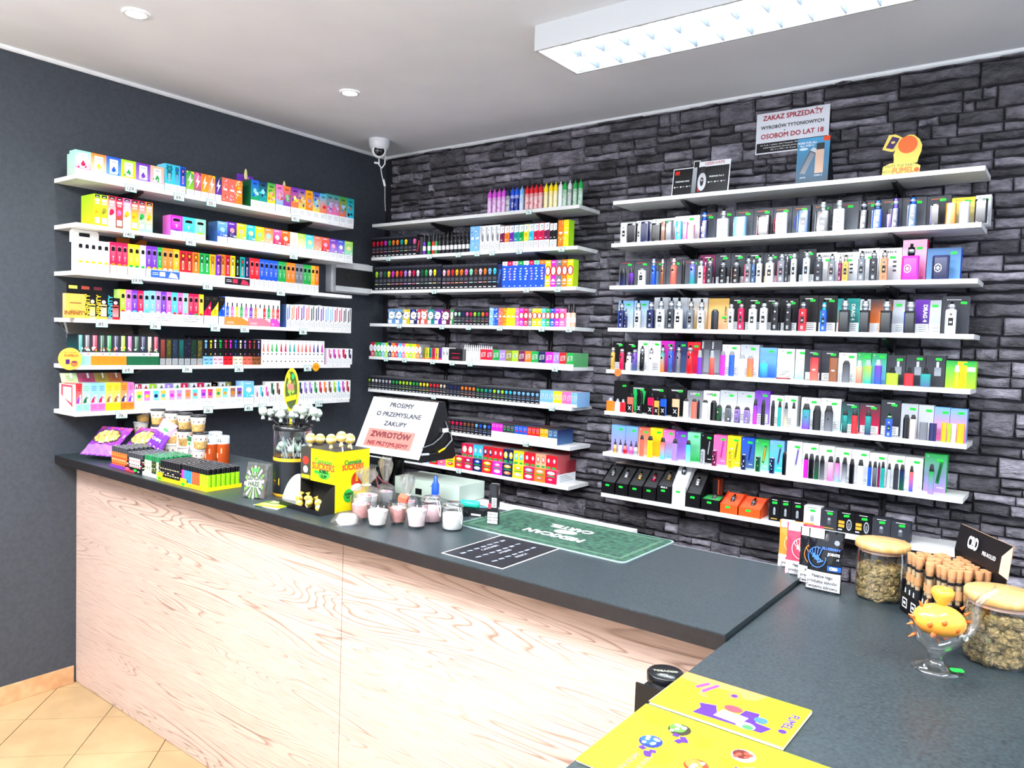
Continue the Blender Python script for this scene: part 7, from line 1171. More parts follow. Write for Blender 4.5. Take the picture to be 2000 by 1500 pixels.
p = cp(850, 974, HC+.022); p = Vector((p.x, p.y, HC)); p = cp(850, 985); b = MB(); b.lathe([(.0125, 0), (.0135, .002), (.0135, .014)], lin('#c8d0e0'), 16); b.lathe([(.0135, .014), (.0135, .048), (.008, .058), (.0065, .072), (.003, .078)], lin('#1c4ec8'), 16); o = b.build('blue_bottle', GLOSS, None, un(850, 975, 2, HC+.0215)); tag(o, 'small bright blue bottle standing on the black card terminal', 'bottle')
o.location = cp(850, 973, HC+.0212)
a, yaw_, w_ = yawpts(953, 1024, 975, 1026); hp = 78/pxm(cp(964, 1026)); t = empty('liquid_packet', 'tall black and white packet standing on the green mat', 'packet', cp(964, 1022, HC+.0042), (0, 0, .35)); b = MB(); b.rprism(.034, .026, 0, hp, .006, lin('#17171b'), bev=.004, top=.86); b.build('packet_body', GLOSS, t)
b = MB(); b.rect(-.0165, .002, .0165, hp*.3, WH, y=-.0135); b.rect(-.004, hp*.42, .012, hp*.66, WH, y=-.0138); lines(b, -.003, hp*.43, .011, hp*.64, 6, lin('#44464c'), -.0142, .5); b.ell(-.010, hp*.45, .006, .010, lin('#d83848'), -.0140); b.build('print', PAPER, t)
for k, s in enumerate(('Palenie tego', 'produktu szkodzi', 'Twojemu zdrowiu')): text(t, s, .0058, BK, (0, -.0142, hp*(.25-.075*k)), bold=.0001)
# ------------------------------------------------------------------ candles
def candle(u, v, wp, hp_, wax, fill, label, wick=True, petals=True):
    p = cp(u, v); s = pxm(p); R, h_ = wp/s/2, hp_/s; d = Vector((p.x-CP.x, p.y-CP.y, 0)).normalized(); p = p + d*R*.8; t = empty('candle_glass', label, 'candle', p)
    b = MB(); b.lathe([(R*.70, 0), (R*.74, .002), (R, h_), (R*.975, h_)], (.96, .97, .97), 28, cap=False); b.face([(R*.70*math.cos(2*PI*j/28), R*.70*math.sin(2*PI*j/28), 0) for j in range(28)][::-1], (.96, .97, .97)); b.build('glass', THIN, t)
    zf = h_*fill; Rf = R*(.70+.26*fill)*.97; b = MB(); b.lathe([(R*.68, .008), (Rf, zf)], wax, 24); 
    if petals:
        for k in range(9): a_, r_ = rnd.uniform(0, 6.28), rnd.uniform(.3, .85)*Rf; b.lathe([(.006, 0), (.0035, .003), (0, .004)], lin(rnd.choice(['#f07aa0', '#f4a8c0', '#f8f0f0', '#e88cb0'])), 6, o=(r_*math.cos(a_), r_*math.sin(a_), zf), cap=False)
    b.build('wax', MATTE, t)
    if wick: b = MB(); b.tube([(0, 0, zf), (.001, 0, zf+.014)], .0016, WH, 6); b.build('wick', MATTE, t)
    return t, R, h_
candle(737, 1032, 46, 44, lin('#efe9e4'), .72, 'cream wax candle in a clear tapered glass at the counter edge, second from left')
candle(777, 1026, 38, 44, lin('#c98a84'), .72, 'dusty pink wax candle in a clear glass with a coral cube on it')
candle(813, 1035, 45, 48, lin('#f0d8da'), .74, 'pale pink wax candle in a clear tapered glass, nearest the clip jars')
candle(704, 1018, 42, 46, lin('#d99a96'), .66, 'rose pink wax candle in a clear glass, leftmost of the candles')
b = MB(); b.rprism(.030, .024, 0, .020, .004, lin('#d8664e'), bev=.003); p = cp(784, 987); tag(b.build('wax_cube', MATTE, None, cp(786, 1026)+Vector((-.03, .03, .066)), (.3, .2, .5)), 'coral wax block resting on the dusty pink candle', 'wax melt')
def clipjar(u, v, wp, hp_, wax, label):
    p = cp(u, v); s = pxm(p); R, h_ = wp/s/2, hp_/s; d = Vector((p.x-CP.x, p.y-CP.y, 0)).normalized(); p = p + d*R*.85; t = empty('clip_jar', label, 'jar', p)
    b = MB(); b.lathe([(R*.9, 0), (R, .004), (R, h_*.62), (R*.9, h_*.70), (R*.9, h_*.74), (R*.98, h_*.76), (R*.98, h_*.79)], (.95, .97, .97), 28, cap=False); b.face([(R*.9*math.cos(2*PI*j/28), R*.9*math.sin(2*PI*j/28), 0) for j in range(28)][::-1], (.95, .97, .97)); b.build('glass', THIN, t)
    b = MB(); b.lathe([(R*.86, .004), (R*.94, .008), (R*.94, h_*.58), (R*.9, h_*.6)], wax, 24); b.build('wax', MATTE, t)
    b = MB(); b.lathe([(R*.99, h_*.80), (R*1.0, h_*.84), (R*.97, h_*.93), (R*.8, h_), (0, h_)], (.95, .97, .97), 28, cap=False); b.build('lid', THIN, t)
    b = MB(); c_ = lin('#c8ccd0')
    for zz, Rr in ((h_*.72, R*.93), (h_*.87, R*1.01)): b.tube([(Rr*math.cos(2*PI*j/24), Rr*math.sin(2*PI*j/24), zz) for j in range(25)], .0012, c_, 6)
    q = -.35; X, Y = math.cos(q), math.sin(q); b.tube([(R*X, R*Y, h_*.87), ((R+.010)*X, (R+.010)*Y, h_*.75), ((R+.012)*X, (R+.012)*Y, h_*.60), ((R+.026)*X, (R+.026)*Y, h_*.34)], .0015, c_, 6); b.tube([(R*math.cos(q+.3), R*math.sin(q+.3), h_*.87), ((R+.014)*math.cos(q+.2), (R+.014)*math.sin(q+.2), h_*.60), ((R+.027)*X, (R+.027)*Y, h_*.34)], .0015, c_, 6)
    q = 2.6; b.tube([(R*math.cos(q), R*math.sin(q), h_*.87), ((R+.004)*math.cos(q), (R+.004)*math.sin(q), h_*.7)], .0015, c_, 6); b.build('wire_clip', METAL, t); return t
clipjar(883, 1038, 41, 53, lin('#f0f0ee'), 'clear clip top jar of white wax at the counter edge'); clipjar(842, 1023, 41, 50, lin('#eec2c8'), 'clear clip top jar of pink wax behind the candles')
def wrapped(u, v, wp, hb, ht, label, inner=None, ribbon=False):
    p = cp(u, v); s = pxm(p); R, h1, h2 = wp/s/2, hb/s, ht/s; d = Vector((p.x-CP.x, p.y-CP.y, 0)).normalized(); p = p + d*R*.9; t = empty('gift_wrap', label, 'wrapped gift', p)
    rows = []; prof = [(R*.8, 0), (R, h1*.15), (R*1.02, h1*.55), (R*.8, h1*.85), (R*.22, h1), (R*.2, h1*1.05), (R*.5, h1+(h2-h1)*.45), (R*.62, h1+(h2-h1)*.8), (R*.5, h2)]
    for k, (r_, z) in enumerate(prof): rows.append([(r_*(1+(.10 if k < 5 else .32)*math.sin(j*2.4+k*1.7))*math.cos(2*PI*j/22), r_*(1+(.10 if k < 5 else .32)*math.cos(j*3.1+k))*math.sin(2*PI*j/22), z+(.008*math.sin(j*2.7) if k > 6 else 0)) for j in range(22)])
    b = MB(); b.grid(rows, (.9, .9, .9), True, True); b.build('clear_film', FILM, t)
    if inner is not None:
        Ri = R*.72; b = MB(); b.lathe([(Ri*.8, .002), (Ri*.85, .004), (Ri, h1*.62)], mix(inner, WH, .3), 20); [b.lathe([(.006, 0), (.003, .004), (0, .005)], lin(rnd.choice(['#f08aac', '#fbf2f2', '#f4b0c4'])), 6, o=(rnd.uniform(-.6, .6)*Ri, rnd.uniform(-.6, .6)*Ri, h1*.62), cap=False) for _ in range(8)]; b.build('candle', MATTE, t)
    b = MB(); b.tube([(R*.26*math.cos(2*PI*j/12), R*.26*math.sin(2*PI*j/12), h1*1.02) for j in range(13)], .0018, lin('#7a2438') if ribbon else WH, 6)
    if ribbon: b.tube([(-R*.1, -R*.26, h1*1.02), (-R*.5, -R*.5, h1*1.25), (-R*.9, -R*.5, h1*1.38), (-R*.7, -R*.6, h1*1.15), (-R*.15, -R*.8, h1*.8)], .003, lin('#6e2034'), 6)
    b.build('tie', PLAST, t); return t
wrapped(715, 1003, 60, 50, 84, 'clear film wrapped white gift behind the leftmost candle', lin('#f2e6e4')); wrapped(752, 992, 40, 46, 96, 'clear film gift with dark red ribbon behind the candles', lin('#8c8c92'), True); wrapped(795, 1003, 42, 32, 72, 'clear film gift with short tuft behind the pale pink candle', lin('#f0e4e4'))
p = cp(668, 1024); t = empty('gift_wrap', 'small crumpled clear film packet at the counter edge left of the candles', 'wrapped gift', p+Vector((0, .02, 0))); b = MB(); b.lathe([(.030, 0), (.034, .010), (.026, .026), (0, .030)], lin('#f4eeec'), 12); b.build('contents', MATTE, t); b = MB()
b.grid([[((.040+.008*math.sin(j*2.9+k*2))*r_*math.cos(2*PI*j/18), (.034+.007*math.cos(j*2.3+k))*r_*math.sin(2*PI*j/18), z) for j in range(18)] for k, (r_, z) in enumerate(((1.25, .001), (1.1, .012), (.8, .030), (.2, .037)))], (.9, .9, .9), True, True); b.build('clear_film', FILM, t)
# little dark receipt printer and router left of the stand
t = empty('receipt_printer', 'black receipt printer with a green light behind the yellow box', 'printer', (1.26, -1.50, HC), (0, 0, .1)); b = MB(); b.rprism(.15, .11, 0, .095, .012, lin('#15181c'), bev=.006); b.build('printer_body', PLAST, t); b = MB(); b.rprism(.12, .07, .095, .098, .01, lin('#3c4c50')); b.build('cover', GLOSS, t); b = MB(); b.box(.03, .042, -.0575, -.055, .075, .080, (0, 1, .5)); b.build('indicator', M_LED, t)
# ------------------------------------------------------------------ pouches on the side counter
def pouch(u0, v0, u1, v1, h, z, fc, label, bits):
    a, c = cp(u0, v0, z), cp(u1, v1, z); yaw_ = math.atan2(c.y-a.y, c.x-a.x); w_ = (c-a).length; m = (a+c)/2
    def f(x, zz, s): return lin('#eef0f2') if (zz < .34 and zz > .03 and .04 < x < .96 and s < 0) else fc
    t = empty('herb_pouch', label, 'pouch', m, (-.07, 0, yaw_)); pillow('pouch_body', GLOSS, w_*1.06, h, .022, lambda x, zz, s: fc, t, (0, 0, 0), (0, 0, 0), 12, 14)
    b = MB()
    def fy(x, z): q = max(0, math.sin(PI*min(1, max(0, (z/h-.06)/.88))))**.6*max(0, math.sin(PI*(x/w_/1.06+.5)))**.5; return -.011*q-.0030
    def patch(x0, x1, z0, z1, c_, dy=0, n=8): b.grid([[(x0+(x1-x0)*i_/n, fy(x0+(x1-x0)*i_/n, z0+(z1-z0)*j/6)-dy, z0+(z1-z0)*j/6) for i_ in range(n+1)] for j in range(7)], c_)
    patch(-w_*.5, w_*.5, h*.03, h*.33, lin('#f2f3f4')); bits(t, b, patch, fy, w_, h); b.build('print', PAPER, t)
    for k, s in enumerate(('Palenie tego', 'produktu szkodzi', 'Twojemu zdrowiu')): text(t, s, h*.067, lin('#22242a'), (0, fy(0, h*.5)-.0025, h*(.265-.085*k)), bold=.0003, sx=.98)
    put('price_sticker', sticker_mesh(), t, (-w_*.22, -.008, h*.955)) if False else None
    b = MB(); b.rect(-w_*.47, h*.86, -w_*.05, h*1.02, lin('#f6f0ee'), y=-.006); lines(b, -w_*.44, h*.88, -w_*.08, h*.99, 3, lin('#d8b0b4'), -.0064); b.build('price_label', PAPER, t); return t
def swirl(t, fy, w_, h, c_, cx, cz, r_):
    b = MB(); pts = []
    for k in range(30): a_ = 1.2+5.2*k/29; x, z = cx+r_*math.cos(a_), cz+r_*1.15*math.sin(a_); pts.append((x, fy(x, z)-.0015, z))
    b.tube(pts, .0011, c_, 5)
    for q in range(5):
        a0 = .6+q*.35; b.tube([(cx+r_*.1*math.cos(a0), fy(cx, cz)-.0018, cz-.3*r_), (cx+r_*.7*math.cos(a0+.6), fy(cx, cz)-.0018, cz+r_*.3), (cx+r_*1.1*math.cos(a0+.5), fy(cx, cz+r_)-.0016, cz+r_*1.15*math.sin(a0+.5))], .001, c_, 5)
    b.build('emblem', PAPER, t); text(t, 'Vizy', r_*.8, c_, (cx, fy(cx, cz)-.002, cz-r_*.05), (PI/2, .5, 0), bold=.0006, shear=.3)
S2 = 720
def bl(t, b, patch, fy, w_, h):
    patch(w_*.12, w_*.5, h*.37, h*.45, lin('#2c62cc'), .0006); swirl(t, fy, w_, h, lin('#4a7ef0'), -w_*.2, h*.56, h*.14)
    text(t, 'BLUEBERRY', h*.055, lin('#4a78e8'), (w_*.2, fy(w_*.2, h*.72)-.0015, h*.72), bold=.0003); text(t, 'JOINTS', h*.058, WH, (w_*.28, fy(w_*.28, h*.64)-.0015, h*.635), bold=.0004); text(t, 'x2', h*.045, WH, (w_*.4, fy(w_*.4, h*.56)-.0015, h*.565)); text(t, 'CBD', h*.06, WH, (w_*.3, fy(w_*.3, h*.41)-.0022, h*.41), bold=.0006)
    bb_ = MB(); bb_.ell(w_*.34, h*.83, w_*.08, w_*.08, lin('#8c94a0'), fy(w_*.34, h*.83)-.001, 14); bb_.build('badge', PAPER, t)
def plain(c_): return lambda t, b, patch, fy, w_, h: swirl(t, fy, w_, h, c_, -w_*.05, h*.56, h*.16)
hq = lambda u, v, px: px/pxm(cp(u, v, H2))
pouch(1519, 1112, 1582, 1122, hq(1550, 1115, 97), H2, lin('#ee8a30'), 'orange upright herb pouch, rearmost of the four', plain(lin('#fbd8b0')))
pouch(1533, 1127, 1600, 1138, hq(1560, 1130, 107), H2, lin('#e8405c'), 'pinkish red upright herb pouch, second from the back', plain(lin('#fde0e4')))
pouch(1558, 1137, 1625, 1151, hq(1590, 1140, 108), H2, lin('#17161c'), 'black upright herb pouch with orange emblem behind the front pouch', plain(lin('#e8903c')))
pouch(1574, 1149, 1640, 1163, hq(1600, 1155, 118), H2, lin('#121319'), 'black upright herb pouch with blue emblem, frontmost of the four', bl)
# ------------------------------------------------------------------ bud jars
def budmesh(s):
    r = random.Random(s); b = MB(); rows = []; n, m = 11, 18
    for i_ in range(n): th_ = PI*i_/(n-1); rows.append([((.40+.26*r.random())*math.sin(th_)*math.cos(2*PI*j/m), (.38+.26*r.random())*math.sin(th_)*math.sin(2*PI*j/m), (.55+.2*r.random())*math.cos(th_)) for j in range(m)])
    cs_ = [lin(c) for c in ('#8a7448', '#a48a58', '#6a5836', '#b89c6c', '#7a7044')]
    b.grid(rows, lambda k: r.choice(cs_), False, True); b.c = [[mix(q, (.30, .22, .10), r.random()*.6) for q in [f[0]]*4] for f in b.c]; return b.mesh('hemp_bud', M_BUD)
M_BUD = colmat('dried_bud', .85, noise=.6); BM = [budmesh(k) for k in range(5)]
M_LID = noisecol('bamboo', '#cf9c58', '#e4ba7c', 14, .45, stretch=(1, 14, 1))
def budjar(u, v, wp, hp_, fill, label, bl_, lw=1.1):
    p = cp(u, v, H2); s = pxm(p); R, h_ = wp/s/2, hp_/s; d = Vector((p.x-CP.x, p.y-CP.y, 0)).normalized(); p = p + d*R*.75; t = empty('storage_jar', label, 'jar', p)
    b = MB(); b.lathe([(R*.92, 0), (R, .010), (R, h_*.85), (R*.96, h_)], (.95, .97, .97), 40, cap=False); b.face([(R*.92*math.cos(2*PI*j/40), R*.92*math.sin(2*PI*j/40), 0) for j in range(40)][::-1], (.9, .95, .93)); b.lathe([(0, .006), (R*.93, .007)], (.9, .95, .93), 40, cap=False); b.build('glass', THIN, t)
    b = MB(); b.lathe([(R*.93, h_-.006), (R*.94, h_+.001)], (.5, .5, .5), 40, cap=False); b.build('seal', solid(lin('#d8a890')), t)
    b = MB(); b.lathe([(R*.95, h_+.001), (R*lw, h_+.003), (R*lw, h_+.014), (R*(lw-.02), h_+.017), (0, h_+.017)], (.5, .5, .5), 40); b.build('wooden_lid', M_LID, t)
    rr = .0125; z = .014; k = 0
    while z < h_*fill:
        for ring_, n in ((R-rr-.004, 13), (R-3.0*rr, 7), (R-4.8*rr, 3)):
            if ring_ < .004: continue
            for j in range(n):
                a_ = 2*PI*(j+.5*(k % 2))/n+rnd.uniform(-.1, .1); o = put('hemp_bud', BM[rnd.randrange(5)], None, (p.x+ring_*math.cos(a_), p.y+ring_*math.sin(a_), p.z+z+rnd.uniform(-.003, .003)), (rnd.uniform(0, 6), rnd.uniform(0, 6), rnd.uniform(0, 6))); o.scale = (rr*2*rnd.uniform(.85, 1.1),)*3; tag(o, bl_, 'hemp bud', bl_+'s')
        z += rr*1.45; k += 1
    return t
budjar(1717, 1176, 90, 97, .62, 'glass jar of dried buds with wooden lid, farther one beside the black pouch', 'dried green brown bud in the farther glass jar')
budjar(1949, 1305, 130, 118, .80, 'larger glass jar of dried buds with wooden lid, nearest the right edge', 'dried green brown bud in the nearer glass jar', 1.03)
# ------------------------------------------------------------------ pre-rolled tube display
T0 = cp(1757, 1189, H2); T0.z = H2; yw = -.978; t = empty('tube_display', 'black cardboard display with raised lid holding corked glass tubes', 'display box', T0, (0, 0, yw)); Wt, Dt, Ht = .188, .118, .045; BKc = lin('#0f0f13')
b = MB(); b.box(0, Wt, 0, Dt, .0005, .002, BKc); b.box(0, Wt, 0, .002, 0, Ht, BKc); b.box(0, .002, .002, Dt, 0, Ht*1.6, BKc); b.box(Wt-.002, Wt, .002, Dt, 0, Ht*1.6, BKc); b.box(0, Wt, Dt-.002, Dt, 0, .10, BKc); b.face([(.002, .002, .034), (Wt-.002, .002, .034), (Wt-.002, Dt-.002, .034), (.002, Dt-.002, .034)], lin('#15151a')); b.build('tray_body', PAPER, t)
b = MB(); b.grid([[(0, Dt, .10), (Wt, Dt, .10)], [(0, Dt-.004, .145), (Wt+.01, Dt-.004, .145)], [(0, Dt+.006, .205), (Wt+.01, Dt+.006, .205)]], BKc, False); b.grid([[(0, Dt+.003, .10), (Wt, Dt+.003, .10)], [(0, Dt-.001, .145), (Wt+.01, Dt-.001, .145)], [(0, Dt+.009, .205), (Wt+.01, Dt+.009, .205)]][::-1], lin('#b89878'), False)
b.face([(Wt+.01, Dt, .135), (Wt+.014, Dt-.022, .15), (Wt+.014, Dt-.018, .185), (Wt+.01, Dt+.006, .205)], lin('#d8b8a0')); b.build('raised_lid', PAPER, t)
text(t, 'CBD', .036, WH, (Wt*.37, Dt-.003, .176), (PI/2-.165, 0, 0), bold=.0014, sx=.55); text(t, 'PRE-ROLLED', .012, WH, (Wt*.70, Dt-.003, .166), (PI/2-.165, 0, 0), bold=.0002, sx=.75)
b = MB()
for k in range(5): b.rect(.012+.04*k, .012, .034+.04*k, .034, WH, y=-.0006); b.rect(.015+.04*k, .015, .031+.04*k, .031, BKc, y=-.0009); b.rect(.018+.04*k, .02, .028+.04*k, .026, WH, y=-.0011)
b.build('print', PAPER, t)
b = MB(); b.lathe([(.0070, 0), (.0078, .004), (.0078, .100)], (.9, .95, .92), 12, cap=False); tg = b.mesh('glass_tube', THIN); b = MB(); b.lathe([(.0066, .092), (.0082, .112), (.0080, .113)], lin('#c08a5e'), 12); cm = b.mesh('cork', MATTE)
rollm = []
for c1 in ('#20242a', '#2c3a2a', '#26221e'): b = MB(); b.lathe([(.002, .004), (.0045, .02), (.0052, .05), (.0056, .085)], lambda r, c1=c1: lin(c1) if r < 2 else lin('#cfae84'), 10); b.lathe([(.0079, .060), (.0079, .076)], lin('#b98a5c'), 12, cap=False); b.lathe([(.0079, .010), (.0079, .052)], lin('#1a1b1f'), 12, cap=False); b.lathe([(.0080, .087), (.0080, .090)], BK, 12, cap=False); b.face([(-.004, -.0082, .02), (.004, -.0082, .02), (.003, -.0082, .045), (-.002, -.0082, .045)], lin('#c8d0d4')); rollm.append(b.mesh('paper_roll', MATTE))
Rz = Matrix.Rotation(yw, 3, 'Z')
for i_ in range(8):
    for j in range(6):
        if (i_, j) in ((3, 0), (6, 0), (7, 0), (0, 5)): continue
        p = T0 + Rz @ Vector((.013+.0192*i_, .012+.0188*j, .0025)); o = put('glass_tube', tg, None, p, (rnd.uniform(-.04, .04), rnd.uniform(-.04, .04), yw)); tag(o, f'corked glass tube in {nth(j)} row from the front of the black display, {nth(i_)} along', 'glass tube', 'corked glass tubes in the black display'); o.scale = (1, 1, 1.18); put('cork', cm, o); put('paper_roll', rollm[rnd.randrange(3)], o)
# ------------------------------------------------------------------ glass fish pipe
p = cp(1826, 1305, H2); th0 = -YAW; t = empty('glass_pipe', 'orange and clear glass pipe shaped like a spiky fish on a round foot', 'glass pipe', p, (0, 0, th0)); s = pxm(p); q = 1/s/3.75
CLR = (.96, .97, .97); b = MB(); b.lathe([(168*q, 0), (170*q, 3*q), (120*q, 22*q), (60*q, 50*q), (50*q, 80*q), (62*q, 120*q), (90*q, 150*q), (140*q, 190*q), (178*q, 250*q), (190*q, 300*q)], CLR, 32, cap=False); b.lathe([(186*q, 298*q), (170*q, 245*q), (130*q, 195*q), (60*q, 150*q), (0, 140*q)], CLR, 32, cap=False); b.build('clear_foot', THIN, t)
OR = lin('#f79a2c'); b = MB(); rows = []; n = 12
for i_ in range(n+1): th_ = PI*i_/n; rows.append([(190*q*math.sin(th_)*math.cos(2*PI*j/24), 120*q*math.sin(th_)*math.sin(2*PI*j/24), 118*q*math.cos(th_)) for j in range(24)])
b.grid(rows, lambda r: mix(lin('#fbb44c'), OR, r/n), True, True); b.build('fish_body', GLOSS, t, (10*q, 0, 350*q), (0, .18, 0))
DO = lin('#e8641c')
for x, z, dx, dz, r_ in ((-190, 330, -40, -8, 14), (-170, 250, -45, -20, 14), (-130, 460, -22, 34, 15), (-100, 480, 10, 30, 12), (180, 400, 40, 22, 14), (200, 350, 42, 0, 13), (150, 440, 30, 28, 12), (0, 225, 4, -40, 14), (-195, 380, -30, 16, 16)):
    b = MB(); b.tube([(x*q, -10*q, z*q), ((x+dx*.5)*q, -12*q, (z+dz*.5)*q), ((x+dx)*q, -14*q, (z+dz)*q)], [r_*q, r_*.6*q, 2*q], DO, 8); b.build('spine', GLOSS, t)
b = MB()
for x, z in ((-110, 350), (-20, 370), (80, 320), (-70, 270), (30, 250)): 
    yy = -120*q*math.sqrt(max(.05, 1-(x/190)**2-((z-350)/118)**2)); b.lathe([(22*q, 0), (18*q, 5*q), (0, 9*q)], DO, 12, cap=False); k0 = len(b.v)-36; 
    for m_ in range(k0, len(b.v)): X_, Y_, Z_ = b.v[m_]; b.v[m_] = (x*q+X_, yy-Z_+2*q, z*q+Y_)
b.build('spots', GLOSS, t)
b = MB(); b.lathe([(0, 0), (25*q, 4*q), (52*q, 42*q), (74*q, 85*q), (76*q, 110*q), (60*q, 132*q), (30*q, 128*q), (10*q, 100*q)], lin('#fba63a'), 20, cap=False); b.build('bowl', GLOSS, t, (20*q, 0, 455*q))
b = MB(); b.tube([(150*q, -60*q, 250*q), (205*q, -50*q, 285*q), (240*q, -40*q, 350*q), (248*q, -30*q, 420*q), (255*q, -25*q, 480*q), (300*q, -30*q, 540*q), (370*q, -45*q, 590*q), (385*q, -50*q, 600*q)], [26*q, 30*q, 32*q, 32*q, 32*q, 30*q, 28*q, 40*q], CLR, 16); b.f = b.f[:-2]; b.c = b.c[:-2]; b.s = b.s[:-2]; b.build('mouth_tube', THIN, t)
b = MB(); b.tube([(150*q, -70*q, 255*q), (152*q, -90*q, 256*q)], 20*q, lin('#c8d8d0'), 12); b.build('mouthpiece', GLOSS, t)
b = MB(); b.rprism(.024, .012, 0, .001, .004, GRN); b.build('price_sticker', PAPER, t, (95*q, -105*q, .0085), (.12, .05, 0))
# ------------------------------------------------------------------ leaflets in the foreground
def sheet_pile(x0, x1, y0, y1, n, label, rz=0):
    t = empty('leaflet_pile', label, 'leaflets', ((x0+x1)/2, (y0+y1)/2, H2), (0, 0, rz)); w_, d_ = x1-x0, y1-y0
    for k in range(n): b = MB(); b.box(-w_/2, w_/2, -d_/2, d_/2, .0004+.0011*k, .0009+.0011*k, lin('#f4ea1e') if k == n-1 else lin('#e8e6b8')); b.build('leaflet', PAPER, t, (rnd.uniform(-.002, .002) if k < n-1 else 0, rnd.uniform(-.003, .003) if k < n-1 else 0, 0), (0, 0, rnd.uniform(-.012, .012) if k < n-1 else 0))
    return t, w_, d_, .0009+.0011*(n-1)+.0003
def flat(b, pts, c, z): b.face([(x, y, z) for x, y in pts], c)
def disc(b, x, y, rx, ry, c, z, n=14): flat(b, [(x+rx*math.cos(2*PI*k/n), y+ry*math.sin(2*PI*k/n)) for k in range(n)], c, z)
PUR = lin('#4a2390'); t, w_, d_, z = sheet_pile(2.839, 3.055, -2.288, -2.142, 5, 'smaller yellow and orange leaflet pile on the side counter', 0)
b = MB(); O_ = lin('#f9944a'); flat(b, [(-w_*.5, d_*.5), (w_*.18, d_*.5), (w_*.12, d_*.28), (-w_*.06, d_*.22), (-w_*.12, d_*.0), (-w_*.26, d_*.02), (-w_*.3, d_*.26), (-w_*.5, d_*.3)], O_, z)
flat(b, [(-w_*.22, d_*.3), (-w_*.02, d_*.36), (w_*.06, d_*.22), (w_*.02, 0), (-w_*.12, -d_*.04), (-w_*.24, d_*.1)], lin('#f6c01e'), z+.0002); flat(b, [(-w_*.10, d_*.30), (0, d_*.32), (w_*.02, d_*.18), (-w_*.07, d_*.16)], lin('#f4783c'), z+.0004); disc(b, -w_*.03, d_*.25, w_*.025, d_*.04, PUR, z+.0005)
flat(b, [(-w_*.34, d_*.2), (-w_*.28, d_*.38), (-w_*.25, d_*.36), (-w_*.31, d_*.16)], lin('#b03cc0'), z+.0003); flat(b, [(-w_*.27, d_*.14), (-w_*.21, d_*.40), (-w_*.18, d_*.38), (-w_*.24, d_*.1)], lin('#b03cc0'), z+.0003)
flat(b, [(-w_*.18, -d_*.42), (w_*.06, -d_*.40), (w_*.32, -d_*.38), (w_*.36, -d_*.22), (w_*.24, -d_*.2), (w_*.22, d_*.02), (w_*.12, d_*.0), (w_*.10, -d_*.2), (-w_*.04, -d_*.24), (-w_*.08, -d_*.1), (-w_*.2, -d_*.16), (-w_*.16, -d_*.26)], PUR, z+.0002)
flat(b, [(-w_*.04, -d_*.34), (w_*.16, -d_*.36), (w_*.18, -d_*.16), (-w_*.02, -d_*.14)], lin('#f2e48c'), z+.0004); disc(b, w_*.04, -d_*.06, w_*.07, d_*.08, lin('#d8404c'), z+.0005); disc(b, w_*.26, -d_*.12, w_*.05, d_*.07, lin('#3c6ac8'), z+.0005); disc(b, w_*.2, -d_*.34, w_*.07, d_*.08, lin('#d8ecc8'), z+.0005); disc(b, w_*.22, -d_*.36, w_*.04, d_*.05, lin('#3c9a4c'), z+.0006)
for k in range(12): yy = d_*(.18-.035*k) if k < 6 else d_*(.02-.03*(k-6)); xx = w_*.24 if k < 6 else -w_*.42; flat(b, [(xx, yy), (xx+w_*.13, yy), (xx+w_*.13, yy-.0008), (xx, yy-.0008)], lin('#c8bc30'), z+.0002)
disc(b, w_*.43, -d_*.20, w_*.03, d_*.045, PUR, z+.0003); b.build('print', PAPER, t); text(t, 'FUMEL', .019, PUR, (w_*.43, d_*.06, z+.0004), (0, 0, -PI/2), bold=.0004); text(t, 'VAPE', .007, lin('#d8642c'), (w_*.37, -d_*.25, z+.0004), (0, 0, -PI/2))
t, w_, d_, z = sheet_pile(2.838, 3.138, -2.512, -2.298, 4, 'larger yellow leaflet pile cut by the lower picture edge', 0)
b = MB(); LY = lin('#e9dc14')
for x, y, r_ in ((-.38, .36, .10), (-.1, .25, .07), (.1, .12, .08), (.3, .2, .09), (-.2, -.1, .08), (.4, -.1, .07)): flat(b, [(w_*x+w_*r_*math.cos(2*PI*k/7+.3)*(1 if k % 2 else .7), d_*y+w_*r_*math.sin(2*PI*k/7+.3)*(1 if k % 2 else .7)) for k in range(7)], LY, z)
for x, y, c1, c2, c3 in ((-.24, .30, '#4fa030', '#e8f4e0', '#2c2418'), (-.30, .02, '#2450b8', '#8ab0f0', '#1c2c78'), (.10, .26, '#5c1c14', '#c84430', '#f2f0e8'), (-.04, -.06, '#c8702c', '#f4ece0', '#7a3418'), (.36, .22, '#f4ecec', '#d8c8d0', '#f8f4f4'), (.12, -.2, '#d0a020', '#f0dca0', '#8a5a14')):
    disc(b, w_*x, d_*y, w_*.058, d_*.085, lin(c3), z+.0003); disc(b, w_*(x-.012), d_*(y+.01), w_*.042, d_*.06, lin(c1), z+.0005)
    for k in range(7): disc(b, w_*(x+rnd.uniform(-.03, .03)), d_*(y+rnd.uniform(-.05, .05)), w_*.012, d_*.02, lin(c2), z+.0007+.00005*k, 8)
for x, y in ((-.20, .17), (.16, .10), (.02, -.22), (-.27, -.12)):
    for k in range(5): a_ = rnd.uniform(0, 3); X_, Y_ = w_*(x+rnd.uniform(-.04, .04)), d_*(y+rnd.uniform(-.05, .05)); flat(b, [(X_+.007*math.cos(a_+j*PI/2), Y_+.006*math.sin(a_+j*PI/2)) for j in range(4)], PUR, z+.0004+.0001*k)
disc(b, w_*.17, d_*.09, w_*.035, d_*.05, PUR, z+.0010)
b.build('print', PAPER, t); text(t, 'TASTE THE PARTY', .010, PUR, (-w_*.24, -d_*.34, z+.0004), (0, 0, -PI/2)); text(t, 'WITH FUMELO', .012, PUR, (-w_*.30, -d_*.36, z+.0004), (0, 0, -PI/2))
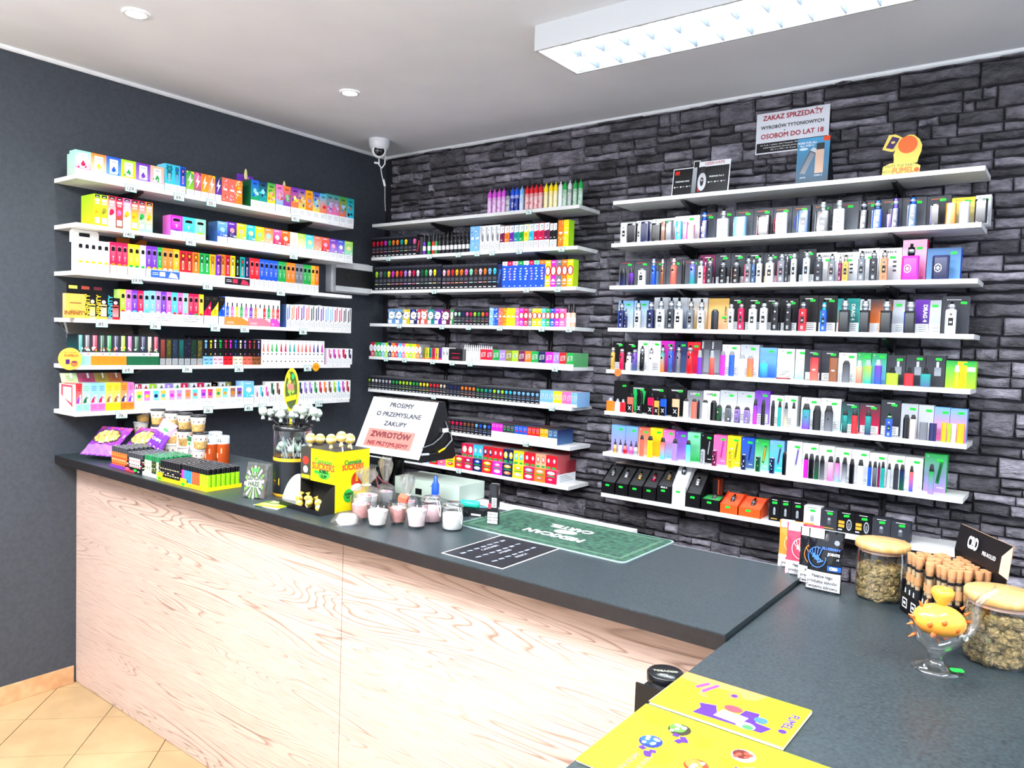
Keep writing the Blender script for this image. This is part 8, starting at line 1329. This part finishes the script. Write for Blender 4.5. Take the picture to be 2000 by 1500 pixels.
# ------------------------------------------------------------------ black container hung on the side counter
p = un(1300, 1311, 0, XS-.034); p.x = p.x; t = empty('round_container', 'black round lidded container in a black holder below the side counter edge', 'container', (XS-.034, p.y, p.z-.127)); b = MB(); b.lathe([(.030, 0), (.030, .112)], lin('#c9ccd0'), 28); b.build('container_body', PLAST, t); b = MB(); b.lathe([(.0325, 0), (.0335, .002), (.0335, .016), (.031, .0185), (0, .0185)], lin('#101114'), 28); b.build('lid', PLAST, t, (0, 0, .108))
text(t, 'TOBACCO', .009, lin('#c8d4b0'), (0, 0, .1272), (0, 0, .5), bold=.0002); text(t, 'ROLL', .006, lin('#c8d4b0'), (.004, -.014, .1272), (0, 0, .5))
q_ = cp(1250, 1345, .93); b = MB(); y_ = un(1243, 1345, 0, XS-.058).y; z_ = p.z; b.box(XS-.060, XS-.002, y_, y_+.004, z_-.17, z_-.006, lin('#0e0e12')); b.box(XS-.064, XS-.060, y_, p.y+.02, .80, .972, lin('#0e0e12')) if False else None; b.box(XS-.052, XS-.004, y_+.006, p.y-.036, z_-.15, z_-.012, lin('#0b0b0e')); b.box(XS-.060, XS+.0, y_, p.y+.034, z_-.135, z_-.128, lin('#0e0e12')); tag(b.build('wall_holder', PLAST, None), 'black holder bracket on the side counter edge carrying the container', 'holder')
# ------------------------------------------------------------------ lettering: turn every text into a plain mesh
bpy.context.view_layer.update(); dg = bpy.context.evaluated_depsgraph_get(); done = {}
for o in [q for q in bpy.data.objects if q.type == 'FONT']:
    if o.data.name not in done:
        m0 = bpy.data.meshes.new_from_object(o.evaluated_get(dg)); bo = o.data.get('bold', 0)
        if bo:                   # heavier strokes: the letters once more, shifted by the extra weight
            V = [tuple(v.co) for v in m0.vertices]; F_ = [tuple(p.vertices) for p in m0.polygons]; vv, ff = [], []
            for k_, (dx, dy) in enumerate(((-bo, -bo), (bo, -bo), (-bo, bo), (bo, bo), (0, 0))): vv += [(x+dx, y+dy, z+.00002*k_) for x, y, z in V]; ff += [tuple(i_+k_*len(V) for i_ in f) for f in F_]
            m1 = bpy.data.meshes.new('lettering'); m1.from_pydata(vv, [], ff); m1.materials.append(m0.materials[0]); m0 = m1
        done[o.data.name] = m0
    n = bpy.data.objects.new('lettering', done[o.data.name]); COL.objects.link(n); n.parent = o.parent; n.location = o.location; n.rotation_euler = o.rotation_euler; n.scale = o.scale
for o in [q for q in bpy.data.objects if q.type == 'FONT']: bpy.data.objects.remove(o)
for o in list(bpy.data.objects):
    if o.name.startswith('lettering'): o.name = 'lettering'
S.cycles.max_bounces = 10; S.cycles.transparent_max_bounces = 24; S.cycles.use_denoising = True; S.cycles.sample_clamp_indirect = 8; S.cycles.caustics_reflective = False; S.cycles.caustics_refractive = False
